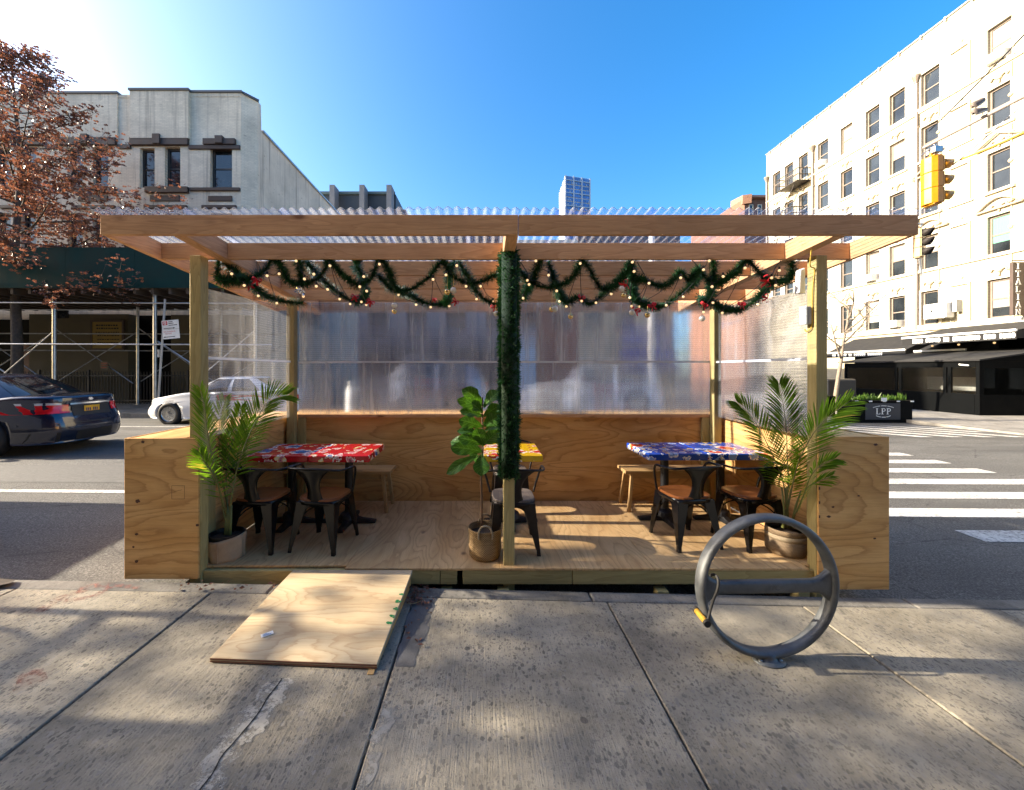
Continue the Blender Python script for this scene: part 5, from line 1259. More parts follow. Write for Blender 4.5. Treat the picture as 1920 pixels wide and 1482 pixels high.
for x0 in (-2.205, 2.58): panel('wall_stud', x0, x0+.085, BY-.041, BY-.003, FZ+.001, WT-.036, M['pt_z'])
panel('shelf_rail', -2.33, -2.25, 3.10, 3.188, WT-.05, WT-.004, M['fir_y'])
# frosted twin-wall panels
PT, SE = 2.41, 1.82
def poly(name, pts, mat):
    m_ = MB(); p = [Vector(q) for q in pts]; n = (p[1]-p[0]).cross(p[2]-p[0]).normalized()*.009; k = len(pts)
    m_.add(p + [q-n for q in p], [tuple(range(k)), tuple(range(2*k-1, k-1, -1))]); return m_.build(name, mat, st_, fixn=False)
YB_ = BY-.012
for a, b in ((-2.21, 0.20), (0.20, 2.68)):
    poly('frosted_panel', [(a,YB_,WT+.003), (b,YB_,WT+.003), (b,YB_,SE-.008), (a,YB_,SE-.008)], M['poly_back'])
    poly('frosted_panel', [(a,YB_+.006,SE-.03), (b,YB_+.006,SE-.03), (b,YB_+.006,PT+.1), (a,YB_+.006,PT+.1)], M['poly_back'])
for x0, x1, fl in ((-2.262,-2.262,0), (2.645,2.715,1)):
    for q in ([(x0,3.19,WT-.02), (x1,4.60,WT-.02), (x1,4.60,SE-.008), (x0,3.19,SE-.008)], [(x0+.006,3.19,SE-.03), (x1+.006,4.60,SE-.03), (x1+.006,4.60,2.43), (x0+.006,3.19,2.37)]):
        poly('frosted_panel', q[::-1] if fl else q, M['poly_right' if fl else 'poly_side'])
stripm, t_, out_ = nt('clear_joint_strip'); 
b_ = bsdf(t_, None, (0.8,0.82,0.85), 0.2); tp_ = t_.nodes.new('ShaderNodeBsdfTransparent'); mm_ = t_.nodes.new('ShaderNodeMixShader'); mm_.inputs[0].default_value = .45; L(t_, b_.outputs[0], mm_.inputs[1]); L(t_, tp_.outputs[0], mm_.inputs[2]); L(t_, mm_.outputs[0], out_.inputs['Surface'])
for p, q in (((-2.21,YB_-.006,SE-.02), (.15,YB_-.006,SE-.018)), ((.15,YB_-.006,SE-.018), (2.68,YB_-.006,SE-.015)), ((-2.25,3.19,SE-.01), (-2.25,4.60,SE-.015)), ((2.635,3.19,SE-.02), (2.70,4.60,SE-.02))):
    m_ = MB(); m_.bar(p, q, .006, .022, (0,0,1)); m_.build('joint_strip', stripm, st_)
# plug, cord and lantern on the right post
m_ = MB(); xw = 2.592
m_.tube(bez([(2.5,3.02,2.66), (2.52,3.06,2.52), (xw,3.105,2.50), (xw-.004,3.12,2.35), (xw-.004,3.125,2.15), (xw-.004,3.13,2.05), (xw-.012,3.17,2.02), (xw-.008,3.19,2.04)], 6), .0045, 6); tag(m_.build('power_cord', M['orange_cable'], None, loc=(2.59,3.1,2.3), smooth=True), 'thin yellow-green power cord stapled down the right front post', 'cord')
wl_ = thing('outlet_box', 'grey weatherproof outlet cover on the inner side of the right front post', 'outlet box', (2.56, 3.15, 1.72))
zc = CAMZ+(HZ-592)*3.15/F
m_ = MB(); m_.box(2.553, 2.599, 3.125, 3.185, zc-.07, zc+.07); m_.build('box', M['grey_paint'], wl_, bevel=.008)
m_ = MB(); m_.box(2.536, 2.552, 3.12, 3.19, zc-.075, zc+.075); m_.build('cover', simple('clear_grey_plastic', (0.45,0.48,0.47), 0.15), wl_, bevel=.012)
wb = thing('plastic_wrap', 'white folded plastic wrap hung beside the top of the right front post', 'wrap', (2.55, 3.4, 2.45))
m_ = MB(); m_.hexa([(2.535,3.19,2.33),(2.592,3.19,2.33),(2.592,3.24,2.33),(2.535,3.24,2.33)], [(2.545,3.19,2.52),(2.592,3.19,2.54),(2.592,3.24,2.54),(2.545,3.24,2.52)]); m_.build('sheet', M['white'], wb, bevel=.01)

# knots, notches and a pencilled square on the front panels
knot_m = simple('dark_wood_knot', (0.07,0.022,0.012), 0.6, 0, 0.5, 40)
for pts, yk in (([(258,940),(256,1002),(250,1026),(256,1053),(268,829),(370,985)], 3.078), ([(1562,951),(1554,969),(1642,834),(1640,1010),(1560,1080),(1610,930),(1548,1090)], 3.078)):
    rk = random.Random(len(pts))
    for px_, py_ in pts:
        m_ = MB(); c_ = P(px_, py_, yk-.0006); a_ = rk.uniform(.010,.020); b_k = a_*rk.uniform(.5,.9); m_.add([(c_.x+a_*(1+.25*math.sin(3*k+px_))*math.cos(k*.524), c_.y, c_.z+b_k*(1+.2*math.sin(2*k+py_))*math.sin(k*.524)) for k in range(12)], [tuple(range(12))])
        m_.build('knot', knot_m, st_, fixn=False)
m_ = MB()
for (a_, b_k) in (((322,911),(346,911)), ((346,911),(346,936)), ((346,936),(322,936)), ((322,936),(322,911)), ((326,922),(341,919))): m_.bar(P(*a_, 3.0772), P(*b_k, 3.0772), .0016, .0008, (0,1,0))
m_.build('pencil_mark', knot_m, st_)
m_ = MB()
for zz_ in (.955, .78, .67, .56, .30): m_.box(2.6012, 2.612, 3.0765, 3.0775, zz_, zz_+.022)
m_.build('edge_notch', knot_m, st_)
# ---------------------------------------------------------------- ramp
rp_ = thing('wheelchair_ramp', 'pale plywood ramp sheet leading from the pavement up to the shelter deck', 'ramp', (-1.03, 2.6, .06))
a = Vector((-1.525, 2.20, .050+sw(-1.5,2.2)-.02)); b = Vector((-.590, 2.175, .030+sw(-.6,2.2)+.004)); c = Vector((-.560, 3.085, FZ+.004)); d = Vector((-1.490, 3.085, FZ+.004)); th = Vector((0,0,.026))
m_ = MB(); m_.hexa([a-th, b-th, c-th, d-th], [a, b, c, d]); m_.build('sheet', M['ramp'], rp_, bevel=.002)
edge_ply = simple('dark_plywood_edge', (0.20,0.085,0.05), 0.7, 0, 0.4, 30)
m_ = MB()
for k, (z0, z1) in enumerate(((.003,.010), (.016,.023))): m_.hexa([a+Vector((0,-.0015,-z1)), b+Vector((0,-.0015,-z1)), b+Vector((0,.004,-z1)), a+Vector((0,.004,-z1))], [a+Vector((0,-.0015,-z0)), b+Vector((0,-.0015,-z0)), b+Vector((0,.004,-z0)), a+Vector((0,.004,-z0))])
m_.build('edge_ply', edge_ply, rp_)
for x_, q, r__ in ((-.004, b, c), (.004, a, d)):
    m_ = MB(); s_ = .018 if x_ < 0 else -.018
    g0 = sw(q.x, q.y+.05); g1 = sw(r__.x, 2.9)
    p0 = Vector((q.x+x_, q.y+.03, 0)); p1 = Vector((r__.x+x_, 3.04, 0))
    zt0 = q.z-.027; zt1 = r__.z-.027-.002
    m_.hexa([(p0.x-s_,p0.y,g0), (p0.x,p0.y,g0), (p1.x,p1.y,g1), (p1.x-s_,p1.y,g1)], [(p0.x-s_,p0.y,zt0), (p0.x,p0.y,zt0), (p1.x,p1.y,zt1), (p1.x-s_,p1.y,zt1)]); m_.build('side_board', M['ply_y'], rp_)
m_ = MB(); m_.box(b.x-.045, b.x-.008, 2.14, 2.24, sw(b.x,2.2), b.z-.0265); m_.build('support_block', M['birch'], rp_, bevel=.003)
m_ = MB(); gx = simple('green_chalk_paint', (0.01,0.16,0.05), 0.8); rg = random.Random(1)
for t__ in (.42, .50, .58, .66, .35):
    p = b.lerp(c, t__); 
    for k in range(5): q = p+Vector((rg.uniform(-.03,.002), rg.uniform(-.012,.012), .0015+.0003*k)); r0 = rg.uniform(.006,.013); m_.add([q+Vector((r0*math.cos(i), r0*math.sin(i), 0)) for i in (0,1,2,3,4,5)], [(0,1,2,3,4,5)])
m_.build('paint_daub', gx, rp_)
m_ = MB(); Nn = (b-a).cross(d-a).normalized(); 
e1 = (b-a).normalized(); e2 = Nn.cross(e1)
cS = a + e1*.215 + e2*.185 + Nn*.008; u = (e1*.8+e2*.6).normalized(); w_ = Nn.cross(u)
m_.quad(cS-u*.033-w_*.016, cS+u*.033-w_*.016, cS+u*.033+w_*.016, cS-u*.033+w_*.016); m_.build('label', M['white'], rp_)
m_ = MB()
for k, v_ in enumerate((-.008,0,.008)): p = cS+w_*v_+Nn*.001; m_.quad(p-u*.024-w_*.0018, p+u*(.02-.01*k)-w_*.0018, p+u*(.02-.01*k)+w_*.0018, p-u*.024+w_*.0018)
m_.build('label_print', simple('faded_blue_ink', (0.12,0.22,0.4), 0.7), rp_)
# ================================================================ chairs (local: seat centre at origin, front towards +y)
def make_chair(metal, seat_m, label, group):
    r_ = thing('metal_armchair', label, 'chair', (0,0,0), group)
    m_ = MB()                                                   # wooden seat, rounded square, slightly dished
    def seat_pt(rr, a, z):
        e = 4.0; c, s = math.cos(a), math.sin(a); k = (abs(c)**e+abs(s)**e)**(-1/e)
        return (.185*k*c*rr, (.18*k*s)*rr, z)
    n = 32; rings = [(1.0,.432),(1.0,.446),(.965,.453),(.6,.448),(.02,.446)]; vs = [seat_pt(rr, 2*math.pi*i/n, z) for rr, z in rings for i in range(n)]
    fs = [(k*n+i, k*n+(i+1)%n, (k+1)*n+(i+1)%n, (k+1)*n+i) for k in range(len(rings)-1) for i in range(n)] + [tuple(range(n-1,-1,-1)), tuple(range(4*n,5*n))]
    m_.add(vs, fs); m_.build('seat', seat_m, r_, smooth=False)
    m_ = MB()                                                   # pressed-steel seat pan and arched aprons
    rings = [(1.0,.431),(1.03,.425),(1.03,.40),(.98,.40)]; vs = [seat_pt(rr, 2*math.pi*i/n, z) for rr, z in rings for i in range(n)]
    m_.add(vs, [(k*n+i, k*n+(i+1)%n, (k+1)*n+(i+1)%n, (k+1)*n+i) for k in range(3) for i in range(n)])
    cor = [(-.165,-.16),(.165,-.16),(.165,.16),(-.165,.16)]; foot = [(-.205,-.225),(.205,-.225),(.20,.205),(-.20,.205)]
    for i in range(4):
        a0, b0 = Vector((*cor[i],0)), Vector((*cor[(i+1)%4],0)); a1, b1 = Vector((*foot[i],0)), Vector((*foot[(i+1)%4],0)); K = 16
        topv = []; low = []
        for k in range(K+1):
            u = k/K; drop = .030 + .20*abs(2*u-1)**2.6
            z = .415-drop; f_ = (.43-z)/.43; p = a0.lerp(b0, u); q = a1.lerp(b1, u); w = p.lerp(q, f_*.9)
            topv.append((p.x*1.03, p.y*1.03, .415)); low.append((w.x, w.y, z))
        m_.add(topv+low, [(k, k+1, K+2+k, K+1+k) for k in range(K)])
    o = m_.build('apron', metal, r_, smooth=True); sol = o.modifiers.new('t', 'SOLIDIFY'); sol.thickness = .004; sol.offset = 0
    for i in range(4):                                          # folded sheet legs, wide at the top and pinched at the foot
        m_ = MB(); c0 = Vector((*cor[i],0)); f0 = Vector((*foot[i],0)); sx = 1 if c0.x > 0 else -1; sy = 1 if c0.y > 0 else -1
        secs = [(.42,.098),(.34,.082),(.22,.058),(.10,.034),(.055,.027),(.05,.023),(0,.023)]; vs = []
        for z, w in secs:
            t_ = 1-z/.43; p = c0.lerp(f0, t_*(.92+.08*t_)); w2 = w
            vs += [(p.x+.012*sx, p.y+.012*sy, z), (p.x-w2*sx, p.y+.010*sy, z), (p.x-w2*.55*sx, p.y-w2*.55*sy, z), (p.x+.010*sx, p.y-w2*sy, z)]
        m_.add(vs, [(k*4+q, k*4+(q+1)%4, (k+1)*4+(q+1)%4, (k+1)*4+q) for k in range(len(secs)-1) for q in range(4)] + [(0,1,2,3), tuple(range((len(secs)-1)*4, len(secs)*4))])
        m_.build('leg', metal, r_, bevel=.004)
    m_ = MB()                                                   # back-and-arm hoop
    hoop = [(-.20,.10,.44), (-.225,.09,.54), (-.255,.055,.655), (-.262,.01,.698), (-.262,-.10,.704), (-.235,-.195,.712), (-.15,-.238,.722), (0,-.248,.726), (.15,-.238,.722), (.235,-.195,.712), (.262,-.10,.704), (.262,.01,.698), (.255,.055,.655), (.225,.09,.54), (.20,.10,.44)]
    m_.tube(bez(hoop, 5), .0105, 8); m_.build('arm_rail', metal, r_, smooth=True)
    m_ = MB(); K = 12; vs = []                                  # splat: flares from waist to rail and to the seat
    for k in range(K+1):
        u = k/K; z = .41+.315*u; w = .058 + .125*max(0,(u-.40)/.60)**2.4 + .035*max(0,(.35-u)/.35)**1.5
        y = -.172-.072*u; bow = .012
        for j in range(7): s = (j-3)/3; vs.append((w*s, y + bow*s*s - .004*(1-abs(s)), z + (.0 if u < .95 else -.003*s*s)))
    m_.add(vs, [(k*7+j, k*7+j+1, (k+1)*7+j+1, (k+1)*7+j) for k in range(K) for j in range(6)])
    o = m_.build('back_splat', metal, r_, smooth=True); sol = o.modifiers.new('t', 'SOLIDIFY'); sol.thickness = .004; sol.offset = 0
    m_ = MB()                                                   # thin arched cross braces between the legs
    for i in range(4):
        p = Vector((*cor[i],0)).lerp(Vector((*foot[i],0)), .5); q = Vector((*cor[(i+2)%4],0)).lerp(Vector((*foot[(i+2)%4],0)), .5)
        if i < 2: m_.tube(bez([(p.x*.95,p.y*.95,.22), (p.x*.55,p.y*.55,.33), (0,0,.36), (q.x*.55,q.y*.55,.33), (q.x*.95,q.y*.95,.22)], 5), .006, 6)
    m_.build('brace', metal, r_, smooth=True)
    return r_
gC = 'metal armchairs at the tables'
ch0 = make_chair(M['black_gloss'], M['seat'], 'black metal armchair with brown wooden seat beside the left potted palm at the red tables', gC)
bpy.context.view_layer.update()
def chair(src, x, y, rot, label):
    c = src
    if src.get('used'): c = copy_tree(src)
    src['used'] = 1
    place(c, (x, y, FZ), rot); c['label'] = label
    if 'used' in c and c is not src: del c['used']
    return c
chair(ch0, -1.985, 3.575, R(-4), 'black metal armchair with brown wooden seat beside the left potted palm at the red tables')
chair(ch0, -1.43, 3.575, R(-9), 'black metal armchair with brown wooden seat at the right-hand half of the red tables')
chair(ch0, 1.83, 3.635, R(9), 'black metal armchair with brown wooden seat at the free end of the blue tables')
chair(ch0, 2.42, 3.635, R(11), 'black metal armchair with brown wooden seat beside the right potted palm at the blue tables')
ch1 = make_chair(M['gunmetal'], M['seat_grey'], 'x', gC)
chair(ch1, .255, 3.545, R(1), 'worn gunmetal armchair with grey weathered seat directly behind the garland post')
chair(ch1, .29, 4.46, R(182), 'worn gunmetal armchair facing the street on the far side of the yellow table')
for o in (ch0, ch1):
    if 'used' in o: del o['used']

# ---------------------------------------------------------------- tables
def make_table(cloth, label, w, d, gap=0):
    r_ = thing('pedestal_table', label, 'table', (0,0,0), 'square oilcloth tables')
    m_ = MB(); rg = random.Random(len(label))
    m_.box(-w/2, w/2, -d/2, d/2, .685, .75); o = m_.build('tabletop', cloth, r_, bevel=.010, seg=3)
    m_ = MB(); m_.lathe([(.042,.04),(.040,.64),(.09,.66),(.09,.684)], (0,0,0), 18); m_.build('column', M['black_iron'], r_, smooth=False)
    m_ = MB()
    for k in range(4):
        a = R(90*k); c, s = math.cos(a), math.sin(a); pr = Vector((c,s,0)); sd = Vector((-s,c,0)); ln = .275
        secs = [(0,.05,.085),(.06,.042,.075),(.14,.034,.05),(.22,.036,.040),(ln,.030,.034)]
        vs = []
        for dist, hw, ht in secs: p = pr*dist; vs += [p-sd*hw+Vector((0,0,.006)), p+sd*hw+Vector((0,0,.006)), p+sd*hw*.75+Vector((0,0,ht)), p-sd*hw*.75+Vector((0,0,ht))]
        m_.add(vs, [(i*4+q, i*4+(q+1)%4, (i+1)*4+(q+1)%4, (i+1)*4+q) for i in range(4) for q in range(4)] + [(16,17,18,19)])
    m_.lathe([(.10,.05),(.085,.10),(.045,.125)], (0,0,0), 16); m_.build('cross_base', M['black_iron'], r_, bevel=.006)
    return r_
bpy.context.view_layer.update()
gT = 'square oilcloth tables'
def table(cloth, x, y, label, w=.578, d=.60, rot=0):
    t_ = make_table(cloth, label, w, d); t_['label'] = label; place(t_, (x, y, FZ), rot); return t_
table(M['floral_red'], -1.965, 4.05, 'red floral table against the left wall behind the left palm')
table(M['floral_red'], -1.382, 4.045, 'red floral table pushed up against its twin, the free end nearer the middle', rot=R(.6))
table(M['floral_blue'], 1.878, 4.125, 'blue floral table whose free corner points at the middle of the shelter')
table(M['floral_blue'], 2.462, 4.13, 'blue floral table against the sunlit right wall behind the right palm', rot=R(-.5))
table(M['floral_yellow'], .27, 4.065, 'single yellow floral table half hidden by the garland post')
# ---------------------------------------------------------------- benches
def make_bench(length, label):
    r_ = thing('wooden_bench', label, 'bench', (0,0,0), 'wooden benches along the back wall'); h = length/2
    m_ = MB()
    for k in range(3): m_.box(-h, h, -.148+.1*k, -.052+.1*k, .415, .45)
    m_.build('seat', M['birch'], r_, bevel=.004)
    m_ = MB(); m_.box(-h+.12, h-.12, -.115, -.095, .36, .414); m_.box(-h+.12, h-.12, .095, .115, .36, .414); m_.box(-h+.10, -h+.119, -.12, .12, .36, .414); m_.box(h-.119, h-.10, -.12, .12, .36, .414); m_.build('apron', M['birch'], r_, bevel=.003)
    for sx in (-1, 1):
        for sy in (-1, 1):
            m_ = MB(); p = Vector((sx*(h-.085), sy*.115, .414)); q = Vector((sx*(h-.035), sy*.150, 0)); m_.bar(q, p, .036, .036, (0,1,0)); m_.build('leg', M['birch_z'], r_, bevel=.004)
    return r_
b1_ = make_bench(1.16, 'pale wooden bench along the back wall behind the red tables'); place(b1_, (-1.61, 4.47, FZ), 0)
b2_ = make_bench(1.16, 'pale wooden bench along the back wall behind the blue tables'); place(b2_, (2.135, 4.49, FZ), R(-1))

# ---------------------------------------------------------------- bike rack
bc = P(1442, 1101, 2.32); zg = sw(bc.x, 2.32)
br_ = thing('bike_rack', 'grey cast metal hoop bike rack with a crossbar standing on the pavement', 'bike rack', (bc.x, 2.32, zg))
Rc = .400
MX = Matrix.Translation((bc.x, 2.34, bc.z)) @ Matrix.Rotation(R(2), 4, 'Z')
m_ = MB(); n = 72; vs = []; fs = []
prof = [(-.021,-.018),(-.014,-.034),(.0,-.040),(.014,-.034),(.021,-.018),(.021,.018),(.014,.034),(0,.040),(-.014,.034),(-.021,.018)]; K = len(prof)
for i in range(n):
    a = 2*math.pi*i/n
    for dr, dy in prof: r0 = Rc+dr; vs.append((r0*math.cos(a), dy, r0*math.sin(a)))
fs = [(i*K+k, i*K+(k+1)%K, ((i+1)%n)*K+(k+1)%K, ((i+1)%n)*K+k) for i in range(n) for k in range(K)]
m_.add(vs, fs); m_.xf(MX); m_.build('hoop', M['rack'], br_, smooth=True)
m_ = MB(); vs = []; S = 28
for i in range(S+1):
    u = -1+2*i/S; x = u*.385; h = .034 + .075*max(0,(abs(u)-.72)/.28)**2.0; dz = .0
    for yy_, zz_ in ((-.017,-h), (-.021,-h*.6), (-.021,h*.6), (-.017,h), (.017,h), (.021,h*.6), (.021,-h*.6), (.017,-h)): vs.append((x, yy_, zz_+dz-.005))
m_.add(vs, [(i*8+k, i*8+(k+1)%8, (i+1)*8+(k+1)%8, (i+1)*8+k) for i in range(S) for k in range(8)]); m_.xf(MX); m_.build('crossbar', M['rack'], br_, smooth=True)
m_ = MB(); text_mesh(m_, 'NYC', .042, MX @ Matrix.Translation((.02,-.0205,-.007)) @ Matrix.Rotation(R(90),4,'X'), .0018); m_.build('raised_lettering', M['rack'], br_)
m_ = MB(); zl = bc.z-Rc-.02
m_.lathe([(.034,zl+.03),(.030,zg+.03),(.045,zg+.012),(.075,zg+.010),(.080,zg+.002)], (bc.x,2.32,0), 24, sx=1.15, sy=.8); m_.build('base_flange', M['rack'], br_, smooth=True)
for s in (-1, 1):
    m_ = MB(); m_.lathe([(.011,zg+.010),(.011,zg+.018),(.006,zg+.021)], (bc.x+s*.058,2.32-.012,0), 8); m_.build('bolt', M['steel'], br_)
# U-lock hanging on it
lk = thing('bike_lock', 'abandoned black U-shaped bike lock with a worn yellow barrel hanging on the hoop rack', 'bike lock', P(1330, 1120, 2.27))
p = lambda px, py, y=2.27: P(px, py, y)
m_ = MB(); m_.tube(bez([p(1327,1163,2.25), p(1336,1130,2.26), p(1346,1103,2.26), p(1346,1085,2.27), p(1339,1078,2.31), p(1331,1082,2.40), p(1324,1105,2.42), p(1316,1135,2.40), p(1309,1148,2.36)], 6), .0075, 8); m_.build('shackle', M['black_rubber'], lk, smooth=True)
m_ = MB(); a = p(1305,1144,2.36); b = p(1326,1170,2.235); m_.tube([a, a.lerp(b,.08), a.lerp(b,.1), a.lerp(b,.9), b], [.019,.019,.017,.017,.019], 14); m_.build('barrel', M['yellow_lock'], lk, smooth=False)
m_ = MB(); d_ = (b-a).normalized(); m_.tube([b-d_*.012, b+d_*.006], .0195, 14); m_.tube([a-d_*.006, a+d_*.012], .0195, 14); m_.build('barrel_cap', M['black_rubber'], lk)

# ---------------------------------------------------------------- plants
def leaflet(mb, b, d, up, ln, w, rr, droop=.25):
    """narrow pointed leaflet folded along its middle"""
    d = d.normalized(); s = d.cross(up).normalized(); nrm = s.cross(d).normalized()
    p1 = b + d*ln*.35 + nrm*ln*.02; p2 = b + d*ln*.72 - Vector((0,0,1))*ln*droop*.30; p3 = b + d*ln - Vector((0,0,1))*ln*droop
    f = nrm*w*.35
    mb.add([b, p1-s*w+f, p1, p1+s*w+f, p2-s*w*.7+f*.6, p2, p2+s*w*.7+f*.6, p3], [(0,2,1), (0,3,2), (1,2,5,4), (2,3,6,5), (4,5,7), (5,6,7)])
def frond(parent, pts, n, lmax, rr, width=.0070, face=Vector((0,-1,.15)), spread=54, start=.18, droop=.12, vee=.12):
    cp = bez(pts, 12); N_ = len(cp)
    st = MB(); st.tube(cp, [.0055*(1-.85*i/N_)+.0006 for i in range(N_)], 6); fr_ = st.build('frond', M['stalk'], parent, smooth=True)
    m_ = MB()
    for k in range(n):
        u = start+(1-start)*(k/(n-1))**.92; i = min(N_-2, int(u*(N_-1))); b = cp[i].lerp(cp[i+1], u*(N_-1)-i); t_ = (cp[min(i+2,N_-1)]-cp[max(i-1,0)]).normalized()
        side = t_.cross(face).normalized(); nrm = side.cross(t_).normalized()
        prof = math.sin(math.pi*min(1,.18+.82*(u-start)/(1-start)))**.55
        ln = lmax*(.35+.65*prof)*rr.uniform(.9,1.06)
        sp = R(spread*(1-.55*(u-start)/(1-start))*rr.uniform(.92,1.08))
        for s in (-1, 1):
            if rr.random() < .03: continue
            d = t_*math.cos(sp)+side*s*math.sin(sp)+nrm*(vee+rr.uniform(-.06,.06))
            leaflet(m_, b+t_*rr.uniform(-.004,.004), d, nrm, ln, width*rr.uniform(.85,1.1), rr, droop*rr.uniform(.5,1.5))
    m_.build('leaflets', M['palm'], fr_, fixn=False)
    return fr_
rp = random.Random(12)
# left palm
c = Vector((P(425,1030,3.31).x, 3.31, FZ))
pa = thing('potted_palm', 'lush potted palm in a pale canvas sack pot at the left front post', 'potted plant', c)
m_ = MB()
def sack(u, v):
    a = 2*math.pi*u; r0 = .133+.008*v+.004*math.sin(3*a+1)+.003*math.sin(7*a+v*6); z = FZ+.002+ (.185+.018*math.cos(a-.4))*v
    return (c.x+r0*math.cos(a), c.y+r0*.98*math.sin(a), z)
m_.grid(sack, 40, 8); m_.add([sack(k/40,0) for k in range(40)], [tuple(range(40))]); o = m_.build('sack', M['canvas'], pa, smooth=True); so = o.modifiers.new('t','SOLIDIFY'); so.thickness = .005
m_ = MB(); m_.bar(Vector(sack(.765,.02))+Vector((0,-.003,0)), Vector(sack(.765,.97))+Vector((0,-.003,0)), .006, .004, (0,-1,0)); m_.build('seam', M['canvas'], pa)
m_ = MB(); m_.lathe([(.118,.05),(.124,.195),(.130,.2),(.130,.206),(.120,.206),(.116,.17),(1e-6,.172)], (c.x,c.y,FZ), 28); m_.build('inner_pot', M['black_iron'], pa)
m_ = MB(); m_.lathe([(.115,.173),(.06,.182),(1e-6,.186)], (c.x,c.y,FZ), 20); m_.build('soil', M['soil'], pa)
m_ = MB()
for q in ([(422,1015),(424,985),(428,950)], [(430,1015),(432,980),(434,948)], [(427,1018),(427,985),(430,955)]): m_.tube([P(a,b_,3.31) for a,b_ in q], [.016,.012,.008], 8)
m_.build('stem', M['stalk'], pa, smooth=True)
Lf = [([(430,960,3.31),(443,885,3.29),(462,828,3.28),(486,779,3.30),(505,752,3.33),(536,742,3.37)], 46, .27, 3),
      ([(424,982,3.31),(408,905,3.20),(396,855,3.08),(388,805,3.03),(384,764,3.02),(377,732,3.03)], 44, .20, 1),
      ([(427,955,3.33),(415,885,3.40),(411,835,3.46),(412,790,3.50),(421,752,3.52)], 40, .23, 2),
      ([(428,958,3.32),(424,895,3.38),(432,845,3.44),(445,805,3.48),(452,765,3.50)], 38, .20, 4),
      ([(425,965,3.30),(412,920,3.18),(398,888,3.06),(384,868,3.02),(376,850,3.02)], 22, .16, 5),
      ([(431,950,3.32),(440,900,3.40),(446,850,3.50),(456,815,3.58),(478,785,3.66)], 32, .15, 6)]
for pts, n, lm, sd in Lf: frond(pa, [P(*q) for q in pts], n, lm, random.Random(sd), face=Vector((.1*(sd-3),-1,.2)))
m_ = MB(); dry = simple('dry_palm_leaf', (0.42,0.27,0.10), 0.7)
for k in range(16): b = P(468+k*1.9, 845-k*3.2, 3.42); leaflet(m_, b, Vector((.6,.1,.8)), Vector((0,-1,.2)), .07, .004, rp, .5)
m_.build('dry_leaflets', dry, pa, fixn=False)
# right palm
c2 = Vector((P(1473,1030,3.4).x, 3.40, FZ))
pb = thing('potted_palm', 'feathery potted palm in a dull woven basket at the right front post', 'potted plant', c2)
zr = .215; m_ = MB()
m_.lathe([(.02,.002),(.136,.004),(.148,.03),(.149,.13)], (c2.x,c2.y,FZ), 40); m_.lathe([(.149,.172),(.147,.212),(.143,.216),(.139,.212),(.139,.17)], (c2.x,c2.y,FZ), 40); m_.build('basket', M['basket_dull'], pb, smooth=True, fixn=False)
m_ = MB(); m_.lathe([(.1495,.130),(.151,.15),(.1495,.172)], (c2.x,c2.y,FZ), 40); m_.build('basket_band', M['basket_band'], pb, smooth=True)
m_ = MB(); m_.lathe([(.139,.165),(.07,.175),(1e-6,.18)], (c2.x,c2.y,FZ), 24); m_.build('soil', M['soil'], pb)
m_ = MB()
for q in ([(1468,990),(1476,955),(1482,925)], [(1478,990),(1476,950),(1474,915)], [(1484,990),(1492,950),(1502,920)], [(1474,990),(1470,950),(1466,915)]): m_.tube([P(a,b_,3.40) for a,b_ in q], [.013,.009,.006], 7)
m_.build('stem', M['stalk'], pb, smooth=True)
Rf = [([(1474,950,3.40),(1478,905,3.39),(1476,855,3.38),(1474,800,3.38),(1468,755,3.39),(1461,722,3.41)], 52, .28, 11),
      ([(1478,950,3.40),(1487,905,3.36),(1499,862,3.16),(1524,815,3.03),(1550,785,2.99),(1588,756,2.97)], 50, .27, 12),
      ([(1474,950,3.40),(1470,912,3.40),(1455,868,3.40),(1432,820,3.42),(1408,780,3.45),(1384,757,3.48)], 50, .25, 13),
      ([(1494,960,3.41),(1508,925,3.24),(1520,893,3.06),(1540,872,3.01),(1562,862,2.99)], 32, .17, 14),
      ([(1476,955,3.41),(1484,915,3.45),(1492,885,3.50),(1497,850,3.53)], 24, .16, 15),
      ([(1490,965,3.41),(1500,945,3.24),(1514,915,3.07),(1530,905,3.02),(1556,893,3.0)], 20, .14, 16)]
for pts, n, lm, sd in Rf: frond(pb, [P(*q) for q in pts], n, lm, random.Random(sd), face=Vector((.1*(sd-13),-1,.1)), width=.0060)
# fiddle-leaf fig
c3 = Vector((P(909.5,1030,3.33).x, 3.33, FZ))
pc = thing('potted_fig', 'fiddle-leaf fig with big glossy leaves in a woven basket beside the garland post', 'potted plant', c3)
m_ = MB(); m_.lathe([(.02,.002),(.118,.003),(.132,.02),(.137,.06),(.139,.11),(.134,.135),(.137,.15),(.139,.20),(.140,.235),(.1425,.243),(.139,.249),(.134,.243),(.133,.17)], (c3.x,c3.y,FZ), 44); m_.build('basket', M['basket'], pc, smooth=True, fixn=False)
m_ = MB(); m_.lathe([(.133,.19),(.06,.198),(1e-6,.20)], (c3.x,c3.y,FZ), 24); m_.build('soil', M['soil'], pc)
for nm, yy_, cx_ in (('handle', c3.y-.135, P(910,1,3.2).x), ('handle', c3.y+.13, P(910,1,3.45).x)):
    m_ = MB(); zt_ = FZ+.235; m_.tube(bez([(cx_-.055,yy_,zt_-.04), (cx_-.055,yy_-.004,zt_+.01), (cx_-.035,yy_-.006,zt_+.055), (cx_,yy_-.006,zt_+.068), (cx_+.035,yy_-.006,zt_+.055), (cx_+.055,yy_-.004,zt_+.01), (cx_+.055,yy_,zt_-.04)], 5), .008, 7)
    m_.build(nm, M['basket_band'], pc, smooth=True)
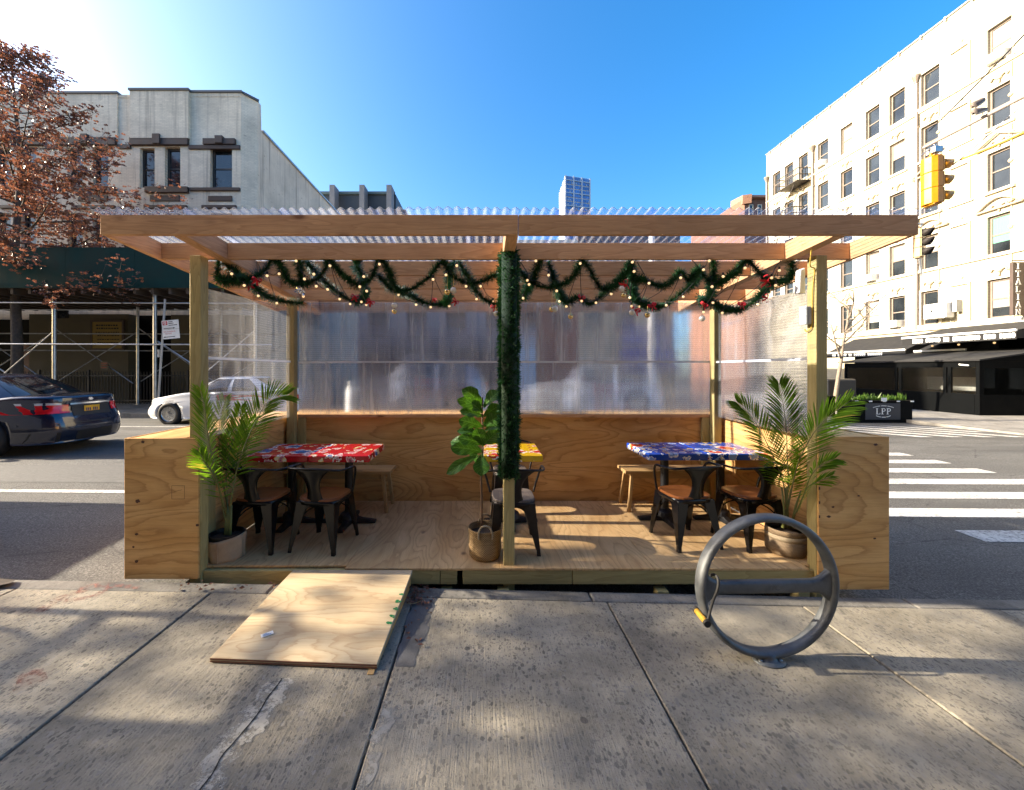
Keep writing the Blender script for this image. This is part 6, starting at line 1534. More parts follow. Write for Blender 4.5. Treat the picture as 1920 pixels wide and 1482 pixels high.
stem = bez([P(903,985,3.33), P(903,930,3.33), P(902,885,3.33), P(905,850,3.33), P(905,810,3.33), P(904,775,3.33), P(905,745,3.33)], 6)
m_ = MB(); m_.tube(stem, [.011-.006*i/len(stem) for i in range(len(stem))], 8); m_.build('stem', M['twig'], pc, smooth=True)
rf = random.Random(31)
def fig_leaf(b, tip, wmax, roll, sd):
    b, tip = Vector(b), Vector(tip); d = tip-b; ln = d.length; d.normalize(); r0 = random.Random(sd)
    view = Vector((0,-1,.35)).normalized(); side = d.cross(view).normalized(); side = Quaternion(d, roll) @ side; nrm = side.cross(d).normalized()
    nu, nv = 8, 12; vs = []; uv = []
    for j in range(nv+1):
        v = j/nv; w = wmax*(math.sin(math.pi*min(1,v**1.25*.97+.03))**.62)*(.55+.62*v) if v < 1 else 0.004
        if .28 < v < .5: w *= 1-.14*math.sin((v-.28)/.22*math.pi)
        cen = b + d*ln*v + nrm*(-.16*ln*(v-.35)**2) - Vector((0,0,1))*ln*.12*v*v
        for i in range(nu+1):
            u = i/nu-.5; vs.append(cen + side*2*u*w + nrm*(abs(u)*w*.55 + .006*math.sin(v*20+u*6+sd)*abs(u)*2)); uv.append((i/nu, v))
    m_ = MB(); m_.add(vs, [(j*(nu+1)+i, j*(nu+1)+i+1, (j+1)*(nu+1)+i+1, (j+1)*(nu+1)+i) for j in range(nv) for i in range(nu)]); m_.uv = uv
    m_.tube([stem_near(b), b, b+d*.02], .0035, 5); m_.uv = uv + [(.5,.5)]*(len(m_.v)-len(uv))
    m_.build('leaf', M['fig'], pc, smooth=True, fixn=False)
def stem_near(p): return min(stem, key=lambda q: (q-p).length)
z3 = lambda x, y, Y: P(820+x/3.527, 700+y/3.527, Y)
for i, (bx_, by_, tx_, ty_, yb, yt, w, rl) in enumerate([
    (302,215,185,92,3.33,3.30,.062,.3), (300,245,155,160,3.32,3.24,.045,-.2), (306,225,400,108,3.33,3.36,.058,-.4), (304,290,168,232,3.33,3.27,.05,.5),
    (300,262,205,165,3.31,3.22,.055,.1), (306,285,405,205,3.33,3.30,.05,.4), (300,355,162,296,3.32,3.26,.052,-.3), (308,350,400,275,3.33,3.25,.06,.2),
    (306,385,462,312,3.33,3.26,.052,-.6), (298,415,152,362,3.32,3.28,.048,.7), (302,470,160,410,3.32,3.22,.05,.2), (304,480,262,362,3.32,3.24,.055,0),
    (306,475,395,372,3.33,3.22,.055,.3), (308,470,455,388,3.34,3.36,.05,.5), (298,520,115,470,3.33,3.24,.055,-.2), (285,505,108,425,3.36,3.46,.06,.2),
    (270,545,82,628,3.33,3.30,.045,.1), (292,540,290,648,3.32,3.22,.062,0), (262,500,238,560,3.36,3.42,.05,.4), (306,330,385,345,3.36,3.45,.05,.6)]):
    q0, q1 = z3(bx_,by_,yb), z3(tx_,ty_,yt); fig_leaf(q0, q0+(q1-q0)*1.12, w*1.18, rl, i)

# ---------------------------------------------------------------- garlands, lights, ornaments
def needles(mb, pts, r0, dens, rr, ln=.03, w=.0022):
    pts = [Vector(p) for p in pts]
    for a, b in zip(pts, pts[1:]):
        d = b-a; L_ = d.length
        if L_ < 1e-6: continue
        d.normalize(); u, v = frame_from(d); n = max(1, int(L_*dens))
        for _ in range(n):
            t = rr.random(); an = rr.uniform(0, 2*math.pi); o = u*math.cos(an)+v*math.sin(an)
            p = a+(b-a)*t + o*r0*.25; dr = (o + d*rr.uniform(-.5,.7) + Vector((rr.uniform(-.3,.3),)*3)*.4).normalized()
            q = p + dr*ln*rr.uniform(.55,1.25)*(1+.28*math.sin(p.z*31+p.x*17)*math.sin(p.x*23+p.y*41+p.z*9)); s = dr.cross(o if abs(dr.dot(o)) < .95 else d).normalized()*w
            mb.add([p-s, p+s, q+s*.35, q-s*.35], [(0,1,2,3)])
Z4 = lambda x, y, Y: P(380+x/3.31, 460+y/3.31, Y)
Z5 = lambda x, y, Y: P(930+x/3.1475, 460+y/3.1475, Y)
def garland(name, label, lines, seed, loc):
    rr = random.Random(seed); m_ = MB(); c_ = MB()
    for ln_ in lines:
        pts = bez(ln_, 8); needles(m_, pts, .013, 2300, rr, .051, .0046); c_.tube(pts, .007, 5)
    g = thing(name, label, 'garland', loc); m_.build('needles', M['needle'], g, fixn=False); c_.build('wire_core', simple(name+'_core', (0.01,0.035,0.015), 0.8), g, smooth=True); return g
gl = [[(100,95,3.32),(98,205,3.32),(180,222,3.31),(300,205,3.30),(380,160,3.30),(430,92,3.30),(475,110,3.30),(530,215,3.30),(600,245,3.30),(700,215,3.30),(760,150,3.30),(785,88,3.30),(840,155,3.30),(905,215,3.30),(970,245,3.30),(1050,200,3.30),(1092,92,3.30),(1135,120,3.30),(1195,255,3.30),(1240,285,3.30),(1320,260,3.30),(1410,190,3.30),(1492,98,3.30),(1540,185,3.30),(1650,235,3.30),(1740,220,3.30),(1835,180,3.26)],
      [(115,98,3.34),(180,150,3.40),(245,205,3.38),(300,245,3.45),(400,320,3.62),(510,350,3.75),(622,360,3.85)], [(590,92,3.33),(608,150,3.33),(605,240,3.31)], [(640,90,3.35),(665,130,3.40),(730,200,3.50),(830,290,3.62),(930,345,3.70),(995,335,3.65),(1012,270,3.55),(985,190,3.45),(950,110,3.35),(990,88,3.33)],
      [(1080,180,3.33),(1180,270,3.45),(1290,310,3.60),(1385,360,3.68),(1490,365,3.66),(1530,320,3.55),(1528,210,3.45),(1560,100,3.36)], [(1585,98,3.34),(1640,185,3.42),(1690,275,3.50),(1760,345,3.55),(1840,370,3.56)]]
gr = [[(150,150,3.26),(190,212,3.30),(270,245,3.30),(330,247,3.30),(420,215,3.30),(478,155,3.30),(498,92,3.30),(535,115,3.30),(585,205,3.30),(635,262,3.30),(730,212,3.30),(800,98,3.30),(815,205,3.31),(880,205,3.32),(960,242,3.32),(1030,222,3.31),(1090,158,3.30),(1140,212,3.30),(1195,140,3.30),(1245,205,3.30),(1310,222,3.30),(1405,170,3.30),(1478,90,3.30),(1535,140,3.30),(1605,210,3.30),(1680,215,3.30),(1738,190,3.30),(1745,92,3.30)],
      [(268,92,3.33),(228,165,3.32),(232,228,3.31)], [(308,94,3.33),(332,165,3.36),(358,245,3.45),(400,330,3.60),(450,325,3.62),(490,305,3.62),(560,348,3.64),(640,280,3.58),(740,200,3.46),(800,120,3.36)], [(1282,85,3.32),(1285,150,3.32),(1280,215,3.31)],
      [(795,170,3.35),(818,310,3.56),(900,358,3.64),(990,355,3.66),(1085,290,3.60),(1160,228,3.50),(1215,160,3.38)], [(1205,305,3.62),(1240,350,3.66),(1262,300,3.60),(1275,215,3.45)], [(1280,335,3.62),(1330,370,3.66),(1420,385,3.68),(1510,342,3.64),(1570,285,3.55),(1640,222,3.42)], [(205,215,3.38),(185,260,3.48),(160,312,3.56)]]
cv = lambda ls, f: [[f(*q) for q in l] for l in ls]
garland('swag_garland', 'dark green tinsel garland looped along the left half of the shelter ceiling', cv(gl, Z4), 5, Z4(900,200,3.3))
garland('swag_garland', 'dark green tinsel garland looped along the right half of the shelter ceiling', cv(gr, Z5), 6, Z5(900,200,3.3))
pg = thing('post_garland', 'thick dark green tinsel garland wound tightly around the middle post', 'garland', (.195, 3.145, .9))
m_ = MB(); rr = random.Random(8); z0, z1 = CAMZ+(HZ-903)*3.1/F, CAMZ+(HZ-468)*3.1/F
turns = int((z1-z0)/.03); pts = []
for k in range(turns*16+1):
    a = 2*math.pi*k/16; e = (abs(math.cos(a))**4+abs(math.sin(a))**4)**(-.25); pts.append(Vector((.195+.058*e*math.cos(a), 3.145+.058*e*math.sin(a), z0+.02+(z1-z0-.04)*k/(turns*16))))
pts = [p+Vector((rr.uniform(-.008,.008), rr.uniform(-.008,.008), rr.uniform(-.02,.02))) for p in pts]; needles(m_, pts, .010, 640, rr, .036, .0050); m_.build('needles', M['needle'], pg, fixn=False)
c_ = MB(); c_.box(.135,.255,3.085,3.205,z0+.03,z1-.03); c_.build('wire_core', simple('post_garland_core', (0.008,0.03,0.012), 0.8), pg, smooth=True)

# string lights
sl_ = thing('string_lights', 'string of small glowing round bulbs on black wire woven through the ceiling garlands', 'string lights', Z5(0,200,3.3))
B4 = [(180,178),(400,190),(475,178),(258,250),(345,315),(460,360),(580,98),(632,210),(690,180),(705,255),(775,275),(850,335),(915,365),(625,318),(790,128),(1000,195),(975,258),(1018,285),(985,352),(1015,370),(1097,118),(1215,308),(1325,370),(1415,385),(1430,213),(1510,185),(1577,127),(1635,255),(1725,255),(1700,335),(1530,378),(1800,350)]
B5 = [(235,93),(185,208),(195,232),(160,313),(310,177),(358,270),(375,332),(415,362),(497,108),(590,340),(680,288),(805,100),(815,155),(903,225),(790,310),(800,360),(845,362),(1005,355),(1090,193),(1225,145),(1258,93),(1105,305),(1275,245),(1280,340),(1335,400),(1340,185),(1470,135),(1545,350),(1627,193),(1672,150),(1650,238),(1225,395),(505,330)]
bulbs = []
for lst, f in ((B4, Z4), (B5, Z5)):
    for x, y in lst:
        Y = 3.26 if y < 262 else 3.26+.34*min(1, (y-262)/90); bulbs.append(f(x, y, Y))
rb_ = random.Random(3)
for p in bulbs:
    m_ = MB(); m_.sphere(p, .0112, 12, 8); b = m_.build('bulb', M['bulb'], sl_, smooth=True)
    m_ = MB(); m_.lathe([(.008,.010),(.0085,.03),(.004,.034)], p, 8); m_.build('socket', M['cable'], b)
m_ = MB()
for lst, f in ((B4, Z4), (B5, Z5)):
    q = sorted(bulbs[:len(B4)] if f is Z4 else bulbs[len(B4):], key=lambda v: v.x)
    for a, b in zip(q, q[1:]):
        a = a+Vector((0,0,.03)); b = b+Vector((0,0,.03)); mid = (a+b)/2+Vector((0,.01,-.03)); m_.tube(bez([a, mid, b], 4), .0028, 4)
for pts in ([(145,100,3.28),(185,165,3.27),(195,200,3.26),(250,215,3.28),(290,240,3.29)], [(830,95,3.29),(885,190,3.27),(900,215,3.26)], [(1150,80,3.29),(1195,130,3.28)], [(1465,80,3.29),(1400,165,3.28)], [(1690,80,3.30),(1650,130,3.28),(1627,185,3.27)], [(1500,110,3.29),(1590,200,3.28)], [(1740,85,3.30),(1810,80,3.25)]):
    m_.tube(bez([Z5(*q) for q in pts], 5), .0035, 5)
m_.build('wire', M['cable'], sl_, smooth=True)
# red bows
def bow(p, s, rot, label):
    r_ = thing('ribbon_bow', label, 'bow', p, 'red ribbon bows on the garlands'); Mx = Matrix.Translation(p) @ Matrix.Rotation(rot, 4, 'Y') @ Matrix.Rotation(R(15), 4, 'Z')
    for sg_ in (-1, 1):
        m_ = MB(); loop = [(0,0,0), (sg_*.018,-.01,.012), (sg_*.036,-.008,.014), (sg_*.040,0,0), (sg_*.030,.008,-.010), (0,.004,-.002)]; q = bez([Vector(v)*s for v in loop], 4)
        wv = Vector((0,.012,.008))*s; m_.add([v-wv for v in q]+[v+wv for v in q], [(i, i+1, len(q)+i+1, len(q)+i) for i in range(len(q)-1)]); m_.xf(Mx); m_.build('loop', M['red_cloth'], r_, smooth=True)
        m_ = MB(); q = bez([Vector(v)*s for v in [(0,-.004,0), (sg_*.010,-.008,-.018), (sg_*.016,-.004,-.036), (sg_*.026,-.008,-.050)]], 4); wv = Vector((.009,.002,.002))*s
        m_.add([v-wv for v in q]+[v+wv for v in q], [(i, i+1, len(q)+i+1, len(q)+i) for i in range(len(q)-1)]); m_.xf(Mx); m_.build('tail', M['red_cloth'], r_, smooth=True)
    m_ = MB(); m_.sphere((0,-.006*s,0), .009*s, 8, 6); m_.xf(Mx); m_.build('knot', M['red_cloth'], r_, smooth=True)
for p, s, a, lab in [
    (Z4(335,215,3.24), .9, .3, 'red bow at the left end of the garland, right one of two close together'), (Z4(287,245,3.36), 1.0, -.5, 'red bow at the left end of the garland, left one of two close together'),
    (Z4(945,318,3.58), .9, .2, 'red bow on the low loop of the left garland, above a lower bow'), (Z4(1042,350,3.58), .9, .6, 'red bow lying right of the low left loop, just over the frosted panel'),
    (Z4(1436,335,3.58), .6, .1, 'tiny red bow on the low loop right of the hanging silver and gold balls'), (Z4(1570,348,3.55), .8, .7, 'small red bow below the pair of balls near the middle post'),
    (Z4(1812,380,3.45), .9, -.2, 'red bow touching the left edge of the post garland'), (Z5(506,305,3.52), .8, .2, 'small red bow on the first low loop right of the middle post'),
    (Z5(766,235,3.26), 1.15, 1.3, 'upright red bow above the cream and gold balls right of centre'), (Z5(826,382,3.50), 1.0, .2, 'red bow beside the low cream ball right of centre'),
    (Z5(920,355,3.54), 1.0, -.4, 'red bow on the low loop above the single gold ball'), (Z5(1230,350,3.54), .9, .4, 'red bow beside the right back post'),
    (Z5(1450,348,3.58), .95, .0, 'red bow halfway along the last low loop in front of the right frosted panel'), (Z5(1597,212,3.24), 1.25, 1.2, 'large red bow on the front garland near the right post'),
    (Z5(1597,312,3.45), .9, 1.4, 'red bow hanging below the large bow near the right post')]:
    bow(p, s, a, lab)
# baubles
def bauble(p, r0, mat, top, label):
    r_ = thing('bauble', label, 'ornament', p, 'ball ornaments hanging from the garlands')
    m_ = MB(); m_.sphere(p, r0, 16, 10); m_.build('ball', M[mat], r_, smooth=True)
    m_ = MB(); m_.lathe([(.006,r0*.97),(.006,r0*1.2),(.002,r0*1.28)], p, 8); m_.build('cap', M['gold'], r_)
    m_ = MB(); m_.tube([p+Vector((0,0,r0*1.2)), Vector((p.x+.002,p.y,top))], .0016, 4); m_.build('thread', M['string'], r_)
for f, x, y, Y, r0, mat, ty, lab in [
    (Z4,1190,374,3.28,.024,'pearl',300,'silver ball hanging above a gold ball left of the middle post'), (Z4,1190,411,3.275,.022,'gold',300,'gold ball hanging below a silver ball left of the middle post'),
    (Z4,1518,290,3.27,.026,'gold',190,'gold ball of the pair nearest the left side of the middle post'), (Z4,1556,281,3.27,.027,'pearl',190,'cream ball of the pair nearest the left side of the middle post'),
    (Z4,1820,425,3.30,.022,'pearl',370,'small cream ball half hidden behind the post garland'), (Z5,330,378,3.30,.025,'gold',250,'gold ball on long gold threads right of the middle post'),
    (Z5,347,376,3.27,.027,'pearl',250,'cream ball on long gold threads right of the middle post'), (Z5,440,421,3.30,.023,'gold',360,'gold ball hanging alone in front of the back panel right of the post'),
    (Z5,742,257,3.27,.025,'pearl',200,'cream ball beside the upright red bow'), (Z5,752,294,3.27,.023,'gold',210,'gold ball below the cream ball and the upright red bow'),
    (Z5,802,397,3.42,.025,'pearl',340,'cream ball touching the low red bow right of centre'), (Z5,893,412,3.42,.025,'gold',360,'gold ball hanging below the low loop and its red bow'),
    (Z5,1216,433,3.40,.026,'pearl',350,'cream ball hanging lowest beside the right back post')]:
    p = f(x, y, Y); bauble(p, r0, mat, f(x, ty, Y).z, lab)
tb = thing('tinsel_bow', 'crumpled silver tinsel bow hanging from the left garland', 'bow', Z4(603,285,3.26)); m_ = MB(); rt = random.Random(4); p0 = Z4(603,285,3.26)
for k in range(46):
    a = rt.uniform(0,6.28); d = Vector((math.cos(a)*1.3, rt.uniform(-.6,.6), math.sin(a)*.8)).normalized(); e = p0+d*rt.uniform(.02,.05); s = d.cross(Vector((rt.uniform(-1,1),1,rt.uniform(-1,1)))).normalized()*.0035
    mid = p0.lerp(e,.5)+Vector((rt.uniform(-.01,.01),rt.uniform(-.01,.01),rt.uniform(-.01,.01))); m_.add([p0-s, p0+s, mid+s, mid-s, e+s, e-s], [(0,1,2,3), (3,2,4,5)])
m_.build('ribbon', M['tinsel'], tb, fixn=False)
# ================================================================ vehicles (local: nose towards -x, wheels on z = 0, centred on y)
tyre = simple('tyre_rubber', (0.015,0.015,0.016), 0.75); alloy = simple('alloy_wheel', (0.45,0.46,0.47), 0.25, 0.9, 0.1); chrome = simple('chrome_trim', (0.75,0.76,0.78), 0.12, 1.0, 0.05)
red_lens = simple('red_lamp_lens', (0.62,0.008,0.014), 0.12, 0, 0.2, 6, spec=0.8); clear_lens = simple('clear_lamp_lens', (0.55,0.56,0.58), 0.1, 0.3, 0.2, 8)
plate_y = simple('yellow_number_plate', (0.75,0.38,0.02), 0.5); trim_b = simple('black_plastic_trim', (0.014,0.014,0.015), 0.55)
def carpaint(name, col, metal=0.3): return simple(name, col, 0.22, metal, 0.03, 1.5, spec=0.6, coat=1.0)
def lerp_tab(tab, x):
    for (a, b), (c, d) in zip(tab, tab[1:]):
        if a <= x <= c: t = (x-a)/(c-a); t = t*t*(3-2*t)*.5+t*.5; return b+(d-b)*t
    return tab[0][1] if x < tab[0][0] else tab[-1][1]
def make_car(name, label, paint, Lg=4.85, Wd=1.83, kind='sedan', group='cars on the street', plate=True):
    r_ = thing(name, label, 'car', (0,0,0), group)
    h = Lg/2; b = Wd/2
    if kind == 'sedan':
        Ht = [(-h,.70),(-h+.25,.78),(-.95,.96),(.2,.99),(1.35,1.02),(1.75,1.06),(h-.12,1.05),(h,.98)]; g0, g1, t0, t1, zr = -1.05, 1.72, -.25, .95, 1.46
    else:
        Ht = [(-h,.82),(-h+.25,.92),(-.95,1.06),(.2,1.10),(h-.2,1.14),(h,1.05)]; g0, g1, t0, t1, zr = -1.1, h-.10, -.45, h-.55, 1.72
    zb = .20
    def ext(t):                                   # plan outline grows and shrinks with height
        a = h*(.955+.045*math.sin(math.pi*min(1,t*1.15+.12))); w = b*(.93+.07*math.sin(math.pi*min(1,t*.95+.15))); return a, w
    NE = 5.2
    def hull(th, t):
        a, w = ext(t); c, s = math.cos(th), math.sin(th); k = (abs(c)**NE+abs(s)**NE)**(-1/NE); x, y = a*k*c, w*k*s
        y *= 1-.06*(abs(x)/a)**3
        z = zb+t*(lerp_tab(Ht, x)-.05-zb); return Vector((x, y, z))
    n, nt_ = 96, 12; m_ = MB(); vs = []
    for j in range(nt_+1):
        for i in range(n): vs.append(hull(2*math.pi*i/n, j/nt_))
    for rr_, dz in ((.985,.028),(.955,.045),(.86,.055),(.6,.068),(.3,.074)):
        for i in range(n):
            p = hull(2*math.pi*i/n, 1); x = p.x*(1-(1-rr_)*.28); vs.append((x, p.y*rr_, lerp_tab(Ht, x)-.05+dz))
    R_ = nt_+5; fs = [(j*n+i, j*n+(i+1)%n, (j+1)*n+(i+1)%n, (j+1)*n+i) for j in range(R_) for i in range(n)]
    top = R_*n
    for i in range(1, n//2): fs.append((top+(i-1), top+i, top+n-1-i, top+(n-i) % n)) if i > 1 else None
    vs_c = [Vector(vs[top+i]) for i in range(n)]
    m_.add(vs, fs); m_.add([vs[i] for i in range(n)], [tuple(range(n))])
    m_.add([tuple(v) for v in vs_c], [tuple(range(n))])
    body = m_.build('body', paint, r_, smooth=True)
    bx_ = [-h+.93, h-1.08]; wr = .335 if kind == 'sedan' else .36
    cut = MB()
    for x in bx_:
        for s in (-1, 1): cut.prism([((wr+.055)*math.cos(2*math.pi*k/28), (wr+.055)*math.sin(2*math.pi*k/28)) for k in range(28)], (x, s*(b-.30), wr), (1,0,0), (0,0,1), (0, s*.5, 0))
    co = cut.build('wheel_cut', trim_b)
    bm_ = body.modifiers.new('arch', 'BOOLEAN'); bm_.object = co; bm_.operation = 'DIFFERENCE'; bm_.solver = 'EXACT'
    bpy.context.view_layer.update(); dg = bpy.context.evaluated_depsgraph_get()
    me = bpy.data.meshes.new_from_object(body.evaluated_get(dg)); body.modifiers.clear(); body.data = me; bpy.data.objects.remove(co)
    for x in bx_:
        for s in (-1, 1):
            w = MB(); Mw = Matrix.Translation((x, s*(b-.115), wr)) @ Matrix.Rotation(R(-90*s), 4, 'X')
            w.lathe([(wr*.62,-.10),(wr*.93,-.105),(wr,-.08),(wr,.08),(wr*.94,.105),(wr*.66,.10),(wr*.62,.07)], (0,0,0), 36); w.xf(Mw); wo = w.build('wheel', tyre, r_, smooth=True)
            q = MB(); q.lathe([(wr*.66,.09),(wr*.64,.10),(wr*.60,.085),(wr*.58,.05)], (0,0,0), 36)
            for k in range(5):
                a = 2*math.pi*k/5
                for da in (-.16, .16): q.bar((.05*math.cos(a+da), .05*math.sin(a+da), .085), (wr*.60*math.cos(a+da*1.25), wr*.60*math.sin(a+da*1.25), .07), .035, .022, (0,0,1))
            q.lathe([(.06,.07),(.055,.095),(1e-6,.1)], (0,0,0), 16); q.xf(Mw); q.build('rim', alloy, wo)
            q = MB(); q.lathe([(wr*.62,-.02),(1e-6,-.02)], (0,0,0), 24); q.xf(Mw); q.build('wheel_well', M['dark'], wo)
    # greenhouse
    hb = b*.93; hr = b*.66
    def gh(th, t):
        c, s = math.cos(th), math.sin(th); e0, e1 = 4.5, 4.0
        k0 = (abs(c)**e0+abs(s)**e0)**(-1/e0); k1 = (abs(c)**e1+abs(s)**e1)**(-1/e1)
        p0 = Vector(((g0+g1)/2+(g1-g0)/2*k0*c, hb*k0*s, 0)); p1 = Vector(((t0+t1)/2+(t1-t0)/2*k1*c, hr*k1*s, 0)); p = p0.lerp(p1, t)
        bulge = .045*math.sin(math.pi*t); d = Vector((0, s*bulge, 0)); zbel = lerp_tab(Ht, p0.x)-.04
        return p+d+Vector((0,0,zbel+(zr-.055-zbel)*t+.015*math.sin(math.pi*t)))
    m_ = MB(); vs = []; nn = 72
    for j in range(9):
        for i in range(nn): vs.append(gh(2*math.pi*i/nn, j/8))
    for rr_, dz in ((.93,.03),(.75,.045),(.4,.054),(.02,.057)):
        for i in range(nn): p = gh(2*math.pi*i/nn, 1); cxx = (t0+t1)/2; vs.append((cxx+(p.x-cxx)*rr_, p.y*rr_, p.z+dz))
    m_.add(vs, [(j*nn+i, j*nn+(i+1)%nn, (j+1)*nn+(i+1)%nn, (j+1)*nn+i) for j in range(12) for i in range(nn)]); m_.build('cabin', paint, r_, smooth=True)
    def patch(name_, mat, thr, tr, nu=16, nv=8, off=.006):
        q = MB(); 
        def f(u, v):
            th = thr[0]+(thr[1]-thr[0])*u; t = tr[0]+(tr[1]-tr[0])*v; p = gh(th, t); e = .01
            nrm = (gh(th+e, t)-gh(th-e, t)).cross(gh(th, min(1,t+e))-gh(th, t-e)); nrm.normalize(); 
            cc = Vector(((g0+g1)/2, 0, p.z)); nrm = nrm if nrm.dot(p-cc) > 0 else -nrm
            return p+nrm*off
        q.grid(f, nu, nv); return q.build(name_, mat, r_, smooth=True)
    patch('rear_window', M['car_glass'], (R(-38), R(38)), (.06,.94)); patch('windscreen', M['car_glass'], (R(180-38), R(180+38)), (.06,.94))
    for s in (-1, 1):
        for a, b_ in ((54,86),(92,128)): patch('side_window', M['car_glass'], (R(s*a), R(s*b_)), (.10,.90), 12, 6)
    # lamps and trim laid on the hull
    def hx(y, z, end):                            # x on the end face for given y, z
        lo, hi, t = 0.0, math.pi/2, .5
        for _ in range(34):
            th = (lo+hi)/2; p = hull(th if end > 0 else math.pi-th, t)
            for _ in range(3): t = min(1, max(0, (z-zb)/(lerp_tab(Ht, p.x)-.05-zb))); p = hull(th if end > 0 else math.pi-th, t)
            if p.y < abs(y): lo = th
            else: hi = th
        return p.x
    def endpatch(name_, mat, poly, end, off=.008, par=r_, th=None):
        """quad strip given by (y, zlow, zhigh) columns on the front or rear face"""
        q = MB(); vs = []
        for y, z0, z1 in poly:
            for z in (z0, (z0+z1)/2, z1): vs.append((hx(y, z, end)+off*end, y*(1+.004), z))
        q.add(vs, [(i*3+k, i*3+k+1, (i+1)*3+k+1, (i+1)*3+k) for i in range(len(poly)-1) for k in (0,1)]); return q.build(name_, mat, par, smooth=True)
    zl = .72 if kind == 'sedan' else .80
    for s in (-1, 1):
        ys = [.40,.50,.60,.70,.78,.84,.875,.89]
        endpatch('tail_lamp', red_lens, [(s*y*b/.915, zl+.02+.0*y, zl+.17+.03*(y-.4)) for y in ys], 1)
        endpatch('reversing_lamp', clear_lens, [(s*y*b/.915, zl+.165+.03*(y-.4), zl+.205+.02*(y-.4)) for y in ys[1:]], 1, .010)
        endpatch('headlight', clear_lens, [(s*y*b/.915, .60+.10*(y-.45), .70+.10*(y-.45)) for y in [.50,.6,.7,.78,.84,.875]], -1)
        q = MB(); q.sphere((g0+.62, s*(b+.07), 1.02 if kind == 'sedan' else 1.12), .085, 10, 7, sz=.75); q.bar((g0+.62, s*(b-.06), .98), (g0+.62, s*(b+.05), 1.0), .05, .04, (0,0,1)); q.build('mirror', paint, r_, smooth=True)
        q = MB(); a = [hull(R(90)*s, .52)+Vector((dx_, s*.004, 0)) for dx_ in (-.15,.05)]; q.bar(Vector((.45, s*(b-.01), .86)), Vector((.68, s*(b-.01), .865)), .03, .025, (0,0,1)); q.bar(Vector((-.55, s*(b-.01), .84)), Vector((-.32, s*(b-.01), .845)), .03, .025, (0,0,1)); q.build('door_handle', chrome if kind == 'sedan' else paint, r_, bevel=.006)
        q = MB(); q.tube([gh(R(s*50),.02)+Vector((0,s*.01,.005)), gh(R(s*90),.02)+Vector((0,s*.012,.005)), gh(R(s*126),.02)+Vector((0,s*.01,.005))], .012, 6); q.build('window_trim', chrome, r_, smooth=True)
    endpatch('trunk_trim', chrome, [(y, zl+.165, zl+.195) for y in [-.38,-.2,0,.2,.38]], 1, .016)
    endpatch('plate_recess', trim_b, [(y, zl-.045, zl+.15) for y in [-.36,-.2,0,.2,.36]], 1, .006)
    endpatch('bumper_line', trim_b, [(y, zl-.175, zl-.160) for y in [-.84,-.6,-.3,0,.3,.6,.84]], 1, .004)
    endpatch('rear_valance', trim_b, [(y, .23, .40) for y in [-.80,-.6,-.3,0,.3,.6,.80]], 1, .010)
    endpatch('grille', trim_b, [(y, .34, .62) for y in [-.55,-.3,0,.3,.55]], -1, .006)
    if plate:
        q = MB(); xx = hx(0, zl+.06, 1)+.02; q.box(xx-.006, xx, -.152, .152, zl-.02, zl+.13); po = q.build('number_plate', plate_y, r_, bevel=.004)
        q = MB(); rq = random.Random(6)
        for k in range(7): q.box(xx+.0005, xx+.002, -.115+.034*k, -.093+.034*k, zl+.03, zl+.085) if k != 3 else None
        q.build('plate_print', simple('plate_ink', (0.03,0.03,0.10), 0.6), po)
        q = MB(); q.lathe([(.05,0),(.05,.008),(.035,.010)], (0,0,0), 20, sx=1.0, sy=.68); q.xf(Matrix.Translation((hx(0,zl+.26,1)+.004,0,zl+.255)) @ Matrix.Rotation(R(90),4,'Y') @ Matrix.Rotation(R(90),4,'Z')); q.build('trunk_emblem', chrome, r_)
    return r_
navy = carpaint('black_navy_car_paint', (0.007,0.013,0.036)); whitep = carpaint('white_car_paint', (0.72,0.73,0.74), 0.0); silver = carpaint('silver_car_paint', (0.42,0.44,0.47), 0.5); redp = carpaint('red_car_paint', (0.35,0.02,0.02)); greyp = carpaint('grey_car_paint', (0.14,0.15,0.17), 0.5)
bpy.context.view_layer.update()
car1 = make_car('parked_car', 'x', navy); place(car1, (-10.42, 8.05, rz(-9, 8.05)), R(0), (1.04,1.04,1.04)); car1['label'] = 'shiny black-blue sedan with red tail lamps and yellow plate driving off to the left'; car1.name = 'sedan_car'
gP = 'cars parked along the far kerb'
specs = [('sedan', whitep, -7.95, 12.62, 'white car parked at the far kerb with its nose showing beside the left post'),
         ('suv', silver, -2.1, 12.7, 'silver car parked at the far kerb, blurred behind the left half of the frosted panel'),
         ('suv', whitep, 3.3, 12.7, 'white car parked at the far kerb, blurred behind the right half of the frosted panel')]
for kd, pt, x, y, lab in specs:
    c = make_car('parked_car', lab, pt, 4.7, 1.80 if kd == 'sedan' else 1.86, kd, gP, False); place(c, (x, y, rz(x, y)), 0)
van_p = carpaint('off_white_van_paint', (0.6,0.6,0.58), 0)
vn = thing('parked_van', 'white box van parked at the near kerb ahead of the shelter', 'van', (-10.2, 4.1, rz(-10,4.1)))
m_ = MB(); z0 = rz(-10,4.1); m_.box(-12.4, -7.75, 3.32, 5.02, z0+.35, z0+1.72); m_.hexa([(-13.6,3.36,z0+.35),(-12.42,3.36,z0+.35),(-12.42,4.98,z0+.35),(-13.6,4.98,z0+.35)], [(-13.0,3.45,z0+1.6),(-12.42,3.40,z0+1.7),(-12.42,4.94,z0+1.7),(-13.0,4.9,z0+1.6)]); m_.build('body', van_p, vn, bevel=.06, seg=3)
